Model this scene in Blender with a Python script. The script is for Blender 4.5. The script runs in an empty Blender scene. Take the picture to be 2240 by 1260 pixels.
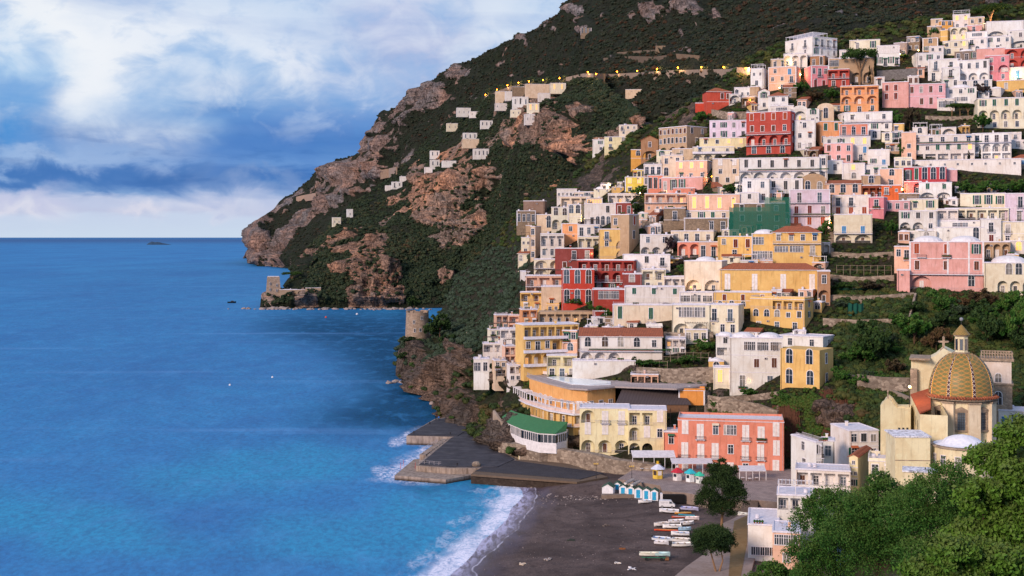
import bpy, math, random, re
import numpy as np
from mathutils import Vector, Matrix
F = 2704.0; HC = 70.0; HY = 519.0
SC = bpy.context.scene
COL = SC.collection
R = math.radians
rng = np.random.default_rng(7)
random.seed(5)

def at(px, py, Y):
    return Vector(((px - 1120) / F * Y, Y, HC - (py - HY) / F * Y))
def ground(px, py, z=0.0):
    return at(px, py, (HC - z) * F / (py - HY))
def lin(h):
    if isinstance(h, str):
        c = [int(h[i:i+2], 16) / 255 for i in (0, 2, 4)]
    else:
        c = list(h)
    return [x / 12.92 if x <= .04045 else ((x + .055) / 1.055) ** 2.4 for x in c]

# ---------- node helpers
class NT:
    def __init__(s, nt):
        s.nt = nt; s.n = nt.nodes; s.l = nt.links
    def new(s, t, **kw):
        nd = s.n.new(t)
        for k, v in kw.items():
            if k == 'i':
                for a, b in v.items(): s.put(nd.inputs[a], b)
            else: setattr(nd, k, v)
        return nd
    def put(s, sock, v):
        if isinstance(v, bpy.types.NodeSocket): s.l.new(v, sock)
        elif isinstance(v, bpy.types.Node): s.l.new(v.outputs[0], sock)
        else:
            if isinstance(v, (list, tuple)) and sock.type == 'RGBA' and len(v) == 3: v = list(v) + [1]
            sock.default_value = v
    def math(s, op, a, b=None, c=None, clamp=False):
        nd = s.n.new('ShaderNodeMath'); nd.operation = op; nd.use_clamp = clamp
        s.put(nd.inputs[0], a)
        if b is not None: s.put(nd.inputs[1], b)
        if c is not None: s.put(nd.inputs[2], c)
        return nd.outputs[0]
    def mix(s, f, a, b, mode='MIX'):
        nd = s.n.new('ShaderNodeMix'); nd.data_type = 'RGBA'; nd.blend_type = mode
        s.put(nd.inputs[0], f); s.put(nd.inputs[6], a); s.put(nd.inputs[7], b)
        return nd.outputs[2]
    def noise(s, vec, scale, detail=3, rough=.55, dist=0):
        nd = s.n.new('ShaderNodeTexNoise')
        if vec is not None: s.put(nd.inputs['Vector'], vec)
        nd.inputs['Scale'].default_value = scale; nd.inputs['Detail'].default_value = detail
        nd.inputs['Roughness'].default_value = rough; nd.inputs['Distortion'].default_value = dist
        return nd.outputs[0]
    def ramp(s, f, pts, interp='LINEAR'):
        nd = s.n.new('ShaderNodeValToRGB'); s.put(nd.inputs[0], f); e = nd.color_ramp.elements
        nd.color_ramp.interpolation = interp
        while len(e) > 1: e.remove(e[0])
        e[0].position = pts[0][0]; e[0].color = list(pts[0][1]) + [1]
        for p, c in pts[1:]:
            x = e.new(p); x.color = list(c) + [1]
        return nd.outputs[0]
    def mapr(s, f, a, b, c=0., d=1.):
        nd = s.n.new('ShaderNodeMapRange'); s.put(nd.inputs[0], f)
        for i, v in enumerate((a, b, c, d)): s.put(nd.inputs[i + 1], v)
        return nd.outputs[0]
    def vscale(s, vec, sc):
        nd = s.n.new('ShaderNodeVectorMath'); nd.operation = 'MULTIPLY'
        s.put(nd.inputs[0], vec); nd.inputs[1].default_value = sc
        return nd.outputs[0]
    def bump(s, h, strength=.3, dist=.1):
        nd = s.n.new('ShaderNodeBump'); nd.inputs['Strength'].default_value = strength
        nd.inputs['Distance'].default_value = dist; s.put(nd.inputs['Height'], h)
        return nd.outputs[0]
    def attr(s, name):
        nd = s.n.new('ShaderNodeAttribute'); nd.attribute_name = name
        return nd
def newmat(name):
    m = bpy.data.materials.new(name); m.use_nodes = True
    t = NT(m.node_tree); b = m.node_tree.nodes['Principled BSDF']
    b.inputs['Specular IOR Level'].default_value = .25
    return m, t, b
MATS = {}
def plain(name, col, rough=.7, metal=0, var=.0):
    if name in MATS: return MATS[name]
    m, t, b = newmat(name); c = lin(col)
    b.inputs['Roughness'].default_value = rough; b.inputs['Metallic'].default_value = metal
    g = t.new('ShaderNodeNewGeometry').outputs['Position']
    n = t.noise(g, 1.3, 4)
    t.put(b.inputs['Base Color'], t.mix(t.mapr(n, .35, .7), c, [x * (.78 - var) for x in c]))
    MATS[name] = m; return m
def wallmat(hexc):
    k = 'plaster_' + hexc
    if k in MATS: return MATS[k]
    m, t, b = newmat(k); c = [min(.82, x) for x in lin(hexc)]
    g = t.new('ShaderNodeNewGeometry').outputs['Position']
    big = t.noise(g, .22, 5, .6)
    st = t.noise(t.vscale(g, (1.4, 1.4, .16)), 1.0, 5, .65)
    fine = t.noise(g, 3.5, 3)
    pt = t.noise(g, .7, 2, .4, .3)
    c1 = t.mix(t.mapr(big, .38, .66, 0, .85), c, [c[0] * .84, c[1] * .77, c[2] * .7])
    c1 = t.mix(t.mapr(pt, .6, .63, 0, .3), c1, [min(.85, x * 1.1 + .05) for x in c])
    c1 = t.mix(t.mapr(pt, .36, .33, 0, .22), c1, [c[0] * .6, c[1] * .55, c[2] * .5])
    c2 = t.mix(t.mapr(st, .53, .72, 0, .7), c1, [c[0] * .55, c[1] * .5, c[2] * .47])
    c3 = t.mix(t.mapr(fine, .3, .7, 0, .16), c2, [x * .6 for x in c])
    oi = t.new('ShaderNodeObjectInfo').outputs['Random']; c3 = t.mix(1, c3, t.mix(oi, (.84, .82, .8), (1, 1, 1)), 'MULTIPLY')
    t.put(b.inputs['Base Color'], c3); b.inputs['Roughness'].default_value = .9
    t.put(b.inputs['Normal'], t.bump(fine, .25, .06))
    MATS[k] = m; return m
def stonemat(name, c1, c2, scale=1.6, mort=.5):
    if name in MATS: return MATS[name]
    m, t, b = newmat(name); a, d = lin(c1), lin(c2)
    g = t.new('ShaderNodeNewGeometry').outputs['Position']
    v = t.new('ShaderNodeTexVoronoi', i={'Vector': t.vscale(g, (1, 1, 1.5)), 'Scale': scale})
    v2 = t.new('ShaderNodeTexVoronoi', feature='DISTANCE_TO_EDGE', i={'Vector': t.vscale(g, (1, 1, 1.5)), 'Scale': scale})
    sep = t.new('ShaderNodeSeparateColor', i={0: v.outputs['Color']})
    big = t.noise(g, .3, 5, .65)
    cc = t.mix(sep.outputs[0], a, d)
    cc = t.mix(t.mapr(big, .4, .7, 0, .55), cc, [x * .45 for x in a])
    cc = t.mix(t.mapr(v2.outputs['Distance'], 0, .09, mort, 0), cc, [x * .35 for x in a])
    t.put(b.inputs['Base Color'], cc); b.inputs['Roughness'].default_value = .95
    t.put(b.inputs['Normal'], t.bump(v2.outputs['Distance'], .6, .2))
    MATS[name] = m; return m
def tilemat():
    if 'roof_tiles' in MATS: return MATS['roof_tiles']
    m, t, b = newmat('roof_tiles')
    g = t.new('ShaderNodeNewGeometry').outputs['Position']
    w = t.new('ShaderNodeTexWave', i={'Vector': g, 'Scale': .55, 'Distortion': 1.2, 'Detail': 1.0})
    w2 = t.new('ShaderNodeTexWave', bands_direction='Z', i={'Vector': g, 'Scale': .9, 'Distortion': .8})
    n = t.noise(g, .8, 4, .7)
    c = t.mix(t.mapr(n, .3, .7), lin('b0603f'), lin('7c4634'))
    c = t.mix(t.math('MULTIPLY', w.outputs['Fac'], .45), c, lin('57312a'))
    c = t.mix(t.math('MULTIPLY', w2.outputs['Fac'], .25), c, lin('d08a66'))
    t.put(b.inputs['Base Color'], c); b.inputs['Roughness'].default_value = .9
    t.put(b.inputs['Normal'], t.bump(w.outputs['Fac'], .6, .15))
    MATS['roof_tiles'] = m; return m
def glassmat():
    if 'dark_glass' in MATS: return MATS['dark_glass']
    m, t, b = newmat('dark_glass')
    g = t.new('ShaderNodeNewGeometry').outputs['Position']
    n = t.noise(g, .6, 1); oi = t.new('ShaderNodeObjectInfo').outputs['Random']
    cur = t.ramp(oi, [(0, lin('1d2530')), (.45, lin('2a2a2e')), (.6, lin('4a382c')), (.72, lin('53606c')), (.85, lin('8d857c')), (.95, lin('b5aca2'))], 'CONSTANT')
    t.put(b.inputs['Base Color'], t.mix(t.mapr(n, .35, .65, 0, .6), cur, lin('3a4450')))
    b.inputs['Roughness'].default_value = .12; b.inputs['Specular IOR Level'].default_value = .6
    MATS['dark_glass'] = m; return m
def emit(name, col, s):
    if name in MATS: return MATS[name]
    m, t, b = newmat(name)
    t.put(b.inputs['Base Color'], lin(col)); t.put(b.inputs['Emission Color'], lin(col)); b.inputs['Emission Strength'].default_value = s
    MATS[name] = m; return m

# ---------- mesh builder
class MB:
    def __init__(s): s.v = []; s.f = []; s.m = []; s.mats = []
    def mi(s, mat):
        if mat not in s.mats: s.mats.append(mat)
        return s.mats.index(mat)
    def add(s, vs, fs, mat):
        k = len(s.v); s.v += [tuple(x) for x in vs]; i = s.mi(mat)
        for f in fs: s.f.append([a + k for a in f]); s.m.append(i)
    def box(s, x0, x1, y0, y1, z0, z1, mat, M=None):
        vs = [Vector((x, y, z)) for z in (z0, z1) for x, y in ((x0, y0), (x1, y0), (x1, y1), (x0, y1))]
        if M is not None: vs = [M @ v for v in vs]
        s.add(vs, [(3, 2, 1, 0), (4, 5, 6, 7), (0, 1, 5, 4), (1, 2, 6, 5), (2, 3, 7, 6), (3, 0, 4, 7)], mat)
    def prism(s, pts, z0, z1, mat, M=None):   # pts counter-clockwise in xy
        n = len(pts)
        vs = [Vector((p[0], p[1], z0)) for p in pts] + [Vector((p[0], p[1], z1)) for p in pts]
        if M is not None: vs = [M @ v for v in vs]
        s.add(vs, [tuple(range(n - 1, -1, -1)), tuple(range(n, 2 * n))] + [(i, (i + 1) % n, n + (i + 1) % n, n + i) for i in range(n)], mat)
    def wallpoly(s, pts, y0, y1, mat):   # pts (x,z) ccw seen from the front (-y)
        n = len(pts)
        vs = [(p[0], y0, p[1]) for p in pts] + [(p[0], y1, p[1]) for p in pts]
        s.add(vs, [tuple(range(n)), tuple(range(2 * n - 1, n - 1, -1))] + [(i, n + i, n + (i + 1) % n, (i + 1) % n) for i in range(n)], mat)
    def rev(s, prof, n, mat, c=(0, 0), a0=0., a1=2 * math.pi, cap=False):   # prof: (r,z)
        full = abs(a1 - a0 - 2 * math.pi) < 1e-6
        m = n if full else n + 1; vs = []
        for r, z in prof:
            for i in range(m):
                a = a0 + (a1 - a0) * i / n
                vs.append((c[0] + r * math.cos(a), c[1] + r * math.sin(a), z))
        fs = []
        for j in range(len(prof) - 1):
            for i in range(n):
                i2 = (i + 1) % m
                fs.append((j * m + i, j * m + i2, (j + 1) * m + i2, (j + 1) * m + i))
        if cap: fs += [tuple(range(m - 1, -1, -1)), tuple(range((len(prof) - 1) * m, len(prof) * m))]
        s.add(vs, fs, mat)
    def tube(s, p0, p1, r0, r1, mat, n=6):
        p0, p1 = Vector(p0), Vector(p1); d = (p1 - p0)
        if d.length < 1e-6: return
        q = d.to_track_quat('Z', 'Y'); vs = []
        for p, r in ((p0, r0), (p1, r1)):
            for i in range(n):
                a = 2 * math.pi * i / n
                vs.append(p + q @ Vector((r * math.cos(a), r * math.sin(a), 0)))
        s.add(vs, [(i, (i + 1) % n, n + (i + 1) % n, n + i) for i in range(n)] + [tuple(range(n - 1, -1, -1)), tuple(range(n, 2 * n))], mat)
    def mesh(s, name, smooth=False):
        me = bpy.data.meshes.new(name); me.from_pydata(s.v, [], s.f)
        for m in s.mats: me.materials.append(m)
        me.polygons.foreach_set('material_index', s.m)
        if smooth: me.polygons.foreach_set('use_smooth', [True] * len(s.f))
        me.update(); return me
    def build(s, name, parent=None, smooth=False, loc=None, **tg):
        return link(name, s.mesh(name, smooth), parent, loc, **tg)
def link(name, me, parent=None, loc=None, **tg):
    o = bpy.data.objects.new(name, me); COL.objects.link(o)
    if parent is not None: o.parent = parent
    if loc is not None: o.location = loc
    tag(o, **tg); return o
def tag(o, label=None, cat=None, group=None, kind=None):
    if label: o['label'] = label
    if cat: o['category'] = cat
    if group: o['group'] = group
    if kind: o['kind'] = kind
    return o
def root(name, loc, rz=0., **tg):
    o = link(name, None, None, loc, **tg); o.rotation_euler = (0, 0, rz); return o
def copy_tree(o, parent=None):
    c = o.copy(); COL.objects.link(c)
    if parent is not None: c.parent = parent
    for ch in [x for x in bpy.data.objects if x.parent == o]: copy_tree(ch, c)
    return c

# ---------- numpy noise
def _h(ix, iy, iz):
    n = (ix * 374761393 + iy * 668265263 + iz * 2147483647 * 3 + 1013904223) & 0xffffffff
    n = ((n ^ (n >> 13)) * 1274126177) & 0xffffffff
    n = (n ^ (n >> 16)) & 0xffffffff
    return n / 4294967295.0
def vnoise(p):
    i = np.floor(p).astype(np.int64); f = p - i; f = f * f * (3 - 2 * f); r = 0
    for dx in (0, 1):
        for dy in (0, 1):
            for dz in (0, 1):
                w = (f[..., 0] if dx else 1 - f[..., 0]) * (f[..., 1] if dy else 1 - f[..., 1]) * (f[..., 2] if dz else 1 - f[..., 2])
                r = r + w * _h(i[..., 0] + dx, i[..., 1] + dy, i[..., 2] + dz)
    return r * 2 - 1
def fbm(p, oct=5, ridged=False, gain=.5):
    a = 1.; s = 0.; t = 0.
    for k in range(oct):
        n = vnoise(p * 2 ** k + 17.3 * k)
        if ridged: n = 1 - 2 * np.abs(n)
        s = s + a * n; t += a; a *= gain
    return s / t
def npmesh(name, V, Fq, mats, smooth=True, attrs=None, midx=None):
    me = bpy.data.meshes.new(name); V = np.asarray(V, dtype=np.float32).reshape(-1, 3); Fq = np.asarray(Fq, dtype=np.int32)
    k = Fq.shape[1]
    me.vertices.add(len(V)); me.vertices.foreach_set('co', V.ravel())
    me.loops.add(Fq.size); me.loops.foreach_set('vertex_index', Fq.ravel())
    me.polygons.add(len(Fq)); me.polygons.foreach_set('loop_start', np.arange(len(Fq), dtype=np.int32) * k)
    me.polygons.foreach_set('loop_total', np.full(len(Fq), k, dtype=np.int32))
    me.polygons.foreach_set('use_smooth', np.full(len(Fq), smooth))
    for m in mats: me.materials.append(m)
    if midx is not None: me.polygons.foreach_set('material_index', np.asarray(midx, dtype=np.int32))
    me.update(calc_edges=True)
    for a, v in (attrs or {}).items():
        at_ = me.attributes.new(a, 'FLOAT', 'POINT'); at_.data.foreach_set('value', np.asarray(v, dtype=np.float32).ravel())
    return me
# ---------- terrain layers: every column is a compass bearing, every knot a distance and the height seen there
class Layer:
    def __init__(s, cols, sil=None):
        s.px = np.array([c[0] for c in cols], float)
        K = max(len(c[1]) for c in cols)
        s.py = np.array([[k[0] for k in c[1]] for c in cols], float)
        s.Y = np.array([[k[1] for k in c[1]] for c in cols], float)
        s.sil = sil
    def column(s, px):
        px = np.atleast_1d(np.asarray(px, float))
        py = np.stack([np.interp(px, s.px, s.py[:, k]) for k in range(s.py.shape[1])], 1)
        Y = np.stack([np.interp(px, s.px, s.Y[:, k]) for k in range(s.Y.shape[1])], 1)
        if s.sil:
            py[:, -1] = np.interp(px, [a for a, b in s.sil], [b for a, b in s.sil])
        return py, Y
    def depth(s, px, py):
        a, b = s.column(px)
        return float(np.interp(-py, -a[0], b[0]))
    def grid(s, x0, x1, nx, nt):
        px = np.linspace(x0, x1, nx); py, Y = s.column(px); K = py.shape[1]
        t = np.linspace(0, K - 1, nt)
        PY = np.stack([np.interp(t, np.arange(K), py[i]) for i in range(nx)])
        YY = np.stack([np.interp(t, np.arange(K), Y[i]) for i in range(nx)])
        PX = np.repeat(px[:, None], nt, 1)
        return PX, PY, YY
def to3(PX, PY, YY):
    return np.stack([(PX - 1120) / F * YY, YY, HC - (PY - HY) / F * YY], -1)
def gridfaces(nx, nt):
    i = np.arange(nx - 1)[:, None] * nt + np.arange(nt - 1)[None, :]
    return np.stack([i, i + nt, i + nt + 1, i + 1], -1).reshape(-1, 4)
def gnormals(P):
    du = np.gradient(P, axis=0); dv = np.gradient(P, axis=1)
    n = np.cross(du, dv); n /= np.linalg.norm(n, axis=-1, keepdims=True) + 1e-9
    n[n[..., 2] < 0] *= -1
    return n
def smooth1(Y, k):
    if k < 1: return Y
    ker = np.ones(2 * k + 1) / (2 * k + 1)
    P = np.pad(Y, ((k, k), (0, 0)), mode='edge')
    return np.stack([np.convolve(P[:, j], ker, 'valid') for j in range(Y.shape[1])], 1)
def blobs(PX, PY, lst, warp=12, seed=0., rocky=False):
    q = np.stack([PX / 34 + seed, PY / 34, PX * 0 + seed], -1)
    wx = fbm(q, 5, gain=.62) * warp * 2.4; wy = fbm(q + 31.7, 5, gain=.62) * warp * 2.4
    m = np.zeros_like(PX)
    for b in lst:
        cx, cy, rx, ry = b[:4]; a = R(b[4]) if len(b) > 4 else 0
        dx = PX + wx - cx; dy = PY + wy - cy
        u = dx * math.cos(a) + dy * math.sin(a); v = -dx * math.sin(a) + dy * math.cos(a)
        m = np.maximum(m, np.clip(1.6 - 1.6 * ((u / rx) ** 2 + (v / ry) ** 2), 0, 1))
    if not rocky: return m
    u = PX * .94 - PY * .34; v = PX * .34 + PY * .94
    led = fbm(np.stack([u / 46 + seed, v / 11, PX * 0 + 3], -1), 4, gain=.6); ver = fbm(np.stack([PX / 9 + seed, PY / 40, PX * 0 + 9], -1), 4, gain=.6)
    return np.clip((m * 1.05 + led * 1.0 + ver * .55 - .36) * 3.2, 0, 1)

SIL_M = [(534, 565), (537, 552), (542, 544), (550, 541), (554, 520), (556, 486), (566, 478), (580, 470), (600, 456), (612, 440), (622, 432), (640, 424), (650, 415), (668, 400), (680, 393), (690, 380), (704, 372), (722, 358), (742, 349), (760, 346), (778, 342), (798, 332), (803, 312), (808, 290), (817, 268), (822, 252), (834, 239), (846, 242), (858, 236), (872, 229), (884, 222), (890, 208), (900, 201), (918, 192), (928, 187), (936, 192), (946, 178), (956, 172), (964, 160), (975, 160), (985, 148), (1000, 141), (1015, 138), (1034, 131), (1050, 122), (1075, 108), (1100, 92), (1118, 83), (1128, 76), (1150, 73), (1172, 60), (1190, 46), (1205, 36), (1226, 31), (1229, 12), (1243, 2), (1262, -20), (1300, -60), (1500, -150), (1800, -200), (2400, -260)]
LM = Layer([
 (530, [(568, 3960), (567.5, 3970), (567, 3980), (566.5, 3990), (566, 4000)]),
 (538, [(564, 4220), (561, 4225), (558, 4230), (554, 4240), (548, 4250)]),
 (551, [(566, 4080), (560, 4085), (554, 4090), (548, 4100), (542, 4120)]),
 (555, [(583, 2990), (560, 3010), (530, 3030), (505, 3060), (488, 3120)]),
 (600, [(584, 2930), (550, 2990), (520, 3040), (490, 3110), (455, 3250)]),
 (650, [(590, 2680), (540, 2880), (500, 3000), (460, 3120), (415, 3350)]),
 (700, [(600, 2480), (540, 2750), (490, 2900), (440, 3050), (377, 3350)]),
 (800, [(600, 2400), (530, 2550), (470, 2700), (400, 2850), (330, 3100)]),
 (835, [(600, 2350), (520, 2450), (440, 2560), (350, 2680), (240, 2800)]),
 (893, [(600, 2250), (510, 2350), (430, 2450), (320, 2580), (205, 2720)]),
 (1000, [(600, 2100), (500, 2200), (400, 2300), (280, 2420), (140, 2600)]),
 (1100, [(600, 1850), (450, 1950), (350, 2080), (230, 2230), (85, 2450)]),
 (1240, [(600, 1500), (450, 1550), (320, 1650), (170, 1850), (0, 2200)]),
 (1300, [(600, 1150), (400, 1230), (290, 1320), (160, 1500), (-50, 2150)]),
 (1500, [(600, 900), (350, 1000), (240, 1100), (150, 1250), (-150, 2000)]),
 (1800, [(600, 850), (300, 900), (170, 950), (80, 1050), (-200, 1800)]),
 (2420, [(600, 850), (250, 870), (100, 900), (30, 1000), (-250, 1700)])], SIL_M)
LB = Layer([
 (568, [(676, 1218), (676, 1219), (676, 1220), (676, 1221), (676, 1222)]),
 (573, [(674, 1224), (668, 1227), (662, 1230), (657, 1234), (654, 1240)]),
 (582, [(673, 1226), (660, 1228), (652, 1232), (645, 1236), (641, 1250)]),
 (600, [(675, 1220), (658, 1225), (648, 1232), (643, 1244), (640, 1270)]),
 (640, [(675, 1220), (655, 1228), (640, 1240), (636, 1260), (632, 1300)]),
 (655, [(675, 1220), (648, 1230), (625, 1255), (610, 1290), (600, 1340)]),
 (668, [(675, 1220), (645, 1235), (615, 1270), (585, 1320), (560, 1390)]),
 (700, [(675, 1220), (640, 1240), (600, 1300), (560, 1380), (515, 1480)]),
 (760, [(675, 1220), (640, 1235), (590, 1270), (530, 1370), (452, 1600)]),
 (850, [(675, 1220), (640, 1233), (570, 1275), (480, 1420), (392, 1750)]),
 (900, [(675, 1220), (630, 1240), (540, 1310), (450, 1430), (342, 1820)]),
 (1000, [(672, 1225), (600, 1260), (500, 1330), (400, 1420), (252, 1880)]),
 (1080, [(670, 1230), (590, 1260), (490, 1310), (380, 1390), (190, 1700)]),
 (1160, [(670, 1130), (570, 1150), (450, 1190), (340, 1250), (172, 1500)]),
 (1300, [(650, 950), (520, 980), (400, 1010), (330, 1050), (165, 1300)]),
 (1420, [(650, 930), (500, 950), (380, 960), (300, 975), (262, 1010)])])
TOWN = Layer([
 (864, [(836, 617), (833, 620), (832, 624), (831, 628), (830, 632), (829, 636), (828, 640), (827, 650)]),
 (872, [(834, 618), (828, 621), (810, 624), (792, 628), (778, 634), (770, 640), (764, 648), (758, 660)]),
 (882, [(834, 618), (830, 621), (800, 624), (775, 628), (758, 634), (748, 640), (742, 648), (736, 660)]),
 (940, [(856, 565), (850, 575), (820, 585), (790, 595), (765, 610), (745, 640), (738, 650), (733, 690)]),
 (980, [(892, 510), (885, 520), (850, 530), (815, 545), (780, 566), (740, 612), (700, 690), (650, 800)]),
 (1000, [(944, 448), (935, 458), (880, 474), (830, 505), (790, 540), (745, 595), (690, 690), (600, 850)]),
 (1060, [(994, 400), (985, 406), (935, 418), (880, 442), (820, 475), (760, 520), (680, 630), (555, 850)]),
 (1110, [(1020, 382), (1010, 387), (960, 396), (890, 416), (820, 442), (740, 486), (640, 590), (490, 850)]),
 (1160, [(1040, 366), (1032, 370), (975, 384), (900, 402), (820, 425), (720, 465), (590, 540), (430, 740)]),
 (1250, [(1052, 358), (1044, 362), (985, 380), (900, 396), (820, 417), (710, 455), (570, 520), (398, 680)]),
 (1290, [(1056, 356), (1048, 358), (988, 377), (900, 394), (805, 417), (690, 457), (545, 520), (335, 740)]),
 (1400, [(1060, 353), (1052, 356), (1000, 366), (900, 385), (790, 415), (660, 455), (500, 515), (285, 680)]),
 (1540, [(1060, 353), (1052, 356), (1005, 362), (890, 385), (780, 412), (640, 452), (460, 515), (212, 660)]),
 (1640, [(1060, 353), (1052, 356), (1010, 360), (870, 385), (760, 412), (610, 455), (400, 530), (128, 680)]),
 (1720, [(1068, 346), (1055, 351), (1008, 359), (856, 368), (740, 415), (600, 455), (380, 535), (92, 680)]),
 (1840, [(1200, 262), (1090, 318), (985, 350), (846, 364), (740, 408), (590, 455), (370, 535), (78, 680)]),
 (1950, [(1230, 250), (1090, 305), (1000, 328), (860, 365), (740, 400), (590, 450), (350, 540), (52, 690)]),
 (2240, [(1250, 230), (1110, 285), (1000, 308), (880, 345), (740, 390), (590, 440), (330, 540), (12, 690)]),
 (2420, [(1250, 230), (1110, 285), (1000, 308), (880, 345), (740, 390), (590, 440), (330, 540), (-20, 690)])])
def DY(px, py): return TOWN.depth(px, py)

# cliff patches (centre and size seen) of bare rock
ROCK_M = [(575, 545, 28, 50, 10), (612, 560, 30, 30), (600, 580, 30, 12), (640, 520, 26, 60, 20), (672, 475, 40, 18, -30), (725, 450, 45, 22, -30), (765, 375, 38, 26), (812, 320, 18, 60), (860, 330, 45, 26), (905, 240, 28, 45), (950, 220, 45, 38, -25), (840, 290, 25, 20), (1010, 160, 40, 18, -30), (1085, 118, 25, 10, -30), (1440, 35, 32, 22), (1510, 25, 38, 28), (1262, 15, 26, 16), (1295, 45, 10, 14), (820, 375, 40, 25), (740, 385, 50, 10, -20), (700, 420, 20, 12), (1130, 90, 20, 8, -20), (1440, 100, 12, 16), (1320, 5, 12, 10), (2170, 10, 22, 12), (1490, 128, 60, 5), (780, 420, 30, 15), (556, 520, 14, 60), (540, 554, 12, 12)]
ROCK_B = [(985, 430, 100, 48, -18), (1055, 390, 45, 30), (940, 480, 50, 30), (1020, 500, 60, 40, -10), (1010, 470, 90, 50, -15), (800, 555, 62, 45), (830, 600, 60, 50), (1205, 260, 60, 62, -30), (1180, 300, 70, 38), (1255, 300, 48, 48), (760, 660, 190, 16), (600, 660, 40, 16), (960, 610, 60, 22, -25), (860, 645, 60, 22), (780, 610, 40, 60), (1450, 280, 60, 40), (1400, 300, 50, 30), (930, 400, 30, 18), (1330, 300, 30, 24), (745, 560, 12, 25), (700, 650, 100, 10), (1300, 255, 24, 20)]
ROCK_T = [(910, 790, 55, 55), (960, 840, 60, 60), (1010, 900, 55, 60), (1060, 940, 60, 50), (1110, 830, 40, 28), (1130, 950, 50, 50), (1325, 375, 52, 36), (1480, 250, 60, 30), (1200, 990, 90, 24), (1020, 800, 60, 50), (1830, 900, 60, 50), (1290, 400, 30, 16), (1580, 870, 10, 8), (1260, 960, 40, 30), (1400, 830, 60, 20)]

def rockmat(name, warm, grey, soil, scale=1.0, green='2a3226'):
    m, t, b = newmat(name)
    g = t.new('ShaderNodeNewGeometry'); p = g.outputs['Position']
    a = t.attr('rock').outputs['Fac']
    n1 = t.noise(p, .018 * scale, 5, .62, .6)
    st = t.noise(t.vscale(p, (.11 * scale, .11 * scale, .018 * scale)), 1, 5, .65, .8)
    fine = t.noise(p, .22 * scale, 5, .7)
    bed = t.noise(t.vscale(p, (.02 * scale, .02 * scale, .2 * scale)), 1, 4, .6, 1.5)
    n0 = t.noise(p, .006 * scale, 4, .6, .4)
    c = t.mix(t.mapr(n1, .38, .6), lin(warm), lin(grey)); c = t.mix(t.mapr(n0, .42, .6, 0, .65), c, [x * .55 for x in lin(grey)])
    c = t.mix(t.mapr(st, .48, .7, 0, .6), c, [x * .33 for x in lin(grey)])
    c = t.mix(t.mapr(bed, .55, .7, 0, .45), c, [min(1, x * 1.35) for x in lin(warm)])
    c = t.mix(t.mapr(fine, .5, .72, 0, .8), c, lin('2c2620'))
    ck = t.noise(t.vscale(p, (.2 * scale, .2 * scale, .05 * scale)), 1, 4, .55, 1.2); ck2 = t.noise(t.vscale(p, (.05 * scale, .05 * scale, .16 * scale)), 1, 4, .55, 1.6)
    crack = t.math('MAXIMUM', t.mapr(t.math('ABSOLUTE', t.math('SUBTRACT', ck, .5)), 0, .03, 1, 0), t.mapr(t.math('ABSOLUTE', t.math('SUBTRACT', ck2, .52)), 0, .018, .8, 0))
    c = t.mix(t.math('MULTIPLY', crack, .75), c, lin('251d1a'))
    veg = t.mix(t.mapr(t.noise(p, .07 * scale, 5, .7), .4, .62), lin(green), lin(soil))
    thr = t.math('ADD', a, t.math('MULTIPLY', t.math('SUBTRACT', fine, .5), .9))
    c = t.mix(t.mapr(thr, .4, .56), veg, c)
    t.put(b.inputs['Base Color'], c); b.inputs['Roughness'].default_value = 1.0; b.inputs['Specular IOR Level'].default_value = .1
    h = t.math('SUBTRACT', t.math('ADD', t.math('MULTIPLY', st, 1.6), t.math('ADD', fine, t.math('MULTIPLY', bed, .8))), t.math('MULTIPLY', crack, .35))
    t.put(b.inputs['Normal'], t.bump(h, .9, 3.2 / scale))
    return m

def terrain(name, layer, x0, x1, nx, nt, rocks, mat, big, small, seed, flat=None, town=False):
    PX, PY, YY = layer.grid(x0, x1, nx, nt)
    YY = smooth1(YY, 3)
    P = to3(PX, PY, YY)
    rock = blobs(PX, PY, rocks, 12, seed, True)
    N = gnormals(P)
    Hn = N.copy(); Hn[..., 2] *= .4
    ax = (PX - 1120) / F
    q = P / big[1] + seed
    amp = big[0] * (fbm(q, 4))
    rg = fbm(P * np.array([1, 1, .3]) / small[1] + seed * 3, 6, True, .6)
    rg = rg + .5 * fbm(P * np.array([.5, .5, 1.6]) / small[1] + seed * 7, 5, True, .6) * rock
    rsm = smooth1(smooth1(rock, 4).T, 4).T
    amp = amp + small[0] * rg * (.55 + .9 * rsm)
    # stepped ledges where the rock is bare
    zz = P[..., 2] + 6 * fbm(P / 30 + 5, 3)
    amp = amp + rsm * small[0] * .35 * (np.abs(((zz / (small[1] * .8)) % 1) - .5) * 4 - 1)
    edge = np.clip(np.minimum(PX - x0, 60) / 60, 0, 1)
    fade = np.clip((PY[:, :1] * 0 + 1), 0, 1) * edge
    tt = np.linspace(0, 1, nt)[None, :]
    if town: fade = fade * np.where(PX > 1150, .1 + .6 * rsm, np.where(PY > 740, .9, .4))
    if not town:
        nz = fbm(P * np.array([1, 1, .5]) / (small[1] * 2.2) + 40, 5, True, .6); xl = np.clip((1250 - PX) / 250, .3, 1)
        rock = np.maximum(rock, np.clip((nz - (.5 if name == 'cliff' else .57)) * 6, 0, .95) * xl)
    rgs = fbm(P * np.array([1, 1, .22]) / small[1] + seed * 3, 3, True, .5); rock = rock * np.clip((rgs + .04) * 5, .15, 1)
    fade = fade * np.clip((tt) * 12, .25, 1) * np.clip(1 - (tt - .9) / .1 * .65, .35, 1)
    P = P + Hn * (amp * fade)[..., None]
    me = npmesh(name, P, gridfaces(nx, nt), [mat], True, {'rock': rock})
    o = link(name, me, kind='structure')
    return o, PX, PY, P, rock

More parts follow.
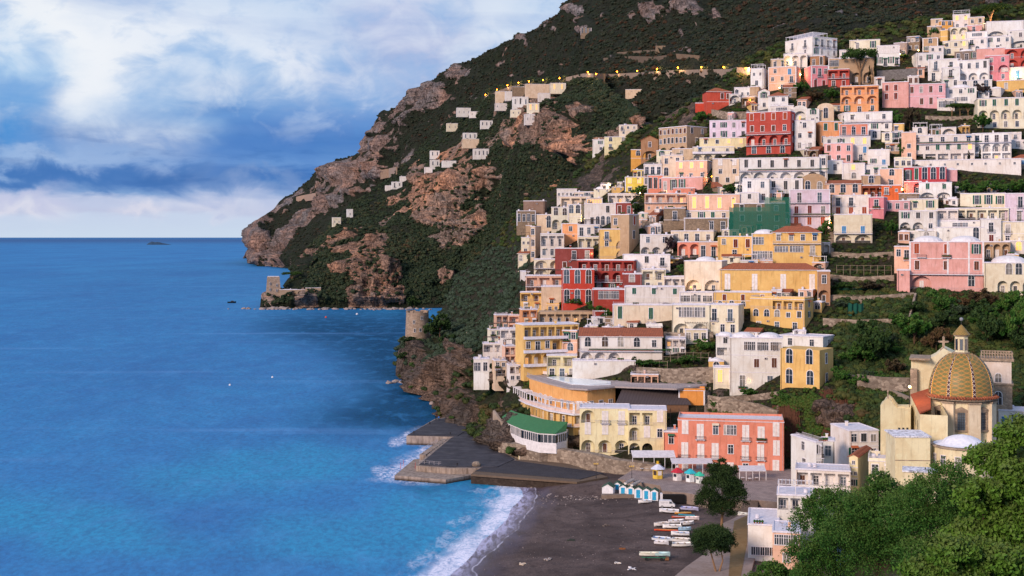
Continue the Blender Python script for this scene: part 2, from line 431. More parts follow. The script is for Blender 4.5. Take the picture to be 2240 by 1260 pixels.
M_far = rockmat('far_rock', 'b08a78', '8d8788', '32332c', .55)
M_mid = rockmat('cliff_rock', 'd49a78', '9a887e', '34352b', .9)
M_near = rockmat('shore_rock', '8f7667', '665d58', '40392f', 1.7, '303826')
T_M = terrain('mountain', LM, 531, 2420, 640, 210, ROCK_M, M_far, (60, 240), (40, 95), 2.1)
T_B = terrain('cliff', LB, 568, 1420, 460, 280, ROCK_B, M_mid, (24, 110), (19, 44), 5.7)
T_T = terrain('hillside', TOWN, 864, 2420, 620, 380, ROCK_T, M_near, (8, 55), (9, 19), 9.2, town=True)

# ---------- near ground under the viewpoint
gm, t_, b_ = newmat('near_soil')
g_ = t_.new('ShaderNodeNewGeometry').outputs['Position']
t_.put(b_.inputs['Base Color'], t_.mix(t_.mapr(t_.noise(g_, .4, 5), .35, .65), lin('2c3422'), lin('4c4436')))
xs = np.linspace(-60, 220, 60); ys = np.linspace(-40, 275, 60)
X, Yv = np.meshgrid(xs, ys, indexing='ij')
Z = np.interp(Yv, [-40, 6, 40, 120, 236, 275], [72, 63, 54, 34, 6, 4.5]) + fbm(np.stack([X, Yv, X * 0], -1) / 20, 4) * 1.5
edge_ = np.interp(Yv, [40, 150, 275], [30, 66, 84]); Z = np.where(X < edge_, Z - (edge_ - X) * .7, Z)
link('near_slope', npmesh('near_slope', np.stack([X, Yv, Z], -1), gridfaces(60, 60), [gm]), kind='structure')

# ---------- island on the horizon
isl = []
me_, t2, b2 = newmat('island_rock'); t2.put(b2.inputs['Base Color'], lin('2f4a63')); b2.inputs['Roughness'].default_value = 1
nx, nt = 60, 16
u = np.linspace(0, 1, nx)[:, None]; v = np.linspace(0, 1, nt)[None, :]
Yi = 11500 + 600 * v + 0 * u
pxi = 320 + 56 * u + 0 * v
prof = np.interp(u[:, 0], [0, .08, .2, .35, .5, .8, 1], [0, .55, 1, .92, .8, .35, 0])[:, None]
z = prof * 29 * np.sin(np.pi * np.clip(v, 0, 1) ** .5) * (1 + .15 * fbm(np.stack([u * 9 + v * 0, v * 4 + u * 0, u * 0 + v * 0], -1), 3)) - 1
link('island', npmesh('island', np.stack([(pxi - 1120) / F * Yi, Yi, z], -1), gridfaces(nx, nt), [me_]), kind='structure')
# ---------- sea, beach, docks
SHORE = [(900, 1330), (975, 1268), (1012, 1236), (1042, 1208), (1058, 1183), (1088, 1160), (1114, 1136), (1124, 1108), (1146, 1085), (1138, 1066), (1150, 1050), (1210, 1040)]
SW = [ground(*p) for p in SHORE]; SW = np.array([(p.x, p.y) for p in SW])
def polydist(X, Y, pts, signed=True):
    best = np.full(X.shape, 1e9); sg = np.zeros(X.shape)
    for a, b in zip(pts[:-1], pts[1:]):
        d = b - a; L = (d ** 2).sum()
        t = np.clip(((X - a[0]) * d[0] + (Y - a[1]) * d[1]) / L, 0, 1)
        ex = X - a[0] - t * d[0]; ey = Y - a[1] - t * d[1]; dd = np.hypot(ex, ey)
        cr = d[0] * (Y - a[1]) - d[1] * (X - a[0])
        m = dd < best; best = np.where(m, dd, best); sg = np.where(m, np.sign(cr), sg)
    return best * sg if signed else best
def shore_d(X, Y):
    q = np.stack([X / 7, Y / 7, X * 0 + 3], -1)
    return polydist(X, Y, SW) + 1.3 * fbm(q, 3)          # positive towards the sea
def beach_z(X, Y):
    d = -polydist(np.asarray(X, float), np.asarray(Y, float), SW)
    return np.interp(d, [-200, -30, 0, 8, 40, 60, 90, 200], [-9, -3, 0.05, .5, 1.2, 1.35, 1.5, 1.6])
def beach_at(px, py):
    z = 1.5
    for _ in range(12):
        p = ground(px, py, z); z = float(beach_z(p.x, p.y))
    return ground(px, py, z)
def ringdist(X, Y, pts): return polydist(X, Y, np.array(list(pts) + [pts[0]]), False)
QUAY1 = [(888, 963), (952, 925), (1010, 925), (1010, 970), (960, 972), (890, 966)]
QUAY2 = [(863, 1044), (905, 1010), (1000, 965), (1090, 1010), (1040, 1044), (975, 1053)]
ROCKL = [(872, 834), (905, 842), (940, 856), (980, 890), (988, 915), (980, 935), (1020, 975)]
RL2 = [(572, 674), (640, 675), (760, 675), (890, 675)]
def gpts(l): return np.array([(ground(*p).x, ground(*p).y) for p in l])

px = np.concatenate([np.linspace(-420, 840, 150), np.linspace(846, 1230, 150), np.linspace(1240, 1750, 22)])
pv = np.concatenate([[519.7, 519.9, 520.2, 520.7, 521.3, 522, 523], np.linspace(525, 700, 70), np.linspace(703, 900, 66), np.linspace(902, 1300, 250)])
PXw, PVw = np.meshgrid(px, pv, indexing='ij')
Yw = HC * F / (PVw - HY); Xw = (PXw - 1120) / F * Yw
dsh = shore_d(Xw, Yw)
wig = 5 * fbm(np.stack([Xw / 14, Yw / 14, Xw * 0], -1), 4)
dq = np.minimum(ringdist(Xw, Yw, gpts(QUAY1)), ringdist(Xw, Yw, gpts(QUAY2)))
dr = polydist(Xw, Yw, gpts(ROCKL), False)
dr2 = polydist(Xw, Yw, gpts(RL2), False)
left = np.clip((1010 - PXw) / 60, 0, 1)
foamside = np.maximum(np.clip(1 - (dq + wig) / 9, 0, 1) * left * np.clip((PVw - 925) / 30, 0, 1), np.clip(1 - (dr + wig * .4) / 4, 0, 1) * .9)
foamside = np.maximum(foamside, np.clip(1 - (dr2 + wig * .5) / 5, 0, 1) * .55)
foamside = np.maximum(foamside, .8 * blobs(PXw, PVw, [(905, 832, 22, 7, 20), (880, 962, 30, 14, -20), (850, 1030, 38, 18, -10), (925, 985, 25, 14, -30), (970, 880, 20, 22)], 8, 3.))
foamside = np.maximum(foamside, .42 * blobs(PXw, PVw, [(1062, 1066, 45, 6, -6), (1075, 1092, 36, 6, -12), (1010, 1140, 35, 10, -30), (935, 1222, 50, 14, -20), (980, 1178, 40, 10, -28)], 9, 8.))
shal = np.clip(blobs(PXw, PVw, [(1000, 1130, 330, 120, -15), (150, 1150, 330, 70, 8), (560, 1030, 330, 60, -6), (860, 690, 130, 11), (690, 660, 80, 8), (940, 900, 120, 30), (750, 1180, 260, 70)], 30, 1.), 0, 1)
def sm2(a, k=9):
    ker = np.hanning(2 * k + 1); ker /= ker.sum()
    for ax in (0, 1): a = np.apply_along_axis(lambda v_: np.convolve(np.pad(v_, k, mode='edge'), ker, 'valid'), ax, a)
    return a
dark = blobs(PXw, PVw, [(870, 780, 170, 110, 30), (760, 712, 230, 44), (960, 870, 80, 70, 30), (930, 880, 90, 60, 30), (660, 690, 120, 16), (850, 900, 200, 60, -10), (950, 1062, 120, 14)], 30, 6.)  # water by cliffs and docks: cliff reflection and shade put into colour
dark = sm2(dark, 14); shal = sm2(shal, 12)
band = np.exp(-((PVw - 526) / 6.) ** 2)
m, t, b = newmat('sea_water')
g = t.new('ShaderNodeNewGeometry').outputs['Position']
A = lambda n: t.attr(n).outputs['Fac']
broad = t.noise(t.vscale(g, (1, .38, 1)), .006, 5, .55, .5)
med = t.noise(t.vscale(g, (1, .5, 1)), .055, 4, .6, .4)
c = t.mix(t.mapr(broad, .35, .65), lin('0c78b8'), lin('2290cc'))
c = t.mix(t.mapr(med, .35, .7, 0, .35), c, lin('0f56a4'))
c = t.mix(t.math('MULTIPLY', A('shal'), t.mapr(broad, .3, .7, .6, 1.)), c, lin('0496c4'))
c = t.mix(t.math('MULTIPLY', A('dark'), .97), c, lin('033f60'))  # painted cliff reflection and shade, blended into the water colour
c = t.mix(t.math('MULTIPLY', A('band'), .8), c, lin('0f437e'))
rip = t.noise(t.vscale(g, (.7, .38, 1)), .9, 5, .65, .5); rip2 = t.noise(t.vscale(g, (.22, .1, 1)), .5, 4, .6, .5)
c = t.mix(t.mapr(rip, .4, .62, 0, .5), c, lin('07568e')); c = t.mix(t.mapr(rip2, .5, .68, 0, .35), c, lin('3c8cc8'))
d = A('shore')
fn = t.noise(t.vscale(g, (1, .75, 1)), .55, 6, .62, 1.6)
fl = t.noise(t.vscale(g, (1.2, .5, 1)), .16, 4, .6, 1.0)
core = t.math('SUBTRACT', t.mapr(d, -1.5, .3, 0, 1), t.mapr(d, 3.2, 7.5, 0, 1))
core = t.math('MULTIPLY', core, t.mapr(fl, .25, .55, .35, 1.25), clamp=True)
ln = t.math('ABSOLUTE', t.math('SUBTRACT', fn, .5))
lace = t.math('MULTIPLY', t.mapr(ln, 0, .05, 1, 0), t.math('MULTIPLY', t.mapr(d, 4, 15, 1, 0), t.mapr(fl, .45, .62, 0, 1)))
side = t.math('MULTIPLY', t.mapr(A('foam'), .12, .9, 0, 1), t.mapr(fn, .42, .62, .1, 1.1), clamp=True)
cf = t.math('ADD', t.math('MULTIPLY', core, t.mapr(fn, .3, .55, .45, 1)), t.math('ADD', t.math('MULTIPLY', lace, .6), side), clamp=True)
streak = t.noise(t.vscale(g, (.004, .035, 1)), 1.0, 3, .5)
c = t.mix(t.mapr(streak, .6, .72, 0, .25), c, lin('6ca0dc'))
c = t.mix(cf, c, lin('e2e4f6'))
t.put(b.inputs['Base Color'], c)
b.inputs['Roughness'].default_value = .9; b.inputs['Specular IOR Level'].default_value = 0
w1 = t.noise(t.vscale(g, (1, .7, 1)), .35, 4, .62)
w2 = t.noise(t.vscale(g, (1, .6, 1)), .05, 3, .5)
bn = t.bump(t.math('ADD', w1, t.math('MULTIPLY', w2, 5)), .8, .55)
t.put(b.inputs['Normal'], bn); bn2 = t.bump(t.math('ADD', w1, t.math('MULTIPLY', w2, 5)), .3, .3)
gl = t.new('ShaderNodeBsdfGlossy', i={'Roughness': .42, 'Normal': bn2})
fr_ = t.mapr(t.new('ShaderNodeFresnel', i={'IOR': 1.33}).outputs[0], .25, .85, .006, .12)
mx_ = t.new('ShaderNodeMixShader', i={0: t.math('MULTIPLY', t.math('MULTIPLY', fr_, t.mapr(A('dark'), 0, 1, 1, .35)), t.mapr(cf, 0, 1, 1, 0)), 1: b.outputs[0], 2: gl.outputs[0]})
t.l.new(mx_.outputs[0], m.node_tree.nodes['Material Output'].inputs[0])
Pw = np.stack([Xw, Yw, Xw * 0 + .05 * fbm(np.stack([Xw / 9, Yw / 9, Xw * 0], -1), 2) * (Yw < 900)], -1)
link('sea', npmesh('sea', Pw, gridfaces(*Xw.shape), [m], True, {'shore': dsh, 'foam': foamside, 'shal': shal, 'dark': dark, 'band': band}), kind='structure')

# beach
px = np.linspace(880, 1830, 240); pv = np.linspace(1030, 1330, 170)
PXb, PVb = np.meshgrid(px, pv, indexing='ij')
Yb = (HC - 1.5) * F / (PVb - HY); Xb = (PXb - 1120) / F * Yb
Zb = beach_z(Xb, Yb); Zb = Zb + .16 * fbm(np.stack([Xb / 3, Yb / 3, Xb * 0], -1), 4) * np.clip(Zb * 2, 0, 1) - .02
Zb = Zb + np.clip((Yb - 330) * .2, 0, 1.6) * np.clip((Xb - 8) / 8, 0, 1)
m, t, b = newmat('dark_sand')
g = t.new('ShaderNodeNewGeometry').outputs['Position']
n1 = t.noise(g, .07, 5, .6, .8); n2 = t.noise(g, 2.2, 5, .8); n3 = t.noise(g, .35, 5, .7, .5)
c = t.mix(t.mapr(n1, .38, .62), lin('4a3d3a'), lin('6a5a56'))
c = t.mix(t.mapr(n3, .52, .72, 0, .8), c, lin('2e2324'))
c = t.mix(t.mapr(n2, .45, .7, 0, .75), c, lin('2a2223'))
vor = t.new('ShaderNodeTexVoronoi', i={'Vector': g, 'Scale': 1.6})
peb = t.math('MULTIPLY', t.mapr(vor.outputs['Distance'], .06, .16, 1, 0), t.mapr(n3, .52, .62, 0, 1))
c = t.mix(t.math('MULTIPLY', peb, .6), c, lin('c0b6b4'))
d = t.attr('shore').outputs['Fac']
wet = t.mapr(d, -11, -4, 0, 1)
wn = t.noise(t.vscale(g, (.25, .06, 1)), 1.0, 4, .6, .6)
c = t.mix(t.math('MULTIPLY', wet, .75), c, t.mix(t.mapr(wn, .4, .6), lin('4b3c40'), lin('5c5468')))
sw = t.noise(t.vscale(g, (1.4, .35, 1)), .5, 4, .55, 1.2)
wash = t.math('MULTIPLY', t.mapr(d, -4.5, -1.6, 0, 1), t.mapr(sw, .38, .6, .15, .95))
c = t.mix(wash, c, lin('b9b6d6'))
rim = t.math('MULTIPLY', t.mapr(t.math('ABSOLUTE', t.math('ADD', d, t.math('ADD', 3.7, t.math('MULTIPLY', wn, 1.2)))), 0, .28, 1, 0), t.mapr(sw, .4, .6, .1, .8))
c = t.mix(rim, c, lin('d5d2e6'))
t.put(b.inputs['Base Color'], c); t.put(b.inputs['Roughness'], t.mapr(wet, 0, 1, .95, .35))
t.put(b.inputs['Normal'], t.bump(n2, .6, .12))
sw_ = polydist(Xb, Yb, SW) + 1.6 * np.sin(Yb / 5.5) * .6 + 1.6 * fbm(np.stack([Xb / 9, Yb / 9, Xb * 0 + 2], -1), 3)
link('beach', npmesh('beach', np.stack([Xb, Yb, Zb], -1), gridfaces(*Xb.shape), [m], True, {'shore': sw_}), kind='structure')

# docks
asph, t, b = newmat('black_deck')
g = t.new('ShaderNodeNewGeometry').outputs['Position']
n = t.noise(g, .25, 6, .7); n2 = t.noise(t.vscale(g, (.3, 2, 1)), .5, 4)
c = t.mix(t.mapr(n, .35, .65), lin('2f2d33'), lin('47454c'))
c = t.mix(t.mapr(n2, .6, .75, 0, .45), c, lin('8a8484'))
t.put(b.inputs['Base Color'], c); b.inputs['Roughness'].default_value = .8
t.put(b.inputs['Normal'], t.bump(n, .5, .15))
conc, t, b = newmat('old_concrete')
g = t.new('ShaderNodeNewGeometry').outputs['Position']
n = t.noise(g, .35, 6, .7); ns = t.noise(t.vscale(g, (1, 1, .2)), .9, 5, .7)
sp = t.new('ShaderNodeSeparateXYZ', i={0: g}).outputs[2]
c = t.mix(t.mapr(n, .35, .65), lin('8a7c76'), lin('a8978a'))
c = t.mix(t.mapr(ns, .45, .68, 0, .8), c, lin('574839'))
c = t.mix(t.mapr(sp, .2, .9, .9, 0), c, lin('2b2119'))
t.put(b.inputs['Base Color'], c); b.inputs['Roughness'].default_value = .9
t.put(b.inputs['Normal'], t.bump(n, .5, .2))
STONE = stonemat('rubble_stone', 'ab9b8c', '6a5b50', .95)
def gp(l, z): return [(ground(x, y, z).x, ground(x, y, z).y) for x, y in l]
q = MB(); P1 = gp([(889, 952), (1002, 955), (1030, 938), (975, 912), (951, 915)], 3.2)
q.prism(P1, -2, 3.0, conc); q.prism(gp([(892, 951), (1000, 953.5), (1026, 938), (975, 914), (953, 917)], 3.26), 3.0, 3.26, asph)
dk = q.build('quay', label='upper concrete quay with black deck jutting from the rocks', cat='quay')
q = MB()
q.prism(gp([(863, 1040), (975, 1049), (1038, 1038), (1060, 1022), (985, 1018), (930, 1002), (905, 1005)], 1.3), -2, 1.3, conc)
q.prism(gp([(910, 1018), (985, 1024), (1090, 1023), (1130, 1005), (1075, 970), (1020, 938), (985, 957), (970, 965), (940, 990)], 3.0), -2, 2.9, conc)
q.prism(gp([(917, 1016), (985, 1021), (1088, 1021), (1125, 1004), (1073, 971), (1020, 941), (987, 958)], 3.12), 2.9, 3.14, asph)
dk = q.build('dock', label='large angular dock with black deck and low concrete apron', cat='dock')
q = MB(); pts = gp([(905, 1006), (972, 962), (985, 960), (918, 1006)], 3.2)
for k in range(14):
    f = k / 14; a = ground(925 + 50 * f, 1000 - 36 * f, 2.2)
    q.box(a.x - .95, a.x + .95, a.y - 1.1, a.y + 1.1, 1.25, 3.1 - (k % 2) * .06, conc)
q.build('stair', dk)
# ribbed boardwalk towards the beach
q = MB(); base = gp([(1030, 1036), (1262, 1053), (1330, 1042), (1240, 1012), (1085, 1000)], 3)
q.prism(base, 2.3, 2.85, plain('board_edge', '6b5a4c', .9)); q.prism([(x, y + .9) for x, y in base], -1, 2.3, stonemat('dark_footing', '4a3f38', '352c27', 1.1))
a0, a1 = ground(1040, 1030, 3), ground(1268, 1048, 3); b0, b1 = ground(1095, 1003, 3), ground(1320, 1034, 3)
for k in range(92):
    f = k / 91; p = a0.lerp(a1, f); r_ = b0.lerp(b1, f); d_ = (r_ - p); L = d_.length; an = math.atan2(d_.y, d_.x)
    M = Matrix.Translation((p.x, p.y, 2.85)) @ Matrix.Rotation(an, 4, 'Z')
    q.box(0, L, -.14, .14, 0, .16, asph if k % 2 else plain('worn_rib', '4c484c', .85), M)
q.build('boardwalk', label='dark ribbed boardwalk between the dock and the beach', cat='boardwalk')

# ---------- sky
wd = bpy.data.worlds.new('World'); SC.world = wd; wd.use_nodes = True
t = NT(wd.node_tree)
for n_ in list(wd.node_tree.nodes): wd.node_tree.nodes.remove(n_)
SUN_EL, SUN_AZ = 22.0, -139.0      # azimuth from +Y, clockwise positive
dirv = t.new('ShaderNodeTexCoord').outputs['Generated']
s3 = t.new('ShaderNodeSeparateXYZ', i={0: dirv}); x, y, z = s3.outputs
v = t.math('ARCSINE', z); u = t.math('ARCTAN2', x, y)
zz = t.math('ADD', t.math('MAXIMUM', z, 0), .055)
pl = t.new('ShaderNodeCombineXYZ', i={0: t.math('DIVIDE', x, zz), 1: t.math('DIVIDE', y, zz), 2: 0.})
lay = t.noise(pl.outputs[0], .55, 6, .55, .7)
uv = t.new('ShaderNodeCombineXYZ', i={0: t.math('MULTIPLY', u, 1.), 1: t.math('MULTIPLY', v, 1.5), 2: 0.})
pf = t.noise(uv.outputs[0], 10, 5, .5, .5); pf2 = t.noise(t.vscale(uv.outputs[0], (1, 3.2, 1)), 16, 6, .55, .3)
pf3 = t.noise(uv.outputs[0], 26, 5, .55, .4)
vw = t.math('ADD', v, t.math('MULTIPLY', t.math('SUBTRACT', pf2, .5), t.mapr(v, .0, .1, .014, .05)))
vv = t.mapr(vw, 0, .25, 0, 1)
G = [(0, 'cfdff2'), (.016, 'cad8f0'), (.021, 'c3cce8'), (.028, 'c5d0ec'), (.034, '7ba2d6'), (.043, '3f78c0'), (.051, '3370bc'), (.058, '6a9ad8'), (.066, '5589cc'), (.075, '3f7cc6'), (.088, '4685cc'), (.105, '6aa0dc'), (.13, '90b8e6'), (.16, 'b2cdf0'), (.2, 'c4d8f2'), (.25, 'd3e0f2')]
base = t.ramp(vv, [(p / .25, lin(c_)) for p, c_ in G])
def blob(u0, v0, ru, rv, ang=0):
    du = t.math('SUBTRACT', t.math('ADD', u, t.math('MULTIPLY', t.math('SUBTRACT', pf, .5), .16)), u0)
    dv = t.math('SUBTRACT', t.math('ADD', v, t.math('MULTIPLY', t.math('SUBTRACT', pf3, .5), .06)), v0)
    ca, sa = math.cos(R(ang)), math.sin(R(ang))
    a = t.math('DIVIDE', t.math('ADD', t.math('MULTIPLY', du, ca), t.math('MULTIPLY', dv, sa)), ru)
    b_ = t.math('DIVIDE', t.math('SUBTRACT', t.math('MULTIPLY', dv, ca), t.math('MULTIPLY', du, sa)), rv)
    r2 = t.math('ADD', t.math('MULTIPLY', a, a), t.math('MULTIPLY', b_, b_))
    return t.math('EXPONENT', t.math('MULTIPLY', r2, -1))
def skyp(px, py): return (math.atan((px - 1120) / F), math.atan((HY - py) / F * math.cos(math.atan((px - 1120) / F))))
c = base
for (px_, py_, ru, rv, ang, col, k) in [
    (120, 60, .085, .03, -25, 'ffffff', 1.), (210, 170, .06, .028, -40, 'fbfcff', .95), (330, 70, .09, .03, 0, 'f4f8ff', .8),
    (560, 110, .07, .022, -15, 'f3f7ff', .85), (700, 130, .03, .02, 0, 'f6f8ff', .75), (680, 60, .05, .02, 0, 'dbe8fa', .6),
    (20, 285, .04, .022, 0, '4b97dd', .75), (30, 130, .03, .03, 0, 'b3d6f6', .6),
    (240, 250, .035, .03, 0, 'e4eefb', .7), (150, 345, .09, .008, 0, 'a9c4ea', .9), (620, 300, .12, .022, 8, '4a80ca', .85), (400, 250, .035, .02, 0, '8ab6e6', .5),
    (330, 190, .03, .02, 30, 'a0c4ee', .4), (920, 110, .06, .045, 0, 'bcc4e4', .8), (1080, 40, .045, .03, 0, 'e8f0fb', .7), (880, 30, .03, .03, 0, 'ccd2ee', .6), (770, 200, .05, .02, 10, 'b4cbee', .6),
    (450, 130, .035, .02, 30, 'a4c6ee', .55), (560, 395, .06, .006, 0, '9ab4e0', .7), (200, 388, .16, .007, 0, '3f76bd', .85),
    (30, 435, .03, .007, 0, 'c9cdea', .8), (330, 462, .02, .005, 0, 'f2ecf4', .5), (500, 450, .04, .006, 0, 'e6e6f4', .5), (20, 462, .02, .006, 0, 'f2eef6', .5), (560, 430, .05, .008, 0, 'b8c4e6', .7)]:
    uu, vv_ = skyp(px_, py_)
    c = t.mix(t.math('MULTIPLY', blob(uu, vv_, ru, rv, ang), k), c, lin(col))
c = t.mix(t.math('MULTIPLY', t.mapr(lay, .52, .72, 0, .35), t.mapr(v, .08, .13)), c, lin('f1f5fd'))
c = t.mix(t.math('MULTIPLY', t.mapr(lay, .5, .3, 0, .55), t.mapr(v, .04, .1)), c, lin('5d92d8'))
puff = t.mapr(v, .07, .11); c = t.mix(t.math('MULTIPLY', t.mapr(pf3, .5, .66, 0, .28), puff), c, lin('f3f7fe')); c = t.mix(t.math('MULTIPLY', t.mapr(pf3, .5, .34, 0, .45), puff), c, lin('7fb0e6'))
c = t.mix(t.math('MULTIPLY', t.mapr(pf2, .52, .68, 0, .5), t.math('SUBTRACT', t.mapr(v, .03, .045), t.mapr(v, .07, .09))), c, lin('2f66ae'))
c = t.mix(t.mapr(v, .22, .5), c, lin('aabfe4'))
c = t.mix(t.mapr(z, -.02, -.001, 1, 0), c, lin('5a82b0'))
sky = t.new('ShaderNodeTexSky', sky_type='NISHITA', sun_disc=False, sun_elevation=R(SUN_EL), sun_rotation=R(SUN_AZ))
bg1 = t.new('ShaderNodeBackground', i={0: sky.outputs[0], 1: .1})
bg2 = t.new('ShaderNodeBackground', i={0: c, 1: .97})
mx = t.new('ShaderNodeMixShader', i={0: .965, 1: bg1.outputs[0], 2: bg2.outputs[0]})
t.new('ShaderNodeOutputWorld', i={0: mx.outputs[0]})

sl = bpy.data.lights.new('sun', 'SUN'); sl.energy = 3.7; sl.angle = R(15); sl.color = (1, .77, .62)
so = bpy.data.objects.new('sun', sl); COL.objects.link(so)
dv = Vector((math.sin(R(SUN_AZ)) * math.cos(R(SUN_EL)), math.cos(R(SUN_AZ)) * math.cos(R(SUN_EL)), math.sin(R(SUN_EL))))
so.rotation_euler = dv.to_track_quat('Z', 'Y').to_euler()

cd = bpy.data.cameras.new('camera'); cd.sensor_width = 36; cd.lens = F / 2240 * 36; cd.shift_y = -(630 - HY) / 2240
cd.clip_end = 400000; cd.clip_start = .5
co = bpy.data.objects.new('camera', cd); COL.objects.link(co); co.location = (0, 0, HC); co.rotation_euler = (R(90), 0, 0)
SC.camera = co
SC.view_settings.view_transform = 'Standard'; SC.view_settings.look = 'None'; SC.view_settings.exposure = 0; SC.view_settings.gamma = 1
# ---------- where a sight line meets the built slopes
from mathutils.bvhtree import BVHTree
BV = []
for o_, PX_, PY_, P_, rk_ in (T_M, T_B, T_T):
    me_ = o_.data; BV.append(BVHTree.FromPolygons([v.co[:] for v in me_.vertices], [p.vertices[:] for p in me_.polygons]))
def hitY(px, py):
    d = Vector(((px - 1120) / F, 1, -(py - HY) / F)).normalized(); best = 1e9
    for b in BV:
        h_ = b.ray_cast(Vector((0, 0, HC)), d)
        if h_[0] is not None: best = min(best, h_[0].y)
    return best if best < 1e8 else 2000.
far = [
 (1120, 1150, 190, 208, 'stone', '3x', 'stone garden wall house on the far ridge, under the lamps'),
 (1148, 1202, 184, 210, 'B', '4x', 'tan terraced house on the far ridge above the orange cliff'),
 (1202, 1238, 182, 200, 'C', '2l', 'lit cream house at the right end of the far ridge'),
 (1120, 1156, 212, 234, 'W', '3w', 'white house on the far ridge with three windows'),
 (1152, 1180, 226, 246, 'C', '2l', 'dimly lit cream house on the far ridge, below the white one'),
 (1176, 1204, 204, 218, 'O', '2x', 'small white strip house on the far ridge'),
 (1083, 1106, 200, 222, 'B', '2x', 'tan retaining house with arches at left end of far ridge'),
 (1104, 1124, 200, 216, 'O', 'x', 'pale block between the tan houses of the far ridge'),
 (1082, 1112, 226, 238, 'O', '3q', 'low white row house below the far ridge, left one'),
 (1116, 1140, 240, 252, 'C', '2q', 'low cream row house below the far ridge, middle one'),
 (1146, 1172, 250, 268, 'O', '2q', 'low pale row house below the far ridge, right one'),
 (998, 1030, 236, 252, 'W', '3q', 'white slanted cottage high on the mid slope'),
 (1026, 1048, 244, 254, 'O', '2q', 'small pale cottage high on the mid slope'),
 (976, 1002, 270, 284, 'C', '2q', 'beige walled cottage on mid slope terraces'),
 (1050, 1078, 264, 278, 'W', '3w', 'white cube cottage with three windows on the mid slope'),
 (1012, 1044, 291, 306, 'W', '3w', 'white villa upper block with tall windows on the mid slope'),
 (1010, 1048, 304, 320, 'B', '4x', 'pinkish lower floor of the white mid slope villa'),
 (1034, 1070, 326, 344, 'W', '4w', 'white villa with five windows right above the orange cliff'),
 (940, 962, 330, 344, 'W', '2w', 'white cottage upper one of the left mid slope pair'),
 (940, 962, 350, 366, 'W', '2w', 'white cottage lower one of the left mid slope pair'),
 (966, 998, 352, 362, 'W', 'x', 'low white building with blueish roof by the left pair'),
 (928, 946, 366, 378, 'O', 'x', 'low white shed under the left mid slope pair'),
 (856, 880, 398, 410, 'W', '2w', 'white cottage among rocks, far left of the mid slope'),
 (842, 858, 406, 416, 'O', 'x', 'grey roofed hut beside the cottage among rocks'),
 (874, 892, 386, 394, 'O', 'x', 'tiny pale hut above the cottage among rocks'),
 (758, 772, 458, 476, 'W', 'q', 'white lookout house with open loggia in the pines'),
 (726, 746, 476, 492, 'C', '2q', 'cream cottage in the pines above the square tower'),
]
LAMPS_FAR = [(1350, 157), (1394, 155), (1437, 151), (1483, 148), (1534, 147), (1583, 147), (1632, 150), (1286, 158), (1304, 162), (1224, 171), (1188, 175), (1157, 178), (1134, 181), (1110, 187), (1087, 196), (1062, 207)]
ROADS_FAR = [[(1238, 176), (1275, 168), (1330, 168), (1400, 166), (1460, 162), (1530, 160), (1600, 160), (1640, 162)], [(1060, 216), (1085, 206), (1110, 196), (1135, 190), (1160, 188)]]
def keepclear(PX, PY):
    m = np.ones_like(PX)
    for r_ in far: m = np.where((PX > r_[0] - 3) & (PX < r_[1] + 3) & (PY > r_[2] + 2) & (PY < r_[3] + 7), .02, m)
    for a, b in ((1270, 61), (1435, 100), (1370, 197)): m = np.where((PX > a - 2) & (PX < a + 44) & (PY > b) & (PY < b + 22), .05, m)
    for x, y in LAMPS_FAR: m = np.where((np.abs(PX - x) < 6) & (PY > y - 5) & (PY < y + 16), 0, m)
    for l in ROADS_FAR:
        yr = np.interp(PX, [p[0] for p in l], [p[1] for p in l]); m = np.where((PX > l[0][0]) & (PX < l[-1][0]) & (PY > yr - 6) & (PY < yr + 6), .1, m)
    return m
# ---------- foliage
def leafmat(name, cols, var=.35, dim=.72):
    m, t, b = newmat(name)
    g = t.new('ShaderNodeNewGeometry').outputs['Position']
    oi = t.new('ShaderNodeObjectInfo').outputs['Random']
    big = t.noise(g, .012, 4, .6)
    k = t.math('ADD', t.math('MULTIPLY', big, .75), t.math('MULTIPLY', oi, .45))
    n = len(cols)
    c = t.ramp(t.mapr(k, .28, .95), [(i / (n - 1), lin(x)) for i, x in enumerate(cols)])
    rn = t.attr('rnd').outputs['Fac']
    c = t.mix(t.math('MULTIPLY', rn, var), c, [.13, .19, .05])  # highlight colour painted on leaves of high tone, mostly upper ones
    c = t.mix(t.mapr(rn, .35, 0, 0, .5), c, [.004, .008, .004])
    c = t.mix(1, c, (dim, dim, dim * .96), 'MULTIPLY')
    t.put(b.inputs['Base Color'], c); b.inputs['Roughness'].default_value = .75; b.inputs['Specular IOR Level'].default_value = .15
    return m
def leafquads(P, size, r, aspect=.55, up=.35):
    """one bent rhombic leaf per point, facing every way"""
    n = len(P)
    a = r.normal(size=(n, 3)); a[:, 2] += up; a /= np.linalg.norm(a, axis=1)[:, None]
    b = r.normal(size=(n, 3)); b -= (b * a).sum(1)[:, None] * a; b /= np.linalg.norm(b, axis=1)[:, None]
    c = np.cross(a, b); s = (size * r.uniform(.6, 1.3, n))[:, None]
    V = np.stack([P - b * s, P + c * s * aspect + a * s * .12, P + b * s, P - c * s * aspect + a * s * .12], 1)
    return V.reshape(-1, 3), np.arange(4 * n).reshape(n, 4)
def sphere_pts(n, r):
    p = r.normal(size=(n, 3)); p /= np.linalg.norm(p, axis=1)[:, None]; return p
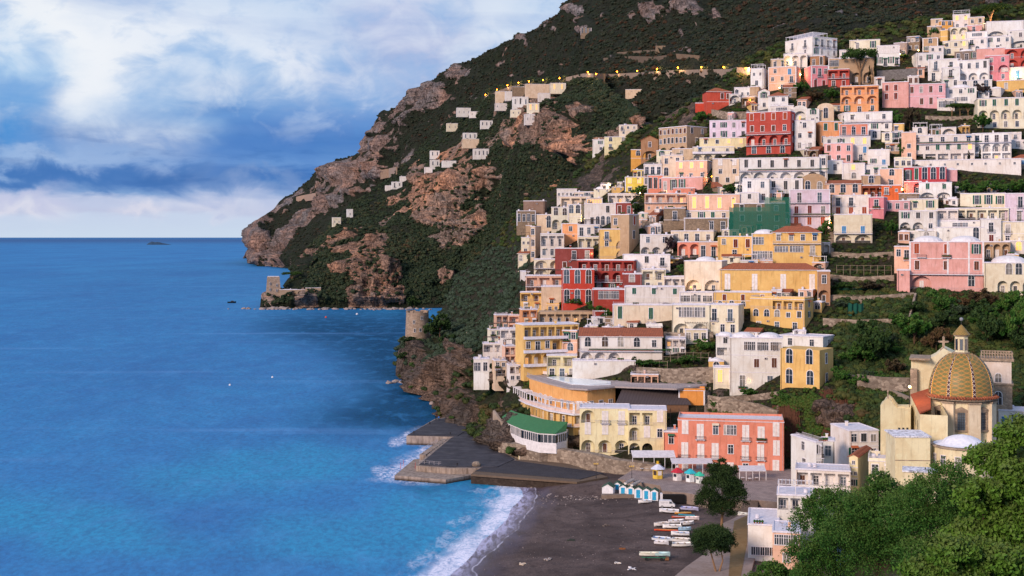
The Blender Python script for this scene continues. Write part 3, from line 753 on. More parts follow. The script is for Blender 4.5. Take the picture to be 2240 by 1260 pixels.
def bush_mesh(name, mat, seed, n=170, lumps=6, leaf=.16, flat=.8, core=True):
    r = np.random.default_rng(seed); P = []; Rn = []; LUM = []
    for k in range(lumps):
        c = sphere_pts(1, r)[0] * r.uniform(.2, .62); c[2] = abs(c[2]) * .9 - .1; rad = r.uniform(.32, .52); LUM.append((c, rad))
        q = sphere_pts(n // lumps, r); P.append(c + q * rad * r.uniform(.75, 1.08, (len(q), 1))); Rn.append(r.uniform(.1, 1, len(q)) * (.45 + .55 * np.clip(q[:, 2] + .3, 0, 1)))  # random leaf tone, tops lighter and undersides darker: light put into colour
    P = np.concatenate(P); P[:, 2] *= flat; Rn = np.concatenate(Rn)
    V, Q = leafquads(P, leaf, r, .7)
    rn4 = np.repeat(Rn, 4)
    if core:
        bm = __import__('bmesh').new(); cv = []; cf = []
        __import__('bmesh').ops.create_icosphere(bm, subdivisions=2, radius=1); B_ = np.array([v.co[:] for v in bm.verts]); T_ = np.array([[v.index for v in f.verts] for f in bm.faces]); bm.free()
        T_ = np.concatenate([T_, T_[:, 2:]], 1)
        k0 = len(V)
        for i, (c, rad) in enumerate(LUM):
            q = B_ * rad * .93 * (1 + .2 * fbm(B_ * 2.3 + seed + i * 3, 3))[:, None] + c; q[:, 2] *= flat; cv.append(q); cf.append(T_ + k0); k0 += len(q)
        V = np.concatenate([V] + cv); m4 = len(Q)
        bmv = np.concatenate(cv); tri_ = np.concatenate(cf)
        me = bpy.data.meshes.new(name); me.from_pydata(V.tolist(), [], Q.tolist() + tri_[:, :3].tolist()); me.materials.append(mat)
        me.attributes.new('rnd', 'FLOAT', 'POINT').data.foreach_set('value', np.concatenate([rn4, np.full(len(bmv), .32)]).astype(np.float32))
        sm = np.zeros(len(me.polygons), bool); sm[m4:] = True; me.polygons.foreach_set('use_smooth', sm); me.update(); return me
    me = npmesh(name, V, Q, [mat], False, {'rnd': rn4})
    return me
def scatter(name, pts, rad, protos, seed=0):
    """one object of countless bushes: a point cloud mesh with the bushes put on it"""
    me = bpy.data.meshes.new(name); pts = np.asarray(pts, np.float32)
    me.vertices.add(len(pts)); me.vertices.foreach_set('co', pts.ravel())
    r = np.random.default_rng(seed)
    for a, v_ in (('rad', rad), ('pick', r.integers(0, len(protos), len(pts))), ('spin', r.uniform(0, 6.28, len(pts)))):
        x = me.attributes.new(a, 'FLOAT', 'POINT'); x.data.foreach_set('value', np.asarray(v_, np.float32))
    o = link(name, me, kind='stuff')
    ng = bpy.data.node_groups.new(name, 'GeometryNodeTree')
    ng.interface.new_socket('Geometry', in_out='INPUT', socket_type='NodeSocketGeometry')
    ng.interface.new_socket('Geometry', in_out='OUTPUT', socket_type='NodeSocketGeometry')
    N = ng.nodes; L = ng.links
    gi = N.new('NodeGroupInput'); go = N.new('NodeGroupOutput')
    col = bpy.data.collections.new(name + '_kinds')
    for p in protos: col.objects.link(p)
    ci = N.new('GeometryNodeCollectionInfo'); ci.inputs['Collection'].default_value = col
    ci.inputs['Separate Children'].default_value = True; ci.inputs['Reset Children'].default_value = True
    ip = N.new('GeometryNodeInstanceOnPoints'); ip.inputs['Pick Instance'].default_value = True
    def na(nm):
        x = N.new('GeometryNodeInputNamedAttribute'); x.data_type = 'FLOAT'; x.inputs[0].default_value = nm; return x.outputs[0]
    cz = N.new('ShaderNodeCombineXYZ'); L.new(na('spin'), cz.inputs[2])
    L.new(gi.outputs[0], ip.inputs['Points']); L.new(ci.outputs[0], ip.inputs['Instance'])
    fi = N.new('FunctionNodeFloatToInt'); L.new(na('pick'), fi.inputs[0]); L.new(fi.outputs[0], ip.inputs['Instance Index'])
    er = N.new('FunctionNodeEulerToRotation'); L.new(cz.outputs[0], er.inputs[0]); L.new(er.outputs[0], ip.inputs['Rotation'])
    L.new(na('rad'), ip.inputs['Scale']); L.new(ip.outputs[0], go.inputs[0])
    md = o.modifiers.new('scatter', 'NODES'); md.node_group = ng
    return o
L_FAR = leafmat('far_scrub', ['1f2b2c', '29372f', '353d31', '3b3a30', '2c3a31', '56392d', '37422f'], .10)
L_MID = leafmat('hill_scrub', ['1d2b24', '2a3a29', '26352c', '424b34', '2b3b2f', '4e4a36', '55402f'], .18)
L_TOWN = leafmat('garden_scrub', ['1c2b1a', '33472a', '24361f', '58562e', '3b5a2a', '5a4430', '283c28'], .35)
def protos(mat, tagname, k=4, n=170, leaf=.16, lumps=6, flat=.8):
    return [bpy.data.objects.new('%s_kind' % tagname, bush_mesh('%s_leaves' % tagname, mat, 100 + i + len(tagname), n, lumps, leaf, flat)) for i in range(k)]
def pick(T, n, wfun, seed):
    o, PX, PY, P, rock = T
    w = wfun(PX, PY, rock); w = np.clip(w, 0, None); cell = w.ravel(); cell = cell / cell.sum()
    r = np.random.default_rng(seed); idx = r.choice(len(cell), n, p=cell); nt = PX.shape[1]
    i, j = idx // nt, idx % nt; i = np.minimum(i, PX.shape[0] - 2); j = np.minimum(j, nt - 2)
    a, b = r.random(n)[:, None], r.random(n)[:, None]
    q = P[i, j] * (1 - a) * (1 - b) + P[i + 1, j] * a * (1 - b) + P[i, j + 1] * (1 - a) * b + P[i + 1, j + 1] * a * b
    return q, PX[i, j], PY[i, j], r
def cellarea(P):
    du = np.gradient(P, axis=0); dv = np.gradient(P, axis=1)
    return np.linalg.norm(np.cross(du, dv), axis=-1)
# far mountain
def wM(PX, PY, rock):
    vis = (PY > -30) & (PY < 600) & (PX < 2300) & (PX > 556)
    hid = ((PX > 1420) & (PY > 330)) | ((PX > 1350) & (PY > 420)) | ((PX > 700) & (PY > 560))
    prs = np.abs(np.gradient(PX, axis=0) * np.gradient(PY, axis=1))
    return (prs * vis * ~hid) * np.clip(1 - rock * 1.5, .03, 1) * keepclear(PX, PY) + 1e-9 * vis
q, a, b, r = pick(T_M, 30000, wM, 1)
Yd = q[:, 1]; rad = (1.5 + 3.6 * r.random(len(q)) ** 1.8) * np.interp(Yd, [1000, 1400, 2800], [.8, 1, 1.05]); q[:, 2] += rad * .15
scatter('mountain_forest', q, rad, protos(L_FAR, 'far', 4, 60, .2))
def wB(PX, PY, rock):
    prs = np.abs(np.gradient(PX, axis=0) * np.gradient(PY, axis=1))
    vis = (PY < 668) & (PX > 574)
    hid = ((PX > 1160) & (PY > 470)) | ((PX > 1020) & (PY > 640))
    cl = fbm(np.stack([PX / 22, PY / 22, PX * 0], -1), 3)
    return prs * vis * ~hid * np.clip(1 - rock * 1.3, .07, 1) * np.clip(1.0 + cl * 1.6, .08, 1.8) * keepclear(PX, PY)
q, a, b, r = pick(T_B, 26000, wB, 2)
q2 = q.copy(); rad = .9 + 2.8 * r.random(len(q)) ** 2; q[:, 2] += rad * .2
scatter('cliff_scrub', q, rad, protos(L_MID, 'mid', 4, 90, .18))
# ---------- buildings
WHT = plain('white_paint', 'e4e0e4', .6); DGLASS = glassmat()
LIT = emit('lit_window', 'ffb868', .7)
IRON = plain('iron', '3c3a3e', .5, .4); RAIL = plain('rail_paint', 'b9b2b8', .5)
FRAMEM = {'w': WHT, 's': plain('shutter_brown', '5f3a2c', .7), 'g': plain('shutter_green', '1f5a4a', .6), 'b': plain('door_blue', '3f86ba', .6),
          'r': plain('shutter_rust', 'a0492c', .7), 'c': plain('shutter_cream', 'e4dedc', .7), 'm': plain('shutter_maroon', '6d2c28', .7), 'l': LIT, 'k': plain('shutter_dark', '3d3f42', .6)}
STONEW = stonemat('house_stone', '9c8670', '79695a', 1.9)
SLAB = plain('roof_slab', 'dcd8e2', .85); TERR = plain('terrace_floor', '9d7f76', .9)
CACHE = {}
def cached(key, fn):
    if key not in CACHE: CACHE[key] = fn()
    return CACHE[key]
def archpts(x0, x1, z0, z1, n=8):
    """outline of an opening with a round head, ccw from the lower left, without the bottom edge"""
    r = (x1 - x0) / 2; cx = (x0 + x1) / 2; rz = min(r, (z1 - z0) * .6); zc = z1 - rz
    return [(x0, z0)] + [(cx - r * math.cos(math.pi * i / n), zc + rz * math.sin(math.pi * i / n)) for i in range(n + 1)] + [(x1, z0)]
def window_frame(kind, w, h):
    """frame, sill and lintel (or leaves of a closed shutter), centred on x, foot at z=0, wall face at y=0"""
    q = MB(); fw = max(.1, min(.17, w * .13)); fm = WHT
    if kind in 'aAB':
        ou = archpts(-w / 2 - fw, w / 2 + fw, 0, h + fw); inn = archpts(-w / 2, w / 2, 0, h)
        n = len(ou); vs = [(x, -.09, z) for x, z in ou] + [(x, -.09, z) for x, z in inn] + [(x, .01, z) for x, z in ou] + [(x, -.01, z) for x, z in inn]
        fs = []
        for i in range(n - 1):
            fs += [(i + 1, i, n + i, n + i + 1), (i, i + 1, 2 * n + i + 1, 2 * n + i), (n + i + 1, n + i, 3 * n + i, 3 * n + i + 1)]
        q.add(vs, fs, fm)
        if w > .9:
            q.box(-.045, .045, -.075, -.01, 0, h, fm); q.box(-w / 2, w / 2, -.07, -.012, h * .55, h * .55 + .08, fm)
    else:
        for a, b in ((-w / 2 - fw, -w / 2), (w / 2, w / 2 + fw)): q.box(a, b, -.09, .01, 0, h, fm)
        q.box(-w / 2 - fw, w / 2 + fw, -.092, .012, h, h + fw, fm)
        if kind in 'wlodjN':
            q.box(-.04, .04, -.07, -.01, 0, h, fm)
            if h > 1.9: q.box(-w / 2, w / 2, -.065, -.012, h * .68, h * .68 + .07, fm)
        if kind not in 'djb': q.box(-w / 2 - fw - .06, w / 2 + fw + .06, -.2, .014, -.13, 0, fm)
        if kind in 'oj':
            for sx in (-1, 1):
                c = sx * (w / 2 + fw + w * .24)
                q.box(c - w * .23, c + w * .23, -.11, -.03, 0, h, FRAMEM['g' if w * 100 % 2 < 1 else 's'])
    return q.mesh('frame')
def window_pane(kind, w, h):
    q = MB(); mt = {'w': DGLASS, 'o': DGLASS, 'd': DGLASS, 'j': DGLASS, 'a': DGLASS, 'A': DGLASS, 'l': LIT, 'B': LIT}.get(kind, FRAMEM.get(kind, DGLASS))
    if kind in 'aAB':
        q.wallpoly(archpts(-w / 2, w / 2, 0, h), -.03, .02, mt)
    elif kind in 'sgbrcmk':
        g = w * .03
        q.box(-w / 2, -g, -.07, .02, 0, h, mt); q.box(g, w / 2, -.07, .02, 0, h, mt)
        n = int(h / .32)
        for i in range(n):
            z = (i + .5) * h / n; q.box(-w / 2 + .1, -g - .06, -.1, -.06, z - .06, z + .05, mt); q.box(g + .06, w / 2 - .1, -.1, -.06, z - .06, z + .05, mt)
    else: q.box(-w / 2, w / 2, -.03, .02, 0, h, mt)
    return q.mesh('pane')
def railing(w, dp, style='iron'):
    q = MB(); m = IRON if style == 'iron' else RAIL; H_ = .95
    def run(x0, y0, x1, y1):
        L = math.hypot(x1 - x0, y1 - y0); an = math.atan2(y1 - y0, x1 - x0); M = Matrix.Translation((x0, y0, 0)) @ Matrix.Rotation(an, 4, 'Z')
        q.box(0, L, -.035, .035, H_ - .07, H_, m, M); q.box(0, L, -.025, .025, .06, .12, m, M)
        n = max(2, int(L / .32))
        for i in range(n + 1):
            x = L * i / n; q.box(x - .022, x + .022, -.022, .022, .12, H_ - .07, m, M)
    run(-w / 2, -dp, w / 2, -dp); run(-w / 2, 0, -w / 2, -dp); run(w / 2, 0, w / 2, -dp)
    return q.mesh('railing')
def r1(x, s=.1): return max(s, round(x / s) * s)
def add_window(par, kind, x, z, w, h, face=None, y=0.):
    w = r1(w); h = r1(h); k = kind
    nm = {'d': 'french_door', 'b': 'door', 'j': 'french_door'}.get(k, 'window')
    fr = link(nm, cached(('f', k, w, h), lambda: window_frame(k, w, h)), par, (x, y, z))
    pn = link('shutter' if k in 'sgbrcmk' else 'pane', cached(('p', k, w, h), lambda: window_pane(k, w, h)), fr)
    if face is not None: fr.matrix_local = face @ Matrix.Translation((x, y, z))
    return fr
def balcony(par, x, z, w, dp=1.0, style='iron', wallm=None, face=None, y=0.):
    w = r1(w, .4)
    def slab():
        q = MB(); q.box(-w / 2, w / 2, -dp, .02, -.16, 0, SLAB)
        if w > 1.6:
            for sx in (-.36, .36): q.box(w * sx - .08, w * sx + .08, -dp * .7, .01, -.42, -.16, SLAB)
        return q.mesh('balcony')
    o = link('balcony', cached(('b', w, dp), slab), par, (x, y, z))
    if face is not None: o.matrix_local = face @ Matrix.Translation((x, y, z))
    if w > 1.5 and (int(x * 37 + z * 91 + w * 13) % 3) == 0:
        def pl_():
            q = MB(); rp_ = random.Random(int(w * 10)); q.box(-w * .4, w * .4, -dp + .16, -dp + .36, .003, .28, plain('terracotta_pot', 'a85f3e', .8))
            for k in range(int(w / .3)):
                cx = -w * .38 + k * .3; q.rev([(.02, .28), (.2, .45), (.16, .7), (.02, .85)], 6, plain('pot_plant', '2f5426', .9), (cx, -dp + .26))
            return q.mesh('planter')
        link('planter', cached(('pl', w, dp), pl_), o)
    if style == 'solid':
        def sol():
            q = MB(); q.box(-w / 2, w / 2, -dp, -dp + .14, .003, .85, SLAB); q.box(-w / 2, -w / 2 + .14, -dp + .142, 0, .003, .85, SLAB); q.box(w / 2 - .14, w / 2, -dp + .142, 0, .003, .85, SLAB)
            return q.mesh('parapet')
        link('parapet', cached(('s', w, dp), sol), o)
    else: link('railing', cached(('r', w, dp, style), lambda: railing(w - .1, dp - .06, style)), o)
    return o
SHAPE = {'w': (.85, .42), 's': (.9, .45), 'g': (.9, .52), 'b': (.95, .66), 'r': (.95, .5), 'c': (.9, .6), 'm': (.9, .62), 'k': (.9, .5), 'l': (.9, .5), 'o': (.8, .5), 'd': (.95, .66), 'C': (.95, .66), 'j': (.85, .66), 'a': (1.15, .6), 'B': (1.2, .6), 'q': (.55, .25), 'A': (1, 1), 'h': (2.0, .42), 'H': (2.2, .5)}
def parse(rows):
    out = []
    for rw in rows.split('/'):
        fl = ''.join(c for c in rw if c in '+^=~_'); body = ''.join(c for c in rw if c not in '+^=~_')
        seq = []
        for n, k in re.findall(r'(\d*)([a-zA-Z])', body): seq += [k] * (int(n) if n else 1)
        out.append((seq, fl))
    return out
def facade(par, rows, W, h, wm, ztop=None, face=None, deep=1.7, solid=False, rnd=None):
    """lay the rows of openings on a wall W wide and h high; returns the depth left free for loggias"""
    rnd = rnd or random; P = parse(rows); n = len(P); rh = h / n; loggia = []
    for i, (seq, fl) in enumerate(P):
        z0 = h - (i + 1) * rh; k = len(seq)
        if not k: continue
        if 'A' in seq or 'V' in seq:
            loggia.append(i)
        bw = W / k
        for j, c in enumerate(seq):
            x = -W / 2 + bw * (j + .5)
            if c in 'xAV': continue
            if c in 'wsgkm' and rnd.random() < .3: c = rnd.choice({'w': 'ookwd', 's': 'wssw', 'g': 'wgo', 'k': 'wwk', 'm': 'wmd'}[c])
            x += rnd.uniform(-.04, .04) * bw
            sw, sh = SHAPE.get(c, (.9, .5)); hh = min(rh * .78, rh * sh * rnd.choice([1.1, 1.18, 1.18, 1.24])); ww = min(bw * .66, max(.6, min(1.7, rh * .44)) * sw)
            if c in 'hH': ww = min(bw * .86, rh * 1.6)
            low = c in 'dbjmC'
            zz = z0 + (.12 if low else rh * .3) + (.0 if not low else 0)
            kk = {'q': 'w', 'h': 'w', 'H': 'w', 'C': 'c'}.get(c, c)
            if c in 'hH':
                m_ = max(2, int(ww / .9)); 
                for e in range(m_): add_window(par, 'w', x - ww / 2 + ww * (e + .5) / m_, zz, ww / m_ - .18, hh, face)
            else: add_window(par, kk, x, zz, ww, hh, face)
            if c in 'djC' and '+' not in fl and '_' not in fl:
                balcony(par, x, z0 + .08, min(bw * .9, ww + 1.0), .8, 'iron', face=face)
            if '^' in fl or (rnd.random() < .1 and c in 'wdogk' and rh > 2.2):
                am = WHT if '^' in fl else rnd.choice([plain('awning_cream', 'dccfb8', .8), plain('awning_green', '3f6e54', .8), plain('awning_rust', 'b0603c', .8), plain('awning_blue', '4a78a8', .8), WHT])
                q = MB(); q.add([(-ww * .7, -.02, .5), (ww * .7, -.02, .5), (ww * .7, -.9, .05), (-ww * .7, -.9, .05), (-ww * .7, -.02, .42), (ww * .7, -.02, .42), (ww * .7, -.9, -.03), (-ww * .7, -.9, -.03)], [(0, 1, 2, 3)[::-1], (4, 5, 6, 7), (3, 2, 6, 7)[::-1], (0, 3, 7, 4)[::-1], (2, 1, 5, 6)[::-1]], am)
                o = q.build('awning', par, loc=(x, 0, zz + hh))
                if face is not None: o.matrix_local = face @ Matrix.Translation((x, 0, zz + hh))
        if '+' in fl: balcony(par, 0, z0 + .06, W + .1, 1.15, 'white' if '=' not in fl else 'solid', face=face)
        elif '=' in fl: balcony(par, 0, z0 + .06, W + .1, 1.15, 'solid', face=face)
    return loggia
def house(x0, x1, yt, yb, col, rows, label, rot=0., roof='f', dp=None, dY=0., name='house', side='', cat=None, group=None, Y=None, base=5., side2=''):
    if Y is not None and x0 > 1700 and x0 < 2170 and yb > 900: base = 14.
    xc = (x0 + x1) / 2; az = math.atan((xc - 1120) / F)
    Y0 = (DY(xc, yb) if Y is None else Y) + dY
    if dp is None:
        y2 = DY(xc, yt); dp = max(4.5, min(11, .8 * (y2 - Y0)))
    tot = (x1 - x0) / F * Y0 * math.cos(az); th = R(abs(rot))
    W = max(2., (tot - dp * math.sin(th)) / math.cos(th))
    h = (yb - yt) / F * Y0
    sx = 1 if rot > 0 else -1          # rot > 0 shows the right-hand side wall
    # front centre: nearest corner sits on Y0
    p = at(xc, yb, Y0)
    rz = -az + (0 if rot == 0 else -sx * th)
    if rot:
        shift = -sx * dp * math.sin(th) / 2
        p = p + Vector((math.cos(-az), math.sin(-az), 0)) * shift + Vector((math.sin(az), math.cos(az), 0)) * (W * math.sin(th) / 2)
    rt = root(name, p, rz, label=label, cat=cat or name.replace('_', ' '), group=group)
    rnd = random.Random(int(x0 * 31 + yt * 7))
    wm = STONEW if col == 'stone' else wallmat(col)
    P_ = parse(rows); n = len(P_); rh = h / n
    q = MB(); lg = {}
    for i, (seq, fl) in enumerate(P_):
        if 'A' in seq or 'V' in seq: lg[i] = seq
    if not lg: q.box(-W / 2, W / 2, 0, dp, -base, h, wm)
    else:
        deep = min(1.9, dp * .35)
        q.box(-W / 2, W / 2, deep, dp, -base, h, wm)
        z_hi = h; i = 0
        for i in range(n):
            a, b = h - (i + 1) * rh, h - i * rh
            if i not in lg: q.box(-W / 2, W / 2, 0, deep - .002, a + .001 if i < n - 1 else -base, b - .001, wm)
            else:
                seq = lg[i]; k = len(seq); bw = W / k; fz = a + .12
                q.box(-W / 2, W / 2, .02, deep - .002, a, fz, wm)            # loggia floor
                q.box(-W / 2, W / 2, .34, deep - .004, b - .14, b - .001, wm)      # ceiling
                for sx_ in (-1, 1): q.box(*sorted((sx_ * W / 2, sx_ * (W / 2 - .25))), .34, deep - .006, fz, b - .14, wm)
                for j, c in enumerate(seq):
                    xa, xb = -W / 2 + j * bw, -W / 2 + (j + 1) * bw; pw = max(.18, bw * .09)
                    if c == 'A':
                        ar = archpts(xa + pw, xb - pw, fz, b - rh * .1)
                        q.wallpoly([(xa, fz)] + ar + [(xb, fz), (xb, b - .002), (xa, b - .002)], 0, .32, wm)
                    elif c == 'V':
                        q.wallpoly([(xa, fz), (xa + pw, fz), (xa + pw, b - rh * .16), (xb - pw, b - rh * .16), (xb - pw, fz), (xb, fz), (xb, b - .002), (xa, b - .002)], 0, .32, wm)
                    else: q.wallpoly([(xa, fz), (xb, fz), (xb, b - .002), (xa, b - .002)], 0, .32, wm)
                if i == n - 1 and base > 0: q.box(-W / 2, W / 2, 0, deep - .002, -base, a - .001, wm)
    tm_ = rnd.choice([WHT, SLAB, wm])
    if n > 1 and rnd.random() < .6:
        for i in range(1, n):
            if i not in lg and i - 1 not in lg: q.box(-W / 2 - .05, W / 2 + .05, -.07, .0, h - i * rh - .09, h - i * rh + .07, tm_)
    if not lg and rnd.random() < .35 and W > 5:
        for s_ in (-1, 1): q.box(*sorted((s_ * W / 2, s_ * (W / 2 - .45))), -.055, -.001, 0, h - .02, tm_)
    q.build('wall', rt)
    if rnd.random() < .7:
        xx = rnd.choice([-1, 1]) * (W / 2 - rnd.uniform(.15, .5)); p_ = MB(); p_.tube((xx, -.1, -1), (xx, -.1, h), .06, .06, rnd.choice([IRON, RAIL, plain('rust_pipe', '7a5240', .7)]), 5); p_.build('drainpipe', rt)
    if rnd.random() < .45:
        xx = rnd.uniform(-W * .4, W * .4); p_ = MB(); p_.box(xx - .4, xx + .4, -.42, -.06, 0, .55, RAIL); p_.box(xx - .22, xx + .22, -.44, -.42, .08, .48, IRON); p_.build('air_conditioner', rt, loc=(0, 0, rnd.randrange(n) * rh + rh * .78))
    facade(rt, rows, W, h, wm, rnd=rnd)
    for i, seq in lg.items():
        k = len(seq); bw = W / k; z0 = h - (i + 1) * rh; deep = min(1.9, dp * .35)
        for j, c in enumerate(seq):
            if c in 'AV':
                x = -W / 2 + bw * (j + .5); kd = rnd.choice('dddcsl') if i % 2 == 0 else rnd.choice('ddcdk')
                if kd == 'l' and rnd.random() < .6: kd = 'd'
                add_window(rt, kd, x, z0 + .14, min(1.1, bw * .45), rh * .55, y=deep - .002)
        fl = P_[i][1]
        if '+' not in fl and '=' not in fl:
            g = MB(); 
            g.box(-W / 2 + .1, W / 2 - .1, -.05, -.0, .86, .92, RAIL)
            m_ = int(W / .35)
            for e in range(m_ + 1):
                xx = -W / 2 + .1 + (W - .2) * e / m_; g.box(xx - .02, xx + .02, -.045, -.005, .02, .86, RAIL)
            g.build('railing', rt, loc=(0, -.001, z0 + .12))
    if side:   # openings on the side wall that shows
        s_ = 1 if rot >= 0 else -1
        fm = Matrix.Translation((s_ * W / 2, dp / 2, 0)) @ Matrix.Rotation(R(90 * s_), 4, 'Z')
        facade(rt, side, dp, h, wm, face=fm, rnd=rnd)
    if side2:
        s_ = -1 if rot >= 0 else 1
        fm = Matrix.Translation((s_ * W / 2, dp / 2, 0)) @ Matrix.Rotation(R(90 * s_), 4, 'Z')
        facade(rt, side2, dp, h, wm, face=fm, rnd=rnd)
    # roofs
    q = MB(); e = .14
    for c in roof:
        if c in 'fp':
            q.box(-W / 2 - e, W / 2 + e, -e, dp + e, h + .002, h + .18, SLAB)
            pm = wm if c == 'p' else SLAB; ph = .35 if c == 'f' else .75
            q.box(-W / 2, W / 2, 0, .2, h + .182, h + ph, pm); q.box(-W / 2, W / 2, dp - .2, dp, h + .182, h + ph, pm)
            q.box(-W / 2, -W / 2 + .2, .202, dp - .202, h + .182, h + ph, pm); q.box(W / 2 - .2, W / 2, .202, dp - .202, h + .182, h + ph, pm)
        elif c == 't' or c == 'T':
            e2 = .45; rhh = min(2.6, dp * .26); tm = tilemat()
            if c == 't':
                rx = min(dp / 2, W / 2 - .2)
                vs = [(-W / 2 - e2, -e2, h), (W / 2 + e2, -e2, h), (W / 2 + e2, dp + e2, h), (-W / 2 - e2, dp + e2, h), (-W / 2 + rx, dp / 2, h + rhh), (W / 2 - rx, dp / 2, h + rhh)]
                fs = [(0, 1, 5, 4), (1, 2, 5), (2, 3, 4, 5), (3, 0, 4), (3, 2, 1, 0)]
            else:
                vs = [(-W / 2 - e2, -e2, h), (W / 2 + e2, -e2, h), (W / 2 + e2, dp + e2, h), (-W / 2 - e2, dp + e2, h), (-W / 2 - e2, dp, h + rhh), (W / 2 + e2, dp, h + rhh)]
                fs = [(0, 1, 5, 4), (1, 2, 5), (2, 3, 4, 5), (3, 0, 4), (3, 2, 1, 0)]
            vs = [(x, y, z + .01) for x, y, z in vs]
            q.add(vs, fs, tm); q.box(-W / 2 - e2, W / 2 + e2, -e2 - .05, -e2 + .12, h - .16, h + .008, WHT)
        elif c == 'G':    # gable to the front
            e2 = .35; rhh = W * .24; tm = tilemat()
            q.wallpoly([(-W / 2, h + .002), (W / 2, h + .002), (0, h + rhh)], 0, dp, wm)
            for s_ in (-1, 1):
                v = [(s_ * (W / 2 + e2), -e2, h - e2 * .48), (0, -e2, h + rhh + .02), (0, dp + e2, h + rhh + .02), (s_ * (W / 2 + e2), dp + e2, h - e2 * .48)]
                v2 = [(a, b, c_ + .14) for a, b, c_ in v]
                q.add(v + v2, [(0, 1, 2, 3), (7, 6, 5, 4), (0, 4, 5, 1), (3, 2, 6, 7), (0, 3, 7, 4)], tm)
        elif c in 'dD':   # shallow white domes
            k = 1 if c == 'd' else 2
            for j in range(k):
                cx = 0 if k == 1 else (-W / 4 + j * W / 2); r = min(W / k, dp) * .42
                q.rev([(r, h + .19)] + [(r * math.cos(a_), h + .19 + r * .42 * math.sin(a_)) for a_ in np.linspace(.05, 1.57, 7)], 16, WHT, (cx, dp / 2))
        elif c == 'v':    # barrel vault with a round gable to the front
            pts = [(-W / 2 - .1, h + .002), (W / 2 + .1, h + .002)] + [((W / 2 + .1) * math.cos(a_), h + .003 + W * .3 * math.sin(a_)) for a_ in np.linspace(.05, math.pi - .05, 14)]
            q.wallpoly(pts, -.08, dp, wm)
    if q.f: q.build('roof', rt)
    if 'P' in roof or 'Q' in roof:   # roof terrace with posts and a shade
        q = MB(); pm = WHT if 'P' in roof else plain('dark_timber', '54443c', .8); hh = 2.3
        for xx in np.linspace(-W / 2 + .3, W / 2 - .3, max(2, int(W / 3) + 1)):
            for yy in (.4, dp * .6): q.box(xx - .07, xx + .07, yy - .07, yy + .07, h + .36, h + hh, pm)
        q.box(-W / 2 + .1, W / 2 - .1, .3, .45, h + hh, h + hh + .14, pm); q.box(-W / 2 + .1, W / 2 - .1, dp * .6 - .07, dp * .6 + .07, h + hh, h + hh + .14, pm)
        m_ = int(W / .8)
        for i in range(m_ + 1):
            xx = -W / 2 + .15 + (W - .3) * i / m_; q.box(xx - .05, xx + .05, .1, dp * .62, h + hh + .142, h + hh + .25, pm)
        q.build('pergola', rt)
    if 'R' in roof:   # railing round the roof terrace
        o = link('railing', cached(('r', r1(W, .4), r1(dp * .8, .4), 'white'), lambda: railing(r1(W, .4) - .3, r1(dp * .8, .4), 'white')), rt, (0, dp * .8 + .2, h + .18))
    if 'f' in roof or 'p' in roof:
        for _ in range(rnd.choice([1, 1, 2, 3, 4])):
            q = MB(); xx = rnd.uniform(-W * .4, W * .4); yy = rnd.uniform(dp * .3, dp * .8); ty = rnd.random()
            if ty < .15:
                q.tube((0, 0, 0), (0, 0, .6), .04, .04, IRON, 5); q.rev([(.02, .55), (.3, .6), (.45, .75)], 10, RAIL); q.build('satellite_dish', rt, loc=(xx, yy, h + .181))
            elif ty < .3:
                for _k in range(4): q.rev([(.12, 0), (.2, .35), (.01, .36)], 7, plain('terracotta_pot', 'a85f3e', .8), (_k * .55, 0)); q.rev([(.02, .3), (.32, .5), (.25, .8), (.02, .95)], 7, plain('pot_plant', '2f5426', .9), (_k * .55, 0))
                q.build('plant_pots', rt, loc=(xx, .5, h + .181))
            elif ty < .5:
                q.box(-.3, .3, -.3, .3, 0, 1.1, wm); q.box(-.4, .4, -.4, .4, 1.1, 1.22, SLAB); q.build('chimney', rt, loc=(xx, yy, h + .181))
            elif ty < .75:
                q.tube((0, 0, 0), (0, 0, 1.7), .03, .03, IRON, 5); q.box(-.5, .5, -.02, .02, 1.5, 1.54, IRON); q.box(-.35, .35, -.02, .02, 1.3, 1.34, IRON); q.build('aerial', rt, loc=(xx, yy, h + .181))
            else:
                q.rev([(.01, .1), (.45, .1), (.45, .9), (.01, 1.0)], 10, SLAB); q.build('water_tank', rt, loc=(xx, yy, h + .181))
    rt['W'] = W; rt['D'] = dp; rt['hh'] = h; rt['az'] = rz
    HOUSES.append((rt, W, dp, h, p, rz))
    return rt
HOUSES = []
C = dict(W='f2eff5', O='ede4e2', C='f0e2cc', B='dcc6ae', T='bfa488', P='efbfa8', K='e8b0ab', S='dc8d98', R='e6b4be', G='eaa878', Y='f0c27c', D='e8ae5c', X='bd5349', M='964c48', L='ea9680', I='f2e0b8', V='e0cfe2', E='ac8466')
RECTS = []
def h(x0, x1, yt, yb, c, rows, label, **k):
    RECTS.append((x0, x1, yt, yb))
    if x0 < 1150 and 'Y' not in k: k['Y'] = min(hitY(x0 + 3, yb), hitY((x0 + x1) / 2, yb), hitY(x1 - 3, yb)) - .3; k.setdefault('dp', 6)
    if c == 'W' and x0 >= 1560 and yt > 480: c = 'f3ebe8'
    if c == 'W' and x0 < 1560: c = ('f4e6d6', 'f0d6c2', 'f3ece8', 'efdcc8', 'f1e6e4')[int(x0 + yt) % 5]
    return house(x0, x1, yt, yb, C.get(c, c), rows, label, **k)
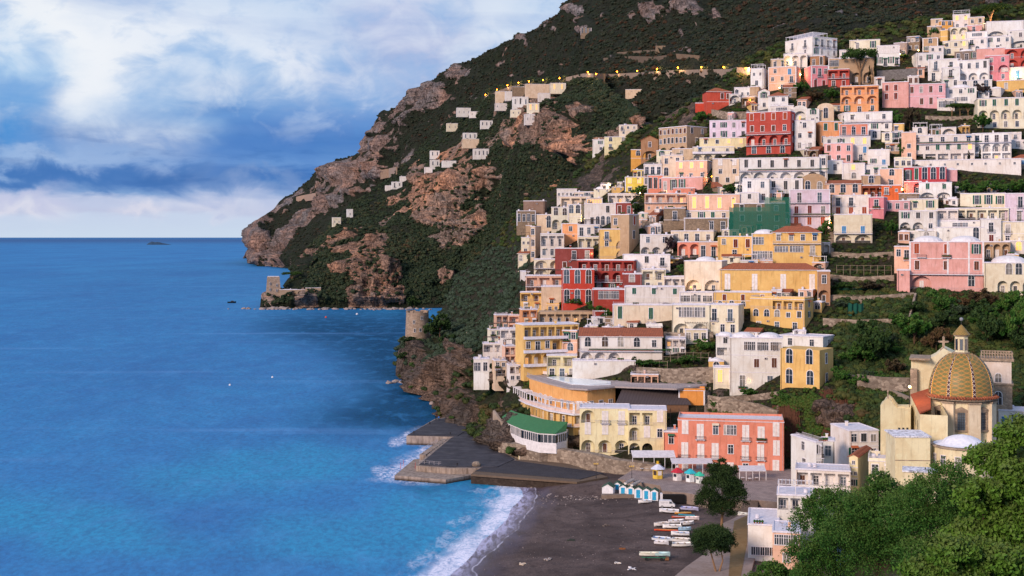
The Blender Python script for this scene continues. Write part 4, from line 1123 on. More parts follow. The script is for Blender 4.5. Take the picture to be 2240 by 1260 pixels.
# --- the highest houses, upper right
h(2046, 2084, 46, 72, 'D', '2a/2w', 'orange house with two arched windows, topmost of the village', rot=-15)
h(2036, 2062, 42, 66, 'B', 'w/w', 'small beige house behind the topmost orange arched house')
h(2084, 2122, 32, 66, 'O', '2l/2w', 'tiny pale house with greenish glass veranda at the very top', roof='fP')
h(2118, 2153, 38, 72, 'B', '2w/a', 'rounded beige house beside the highest umbrella pine', roof='f')
h(2028, 2060, 58, 84, 'T', 'w/x', 'brown rubble house left of the topmost orange house')
h(2056, 2082, 66, 92, 'Y', 'x/x', 'blank yellow block under the topmost orange house', rot=12)
h(2078, 2116, 60, 90, 'C', '2A/2l', 'cream house with two lit arches under the topmost houses')
h(2112, 2148, 56, 84, 'K', 'd/w', 'small pinkish house with balcony and bunting under the beige one')
h(2150, 2240, 46, 84, 'W', 'x/2A', 'long blank white house under a glaring lamp, high right', rot=-10, side='x')
h(2205, 2262, 66, 108, 'W', 'w/A', 'white house with large fan arch at the upper right edge')
h(2112, 2160, 70, 96, 'O', 'h/3w', 'white house with strip of five windows below the pinkish one')
h(2062, 2118, 90, 122, 'C', '2wl/2a', 'long cream house row with balcony above white arcaded villa')
h(2114, 2160, 84, 116, 'O', 'dw/a', 'cream stuccoed house with iron balcony beside long blank white wall', roof='f')
h(2156, 2212, 80, 112, 'W', 'w2w/w', 'plain white block with few small windows above the pink houses')
h(1983, 2020, 80, 112, 'stone', 'w2w/2w', 'grey brown rubble stone house with two windows, upper slope', rot=10)
h(2018, 2052, 84, 114, 'T', 'a/ww', 'tan stone house with rounded top and arched window')
h(2032, 2064, 102, 130, 'O', '2w/w', 'small white terrace house just right of the tan stone house')
h(1955, 1990, 94, 122, '9d8f8c', 'x/2d', 'grey rendered house with white shuttered pair of windows', rot=8)
h(1858, 1925, 88, 112, 'C', '2w', 'low cream house with flat roof behind the umbrella pine')
h(1918, 1968, 100, 145, 'W', '5c/wdwd', 'white two storey house with blue ground floor and lit corner lamp', rot=0)
h(1836, 1862, 110, 140, 'O', 'w', 'small cream wall house left of the umbrella pine')
# --- white hotel on the crest
h(1716, 1832, 80, 146, 'W', '2d/2w+/2A', 'tall white four storey hotel with rooftop frame, seen on its corner', rot=48, dp=17, side='4d/2w2w/4w', roof='fP', name='hotel', cat='hotel')
h(1714, 1766, 118, 152, 'O', '3A', 'lit arcaded terrace at the foot of the tall white hotel', name='terrace_house')
h(1686, 1722, 130, 152, 'B', '2w', 'small beige block left of the tall white hotel')
h(1680, 1752, 146, 198, 'P', 'wb/w2w/d', 'sandy two storey house with faded facade left of pink red house', rot=12)
h(1772, 1814, 122, 150, 'E', '2w', 'brick upper floor block rising behind the pink red house', rot=12)
h(1812, 1845, 128, 152, 'T', 'H', 'grey glazed sun room behind the red balcony annex')
h(1759, 1812, 144, 192, 'S', 'wdw/2m', 'strong pink house with arched windows below the tall white hotel', rot=-18)
h(1811, 1858, 152, 192, 'X', '2V+/2m', 'red annex with balcony attached to the strong pink house', rot=0)
h(1835, 1912, 128, 184, 'T', 'x/3A', 'shaded stone building with big arches behind the umbrella pine trunk', name='house')
# --- big white villa complex
h(1994, 2062, 116, 160, 'W', '3w/4w', 'left wing of the large terraced white villa', rot=-12, roof='f')
h(2030, 2096, 130, 178, 'W', '2d/3d', 'middle cube of the large terraced white villa')
h(2060, 2100, 148, 194, 'W', 'd/dw', 'stepped front block of the large terraced white villa')
h(2093, 2164, 132, 182, 'W', '4w/3A', 'white villa block with three tall white arches in a row', dp=6, roof='f')
h(2098, 2170, 176, 200, 'W', '3a', 'low white terrace with three arched doors under the three tall arches')
h(2068, 2136, 192, 226, 'W', 'w2w/h', 'lowest white terrace house of the villa group', roof='fd')
h(2088, 2140, 112, 134, '8f8078', 'wdw', 'grey house with domed white roof above the white villa', roof='d')
h(2136, 2200, 106, 140, 'K', 'x/w', 'long pink wall house below the plain white block')
h(2155, 2208, 122, 178, 'S', '2w/sA/2w', 'magenta pink stepped house with loggia, upper right', roof='f')
h(2198, 2262, 106, 150, 'X', '2A/2A', 'red arcaded house cut by the right hand edge')
h(2190, 2262, 148, 178, 'O', 'w2b', 'whitewashed house with glowing lamp under the red arcaded house')
h(2180, 2262, 176, 202, 'Y', 'wx', 'small ochre house with flat roof below the glowing lamp')
# --- pink pair and orange loggia
h(1930, 1988, 180, 236, 'K', '2mx/2mx/x', 'pale pink house with recessed balcony and round terrace', rot=0, roof='f')
h(1984, 2068, 184, 236, 'R', '4s/x2sx', 'long rose house with four tall brown windows in a row', rot=0)
h(2050, 2088, 216, 242, 'O', 'h', 'little white kiosk like annex at the end of long rose house')
h(1838, 1922, 188, 248, 'G', '3V/3A/3w', 'orange three storey house with pergola balcony and three arches', dp=8)
h(1846, 1952, 246, 288, 'W', '3w+/xwww', 'white house with slanting roof and pergola below the orange loggia house', roof='f')
# --- small houses between
h(1680, 1724, 210, 244, 'W', '2w/w', 'white cottage with terracotta gabled roof above the dark red block', roof='t')
h(1686, 1736, 232, 262, 'O', 'h/2w', 'white roof terrace house beside the dark red block', roof='fR')
h(1734, 1766, 240, 270, 'W', 'A', 'small white vaulted house next to the dark red block', roof='v')
h(1764, 1792, 238, 272, 'W', 'w/w', 'white house with double roof dome right of the dark red block', roof='D')
h(1788, 1824, 236, 268, 'B', 'a', 'beige vaulted house with brown arched window', roof='v')
h(1738, 1784, 264, 330, 'W', 'w/2w/wd', 'narrow white house hugging the right side of dark red block')
h(1780, 1842, 266, 320, 'G', '2g/3w', 'orange house with two green shutters', roof='f', rot=-14)
h(1836, 1900, 272, 320, 'L', '3d+/2h', 'coral annex with awning terrace right of the green shuttered orange house')
h(1850, 1878, 262, 276, 'X', 'x', 'tiny red roof room on the coral annex', roof='f', dY=4)
h(1800, 1904, 300, 322, 'W', '2w2l', 'white terrace building below the green shuttered orange house')
# --- right hotel
h(2128, 2262, 214, 284, 'C', '5g/5A/5w', 'cream hotel with arcade of white arches and green shutters, right edge', dp=14, name='hotel', cat='hotel', rot=-8)
h(1972, 2004, 290, 350, 'P', 'x/w/w', 'peach stair tower at left end of the lamp lit hotel', name='stair_tower', cat='tower')
h(1994, 2132, 296, 352, 'O', '5d+/5gl/5V', 'wide hotel wing with green doors and red rimmed arches lit by lamps', dp=10, name='hotel', cat='hotel')
h(2126, 2212, 292, 352, 'W', '4d+/4A/4V', 'white arcaded right wing of lamp lit hotel', dp=10, name='hotel', cat='hotel')
h(1990, 2232, 350, 366, 'O', '8q', 'long white base terrace under the lamp lit hotel', dp=12, dY=-3, name='terrace', roof='f')
h(2214, 2262, 346, 368, 'W', 'b', 'white hut with pyramid roof at the right edge below the hotel', roof='t')
# --- red villa on the ridge
h(1536, 1600, 200, 244, 'cf5a48', '2x2s/4x', 'isolated salmon red villa with brown roof on the ridge', roof='t', rot=-12)
h(1521, 1545, 226, 246, 'c9503f', 'x', 'small red annex beside the salmon red villa')
h(1606, 1642, 192, 216, 'W', 'w2q', 'white house with brown terrace roof left of the white tower house', roof='f')
h(1642, 1680, 150, 214, 'W', '2q/w/a', 'white tower house with belvedere on top, left of sandy house', rot=12, side='w/w/x', roof='fP')
h(1640, 1668, 190, 222, 'T', 'x/x', 'shaded tan wall house beside white tower house', rot=10)
h(1658, 1684, 200, 240, 'W', 'w/w', 'narrow gabled white house under the white tower house', roof='G')
# --- dark red block
h(1632, 1740, 244, 342, 'X', '4r/4s+/4A+/3a', 'dark red five storey block with white balconies, tallest red building', rot=14, dp=9, side='w/a/s/A', roof='fR', name='apartment_house', cat='apartment house')
h(1552, 1636, 264, 306, 'V', '4w/4w', 'lilac house wrapped in grey scaffolding left of the dark red block', roof='f')
h(1440, 1548, 276, 338, 'T', '7s/7k/3A', 'long tan stone hotel stepping down the slope', rot=42, dp=15, side='2w/w/x', name='hotel', cat='hotel', roof='f')
h(1530, 1634, 302, 336, 'I', '2k2l/3w', 'pale yellow house with lit windows and curved balcony', roof='f')
h(1515, 1606, 322, 350, 'C', '3d=/4A', 'cream house with long flower balcony below pale yellow house')
h(1402, 1440, 306, 350, 'E', 'w/A', 'orange brown gabled chapel like house', roof='G')
h(1380, 1412, 328, 364, 'D', 'a/x', 'bright orange house with arched window, left end of upper village', rot=0)
h(1436, 1480, 330, 362, 'C', '2w/2w', 'cream house with tall arched openings below tan stone hotel')
h(1470, 1515, 326, 358, 'B', 'w/a', 'weathered beige house right of the tall arches')
h(1354, 1394, 274, 296, 'W', '3w/2w', 'lone white cottage on the rocky slope above the orange chapel', rot=0)
h(1296, 1330, 306, 332, 'W', 'w/w', 'small white farmhouse on the cliff terrace')
h(1322, 1376, 300, 326, 'I', '2a/2w', 'pale yellow farmhouse on the cliff terrace', rot=0)
# --- centre left, below
h(1384, 1412, 372, 400, 'e6cf5e', '3k', 'small lemon yellow house with dark windows, upper block')
h(1367, 1410, 388, 424, 'e6cf5e', '2l/wl', 'lemon yellow house with violet trim near the cliff foot')
h(1408, 1448, 360, 410, 'O', '3d/3w', 'stacked white terraces with railings beside lemon yellow house', roof='fR')
h(1446, 1494, 340, 392, 'W', '2w/aw', 'white house with grey terrace roof above the peach house', roof='fR')
h(1478, 1560, 352, 396, 'P', '3l/3w', 'peach house with three tall lit windows', rot=14, side='w/w')
h(1416, 1452, 384, 424, 'L', '3k', 'rosy pink low house left of the big peach house')
h(1446, 1554, 388, 426, 'K', 'w2oxx', 'long peach pink house with white quoins, awning below', rot=18, side='c')
h(1472, 1520, 412, 432, 'L', 'sq', 'small terracotta coloured veranda house under the quoined one')
h(1410, 1502, 424, 464, 'P', '4V+/5q', 'peach terrace restaurant with glazed veranda', dp=7)
h(1503, 1618, 426, 468, 'P', '4l', 'wide peach block with four lit french windows', dp=9)
h(1496, 1596, 462, 482, 'W', 'w2gw', 'low white strip house with green shutters under wide peach block', dp=5, dY=-1.5)
h(1452, 1500, 456, 506, 'stone', 'd/x', 'weathered rubble house with one tall window')
h(1496, 1594, 478, 512, 'stone', '2x2w', 'rubble stone retaining building with small openings')
# --- white arcaded hotel
h(1558, 1624, 348, 404, 'W', '2c/2k2/2kc', 'white hotel left block with grey shutters', dp=9, roof='f', name='hotel', cat='hotel')
h(1616, 1792, 346, 402, 'W', '6k+/6A', 'long white hotel with two rows of arches, centre of village', dp=10, name='hotel', cat='hotel', rot=0)
h(1624, 1684, 392, 446, 'W', '2w/lw', 'white house with lit window under the long white hotel')
h(1680, 1756, 392, 424, 'W', '3k', 'white lower wing of long hotel with wavy parapet', roof='f')
h(1752, 1808, 396, 424, 'T', '2a', 'grey vaulted house with fan window right of white lower wing', roof='v')
h(1618, 1660, 422, 458, 'W', 'k/x', 'small white house beside the green scaffold netting')
h(1726, 1816, 416, 500, 'V', '2d2+/3m+/3r', 'three storey lilac white house with long balconies beside green netting', dp=8)
# --- middle right
h(1803, 1866, 314, 360, 'K', '3s/3k', 'pale pink house with tall brown windows and iron balconies', roof='f')
h(1864, 1900, 318, 352, 'O', 'xb/w', 'white house with teal door beside pale pink house')
h(1898, 1946, 328, 362, 'O', 'c/wb', 'cream cube house with roof awning and blue door', roof='f')
h(1792, 1810, 340, 400, 'W', 'w/w', 'slim white stair tower right of long white hotel', name='stair_tower', cat='tower')
h(1810, 1844, 352, 382, 'W', 'w', 'small white cube with one window under pale pink house')
h(1842, 1892, 358, 396, 'O', 'l/a', 'white house with orange lit window in the middle slope')
h(1890, 1942, 362, 396, 'W', '3w', 'white terrace house with pots above the peach arched house', roof='fR')
h(1806, 1884, 402, 430, 'P', '3a', 'beige house with terracotta roof and three arched windows', roof='T', dp=7)
h(1884, 1926, 384, 430, 'T', 'a/w', 'ochre brown house squeezed left of peach arched house')
h(1922, 1976, 370, 410, 'P', 'a/w', 'peach house with wide arched window and round balcony', rot=0)
h(1886, 1932, 406, 440, '8b4a34', '3V', 'brown open terrace house left of the orange yellow trimmed house')
h(1928, 1972, 406, 444, 'e07040', 'dq/xx', 'orange house with yellow trim and one tall window')
h(1976, 2070, 366, 404, 'c04a52', '2g3a', 'crimson house with green shutters and arched windows', rot=0, dp=8, roof='f')
h(1978, 2016, 398, 426, 'd8808a', 'xA', 'crimson pink lower floor with single arch')
h(2010, 2082, 400, 438, 'W', 'gg/2A', 'white house with green shutters and big arches below the crimson one')
h(2066, 2094, 372, 398, 'R', 'x', 'low rose annex at the right of the crimson house', roof='fd')
h(1966, 2010, 424, 452, 'stone', '3x', 'rubble wall house below the yellow lamp')
h(1820, 1904, 428, 474, 'O', '2dx/3r', 'cream house with three rust shutters and white balustrade', dp=7)
h(1824, 1908, 470, 532, 'C', 'x/2b+/2A', 'cream house with two blue doors above two big white arches', dp=8)
h(1900, 1942, 432, 480, 'S', 'd/x', 'bright pink narrow house with single iron balcony', rot=8)
h(1938, 1990, 440, 464, 'R', '3w', 'low pink house right of the bright pink narrow house')
h(1984, 2052, 436, 462, 'C', '2w', 'low cream house with terrace above the white green doored house', roof='fR')
h(1966, 2050, 462, 506, 'W', 'g2k/2Aw', 'white house with green door and shaded balcony')
h(2048, 2096, 458, 500, 'O', '2V/2w', 'white terrace house with covered porch in the right middle')
h(2100, 2200, 424, 456, 'C', '1x3o', 'cream modern house with recessed balcony and round window', dp=8)
h(2066, 2206, 456, 482, 'C', '6V', 'long cream terrace with pergola and six openings', dp=7)
h(2198, 2262, 424, 486, 'V', 'd/d', 'lilac white block at the right edge with tall windows', dp=12)
h(2050, 2150, 484, 504, 'W', 'H', 'white penthouse terrace with blue glass balustrade', roof='fR', dp=5)
h(2144, 2190, 480, 536, 'W', 'd/m', 'white narrow house with one long window right of blue glass terrace')
h(2184, 2262, 486, 536, 'C', 'dx/wx', 'cream house with balcony at the right edge below lilac block', dp=9)
h(2000, 2050, 506, 532, 'W', 'a', 'white house with dome behind the pink palazzo', roof='D')
h(2044, 2152, 498, 532, 'W', 'xxa', 'white upper floor with air conditioners and arched window above pink palazzo')
h(2152, 2210, 530, 570, 'T', '3A', 'grey arcaded undercroft behind the domed cream house')
h(2196, 2262, 528, 556, 'O', 'B', 'grey house with bright lit arched window at the right edge')
# pink palazzo
PAL = h(1988, 2152, 530, 636, 'K', 'rxrxo/sxsxs+/Axa', 'large pink palazzo with white pilasters and brown shutters', dp=12, roof='fD', name='palazzo', cat='palazzo')
q = MB(); W_, h_ = PAL['W'], PAL['hh']
for x in (-W_ / 2 + .3, .02 * W_, W_ * .3, W_ / 2 - .3): q.box(x - .28, x + .28, -.16, -.0, h_ * .34, h_, WHT)
q.box(-W_ / 2 - .1, W_ / 2 + .1, -.22, -.0, h_ * .32, h_ * .34, WHT); q.box(-W_ / 2, W_ / 2, -.12, -.0, h_ * .655, h_ * .67, WHT); q.build('pilaster', PAL)
for x in (-W_ * .333, 0.0): balcony(PAL, x, h_ * .69, 3.2, 1.0, 'iron')
h(1956, 1992, 540, 598, 'P', '2w/x', 'narrow peach wing on the left side of pink palazzo')
h(1962, 1990, 592, 640, 'K', 'x', 'sloping pink buttress house left foot of pink palazzo')
h(2152, 2262, 576, 646, 'C', '2x3a/x3A', 'domed cream house with large arched windows, right edge', dp=14, roof='fd')
# --- left cluster
h(1145, 1196, 440, 470, '8c7468', '3x', 'windowless brown shed roofed block at left end of the village', rot=12)
h(1130, 1172, 462, 494, 'stone', '4w', 'low stone house below the windowless brown block')
h(1218, 1262, 414, 434, 'O', '5q', 'far white terrace house under the orange cliff, left one', roof='f')
h(1256, 1300, 420, 442, 'W', '4w', 'far white terrace house under the orange cliff, right one', roof='f')
h(1226, 1292, 430, 456, 'W', '3V', 'white penthouse with glass balustrade at left cluster top', roof='fP')
h(1282, 1318, 434, 458, 'W', '6l', 'glazed lit conservatory house beside white penthouse', roof='f')
h(1330, 1400, 424, 450, 'O', '4V', 'white terrace with awning and flowers above the maroon cube', roof='f')
h(1206, 1246, 454, 502, 'W', '2a/2A', 'white house with small arched windows, blue striped terrace', rot=0)
h(1242, 1280, 448, 500, 'C', '2a/x', 'cream cube with a pair of small arched windows', rot=10)
h(1278, 1348, 446, 500, 'W', 'xk3/xk4a', 'large white house with arcade of tiny arches, left cluster')
h(1345, 1398, 444, 476, 'M', 'sw', 'maroon cube house with two small windows', rot=12)
h(1174, 1226, 470, 510, 'B', 'xaA', 'beige house with paired tall arches below blue striped terrace')
h(1336, 1398, 470, 562, 'T', 'sx/x2/x', 'weathered brown stone block behind the bright yellow house', rot=30, dp=8, side='r/w/x')
h(1228, 1266, 490, 534, 'G', 'k/x', 'faded orange house with one dark window', rot=0)
h(1263, 1312, 492, 520, 'O', 'd2w', 'terrace with bougainvillea and dark awning', roof='fQ')
h(1264, 1312, 518, 546, 'C', '3V', 'columned veranda under a grey striped awning')
h(1160, 1184, 496, 570, 'B', 'w/w/w', 'tall thin sandstone house at left edge of village', rot=14)
h(1150, 1166, 494, 530, 'T', 'x', 'narrow grey brown stair wall beside tall thin house')
h(1182, 1234, 512, 566, 'O', '3V/3w', 'pinkish white stacked terraces beside tall thin house')
h(1310, 1380, 502, 566, 'Y', 'db/wA/xA', 'bright yellow house with big arch and light blue shutters', rot=0, dp=7)
h(1140, 1160, 520, 560, 'C', '2q/w', 'small pale hut among trees at left village edge', roof='fQ')
h(1168, 1232, 568, 606, 'C', '2A+/2A', 'cream house with paired wide arches below the stacked terraces')
h(1214, 1298, 544, 592, 'M', 'x2d/2s', 'red upper house with terrace left of the maroon hotel', dp=8)
# maroon hotel
h(1262, 1400, 570, 642, '9c3f38', '5V/5A+/4o', 'maroon red hotel with row of curtained loggias and long awning', rot=14, dp=9, side='w/w/w', name='hotel', cat='hotel', roof='f')
h(1228, 1300, 590, 676, 'c4493b', '3a/3a', 'vivid red tall facade with small yellow arched windows', dp=7)
h(1296, 1366, 634, 690, 'a8443a', 'H/x', 'red building with large dark glazed corner room', rot=0)
h(1362, 1404, 600, 650, 'M', 'a/w', 'maroon side wing with painted panels', rot=0)
h(1150, 1232, 604, 650, 'P', '3V+/4V', 'stacked timber pergola terraces below the cream arches', roof='fQ')
h(1138, 1186, 640, 680, 'Y', '2V/2w', 'yellow terraced house under pergola terraces', roof='f')
h(1184, 1230, 628, 672, 'B', 'x/w', 'brown plaster stair house between yellow terraces and vivid red facade')
# --- centre, white and pink
h(1400, 1472, 514, 562, 'W', '2w2/3A', 'white house with five square roof openings beside green vine', roof='f')
h(1467, 1570, 506, 534, 'W', '3dw', 'white top floor with four tall windows above pink arches', rot=12, side='x', dp=8)
h(1482, 1532, 530, 566, 'L', '2A', 'coral pink house with two open arches', dp=6)
h(1528, 1572, 530, 566, 'P', '2d', 'peach house with blue window beside coral arches')
h(1570, 1648, 518, 566, 'Y', '3m/w2', 'yellow ochre house with maroon shuttered balcony', dp=8)
h(1362, 1466, 558, 606, 'O', 'xwd/2x', 'plain whitish pink house with long blank wall behind maroon hotel')
h(1404, 1456, 590, 636, 'C', '2V/2w', 'cream house with planted balcony and two square windows', roof='f')
h(1452, 1506, 606, 636, 'O', '3V', 'open porch house left of the tall white rounded house')
h(1496, 1592, 572, 646, 'W', 'x2/2A', 'tall white rounded house with two large arches', rot=14, dp=9, side='x/w', roof='fd')
h(1366, 1498, 628, 672, 'W', '2gg/x', 'white house with green shutters right of the vivid red building', dp=8, roof='f')
h(1340, 1476, 668, 710, 'W', 'gxgx', 'white house with garden stairs and small green windows', dp=6, roof='fR')
h(1486, 1560, 640, 668, 'O', '3h', 'white terrace house with parasols under the rounded house', roof='f')
# --- yellow mansion
h(1644, 1700, 512, 576, 'Y', 'hx/h', 'yellow mansion left block with domed roof', rot=0, roof='fd')
h(1690, 1796, 508, 584, 'Y', '4w+/1h1h1d/x', 'upper yellow mansion with terracotta roof and terrace', roof='t', dp=9)
h(1574, 1792, 590, 640, 'Y', 'CxCxCxC', 'long yellow mansion with shutters and terracotta roof, centre', roof='t', dp=9)
h(1788, 1816, 594, 668, 'E', 'w/A', 'ochre end tower of the yellow mansion with dark arch')
h(1562, 1688, 640, 676, 'Y', '3m/5a', 'yellow lower floor under vine pergola', dp=8)
h(1640, 1780, 656, 724, 'Y', 'xx3V/3a2w/3d', 'big yellow ochre house with white pergola terrace', rot=20, dp=9, side='w/w/x', roof='pR')
h(1470, 1552, 668, 740, 'C', 'H/2A', 'cream villa with glazed balcony over two arches', dp=8)
h(1545, 1628, 668, 738, 'C', '2d/x2w', 'cream villa right half with two balconies and blank side', rot=14, dp=8)
# --- white house with tiled roof
h(1268, 1448, 736, 800, 'W', '1a1a1a1a1w+/3Axxx', 'white villa with terracotta roof and four arched brown windows', dp=9, roof='T', name='villa', cat='villa')
h(1252, 1390, 790, 826, 'W', 'xxxx', 'blank white terrace wall below the white villa', dp=6, name='terrace_wall', cat='wall')
h(1112, 1136, 690, 726, 'P', 'V/V', 'tiny orange terrace hut at the left end, upper one', roof='fQ')
for a_, b2_, c2_, d2_, k_, r_, lb_ in [(1080, 1112, 690, 722, 'P', '2V/2w', 'peach balcony house at the left edge, above the stacked pale balconies'), (1136, 1176, 678, 712, 'G', '2V/2w', 'orange terrace house behind the yellow hotel canopy, left end'), (1066, 1100, 722, 752, 'C', 'dw/2w', 'cream stepped house left of the stacked pale balconies'), (1098, 1128, 758, 796, 'P', '2V/2V', 'peach loggia house below the stacked pale balconies'), (1076, 1108, 790, 824, 'B', '2w/V', 'beige house at the foot of the white veranda hut'), (1108, 1140, 800, 836, 'O', '2V/2w', 'off white porch house at the left end of the sunbed terrace'), (1456, 1500, 742, 776, 'O', '3V/3w', 'off white veranda house right of the white villa'), (1498, 1548, 722, 752, 'C', '3w', 'cream wall house under the glazed balcony villa'), (1380, 1440, 820, 846, 'P', '4V', 'peach colonnade below the rubble wall by the roof pool'), (1150, 1200, 770, 800, 'P', '3A', 'peach arcade under the yellow hotel')]:
    h(a_, b2_, c2_, d2_, k_, r_, lb_, roof='fQ' if a_ % 4 else 'fR', rot=-10 if a_ < 1140 else 0)
h(1094, 1134, 720, 760, 'O', '2V/2w', 'stacked pale balconies at left village end', roof='fQ')
h(1056, 1104, 752, 790, 'O', '2V/2q', 'white veranda hut with grey roof on cliff edge', roof='fQ')
h(1036, 1070, 786, 822, 'W', 'hs', 'lone white cube house on stone base above the cliff', rot=0)
h(1178, 1304, 682, 716, 'T', '7V', 'long dark roofed timber pavilion with glazed front', dp=9, name='pavilion', cat='pavilion', roof='')
# yellow hotel left
h(1126, 1268, 712, 802, 'Y', '7V=/1w2w3V=/6A=', 'yellow hotel with terracotta canopy and three balcony rows', rot=-20, dp=9, name='hotel', cat='hotel', roof='f')
h(1196, 1262, 778, 826, 'I', '2V/3d', 'cream porch building beside the sunbed terrace', roof='f')
h(1230, 1270, 724, 800, 'P', 'dw/a/w', 'peach corner wing of the yellow balcony hotel', rot=10, dp=7)
# --- white house + yellow block
h(1566, 1646, 736, 800, 'W', 'kx/3V/x', 'white stepped house with glazed veranda', dp=8, roof='fD')
h(1596, 1712, 740, 852, 'W', 'x3h/x2s/2d', 'tall white peeling house beside the yellow ochre block', dp=9, roof='fD')
h(1560, 1700, 806, 850, 'C', '4lV', 'cream ground floor with lit shop under mossy roof', dp=6)
h(1702, 1826, 738, 766, 'W', '1w1w', 'white penthouse on the yellow ochre block', rot=22, dp=10, side='w', base=0.2)
h(1706, 1824, 766, 856, 'Y', '2a/2a', 'yellow ochre block with four big arched windows beside the ravine', rot=22, dp=11, side='w/w', roof='')
# --- lower, near beach
h(1560, 1590, 640, 660, 'W', 'w', 'tiny white roof house under the rounded house')
h(1268, 1378, 894, 992, 'I', '1A1C1C/2c1c/3A', 'cream yellow hotel with big ground floor arches by the beach', dp=10, Y=371, name='hotel', cat='hotel', roof='f')
h(1374, 1458, 898, 1000, 'I', '2V1c/1A1c1k/1A1A1x', 'cream yellow hotel right wing with balconies by the beach', dp=10, Y=368, name='hotel', cat='hotel', roof='f')
h(1452, 1484, 946, 1016, 'L', 'w/w', 'narrow coral link building between cream and coral hotels', dp=8, Y=364)
h(1482, 1714, 922, 1046, 'L', '1c1C1w1h1C1C1c/1C1C1C1w1C1C1c/1c1C1C1C1w1C1c', 'long coral pink hotel with white doors facing the beach', dp=12, Y=352, name='hotel', cat='hotel', roof='pR', rot=0)
# old wharf sheds
h(1104, 1130, 984, 1006, 'Y', 'sk', 'little yellow boat shed set in the quay wall, left one', dp=4, Y=384)
h(1134, 1164, 990, 1014, 'I', 'kw', 'little yellow boat shed set in the quay wall, right one', dp=4, Y=378)
# --- rooftops right of the ravine
h(1815, 1922, 944, 1010, 'O', '3w/wdw', 'white house with roof slab and air conditioners left of church', rot=-24, dp=12, Y=318, roof='f')
h(1730, 1800, 968, 1070, 'W', '2wd/3w+/2Vw', 'white terraced house with pergola in front of the ravine', rot=-30, dp=12, Y=300, roof='fR', side='w/w/w')
h(1796, 1826, 966, 1010, 'W', 'w', 'small white house with red awning roof', Y=312, dp=6)
h(1740, 1860, 1030, 1100, 'O', '4V/2wdw', 'white terrace house with wide railing platform', Y=286, dp=8, roof='fR')
h(1860, 1902, 1000, 1070, 'I', 'q/2q/w', 'yellow gabled narrow building with steep white verge', Y=290, dp=14, roof='G', rot=12)
h(1900, 1960, 1010, 1090, 'C', '2w/dw', 'terracotta terraced rooftop house beside the church annex', Y=280, dp=10, roof='pR')
h(1700, 1780, 1085, 1150, 'W', '3V/x', 'white scaffolded terrace building behind the big trees', Y=268, dp=9, roof='fP')
h(1636, 1706, 1150, 1226, 'W', '2x/1h', 'white flat roofed seaside restaurant with glass doors', Y=262, dp=16, roof='f', rot=0, name='restaurant', cat='restaurant')
h(1690, 1750, 1166, 1240, 'P', 'H/w', 'salmon terrace building half hidden by the big trees', Y=252, dp=10, roof='f')
h(2184, 2262, 900, 950, 'W', '3b', 'small white house with blue door right of church dome', Y=320, dp=8, roof='f')
# --- road side houses on the far ridge
for x0, x1, yt, yb, c, rows, label in far:
    Yd_ = min(hitY(x0 + 3, yb), hitY((x0 + x1) / 2, yb), hitY(x1 - 3, yb)) + .5
    house(x0, x1, yt, yb, C.get(c, c), rows, label, Y=Yd_, dp=8, base=2.5, rot=-6, group='cottages scattered on the far slopes', cat='cottage', name='cottage')
house(1270, 1294, 61, 77, 'stone', '3a', 'roofless stone ruin high on the wooded mountain', Y=hitY(1282, 78) + 1, dp=8, base=5, name='ruin', roof='', cat='ruin')
house(1434, 1456, 100, 108, 'stone', '2x', 'collapsed rubble hut on the mountain terraces', Y=hitY(1445, 108) + 1, dp=6, base=5, name='ruin', roof='', cat='ruin')
house(1368, 1414, 196, 214, C['B'], '4x', 'abandoned pale farmhouse on the wooded slope above the village', Y=hitY(1390, 214) + 1, dp=8, base=5, name='farmhouse', roof='f', cat='farmhouse')

# --- small annexes that fill the lanes between the larger houses
SPEC = [(x0, x1, yt, yb) for x0, x1, yt, yb in RECTS]
def inpoly(x, y, P):
    c = False
    for (x1, y1), (x2, y2) in zip(P, P[1:] + P[:1]):
        if (y1 > y) != (y2 > y) and x < (x2 - x1) * (y - y1) / (y2 - y1) + x1: c = not c
    return c
HULL = [(1150, 500), (1230, 425), (1370, 395), (1410, 320), (1545, 262), (1650, 160), (1720, 110), (1850, 110), (2040, 70), (2235, 70), (2235, 625), (2000, 625), (1960, 520), (1835, 540), (1820, 660), (1780, 720), (1820, 840), (1560, 845), (1540, 895), (1130, 870), (1070, 800), (1150, 650)]
GREEN = [(1738, 1850, 188, 240), (1925, 2135, 236, 292), (2085, 2240, 366, 424), (1915, 2000, 118, 186), (1858, 1925, 140, 195), (1385, 1562, 736, 850), (1806, 1975, 500, 725), (1900, 1992, 466, 530), (1130, 1260, 800, 850), (1110, 1560, 815, 910), (1530, 1640, 240, 272)]
FILL = [('W', 'whitewashed'), ('O', 'off white'), ('C', 'cream'), ('P', 'peach'), ('stone', 'bare stone'), ('Y', 'ochre'), ('T', 'brown'), ('K', 'pale pink')]
rf = random.Random(77); done = 0
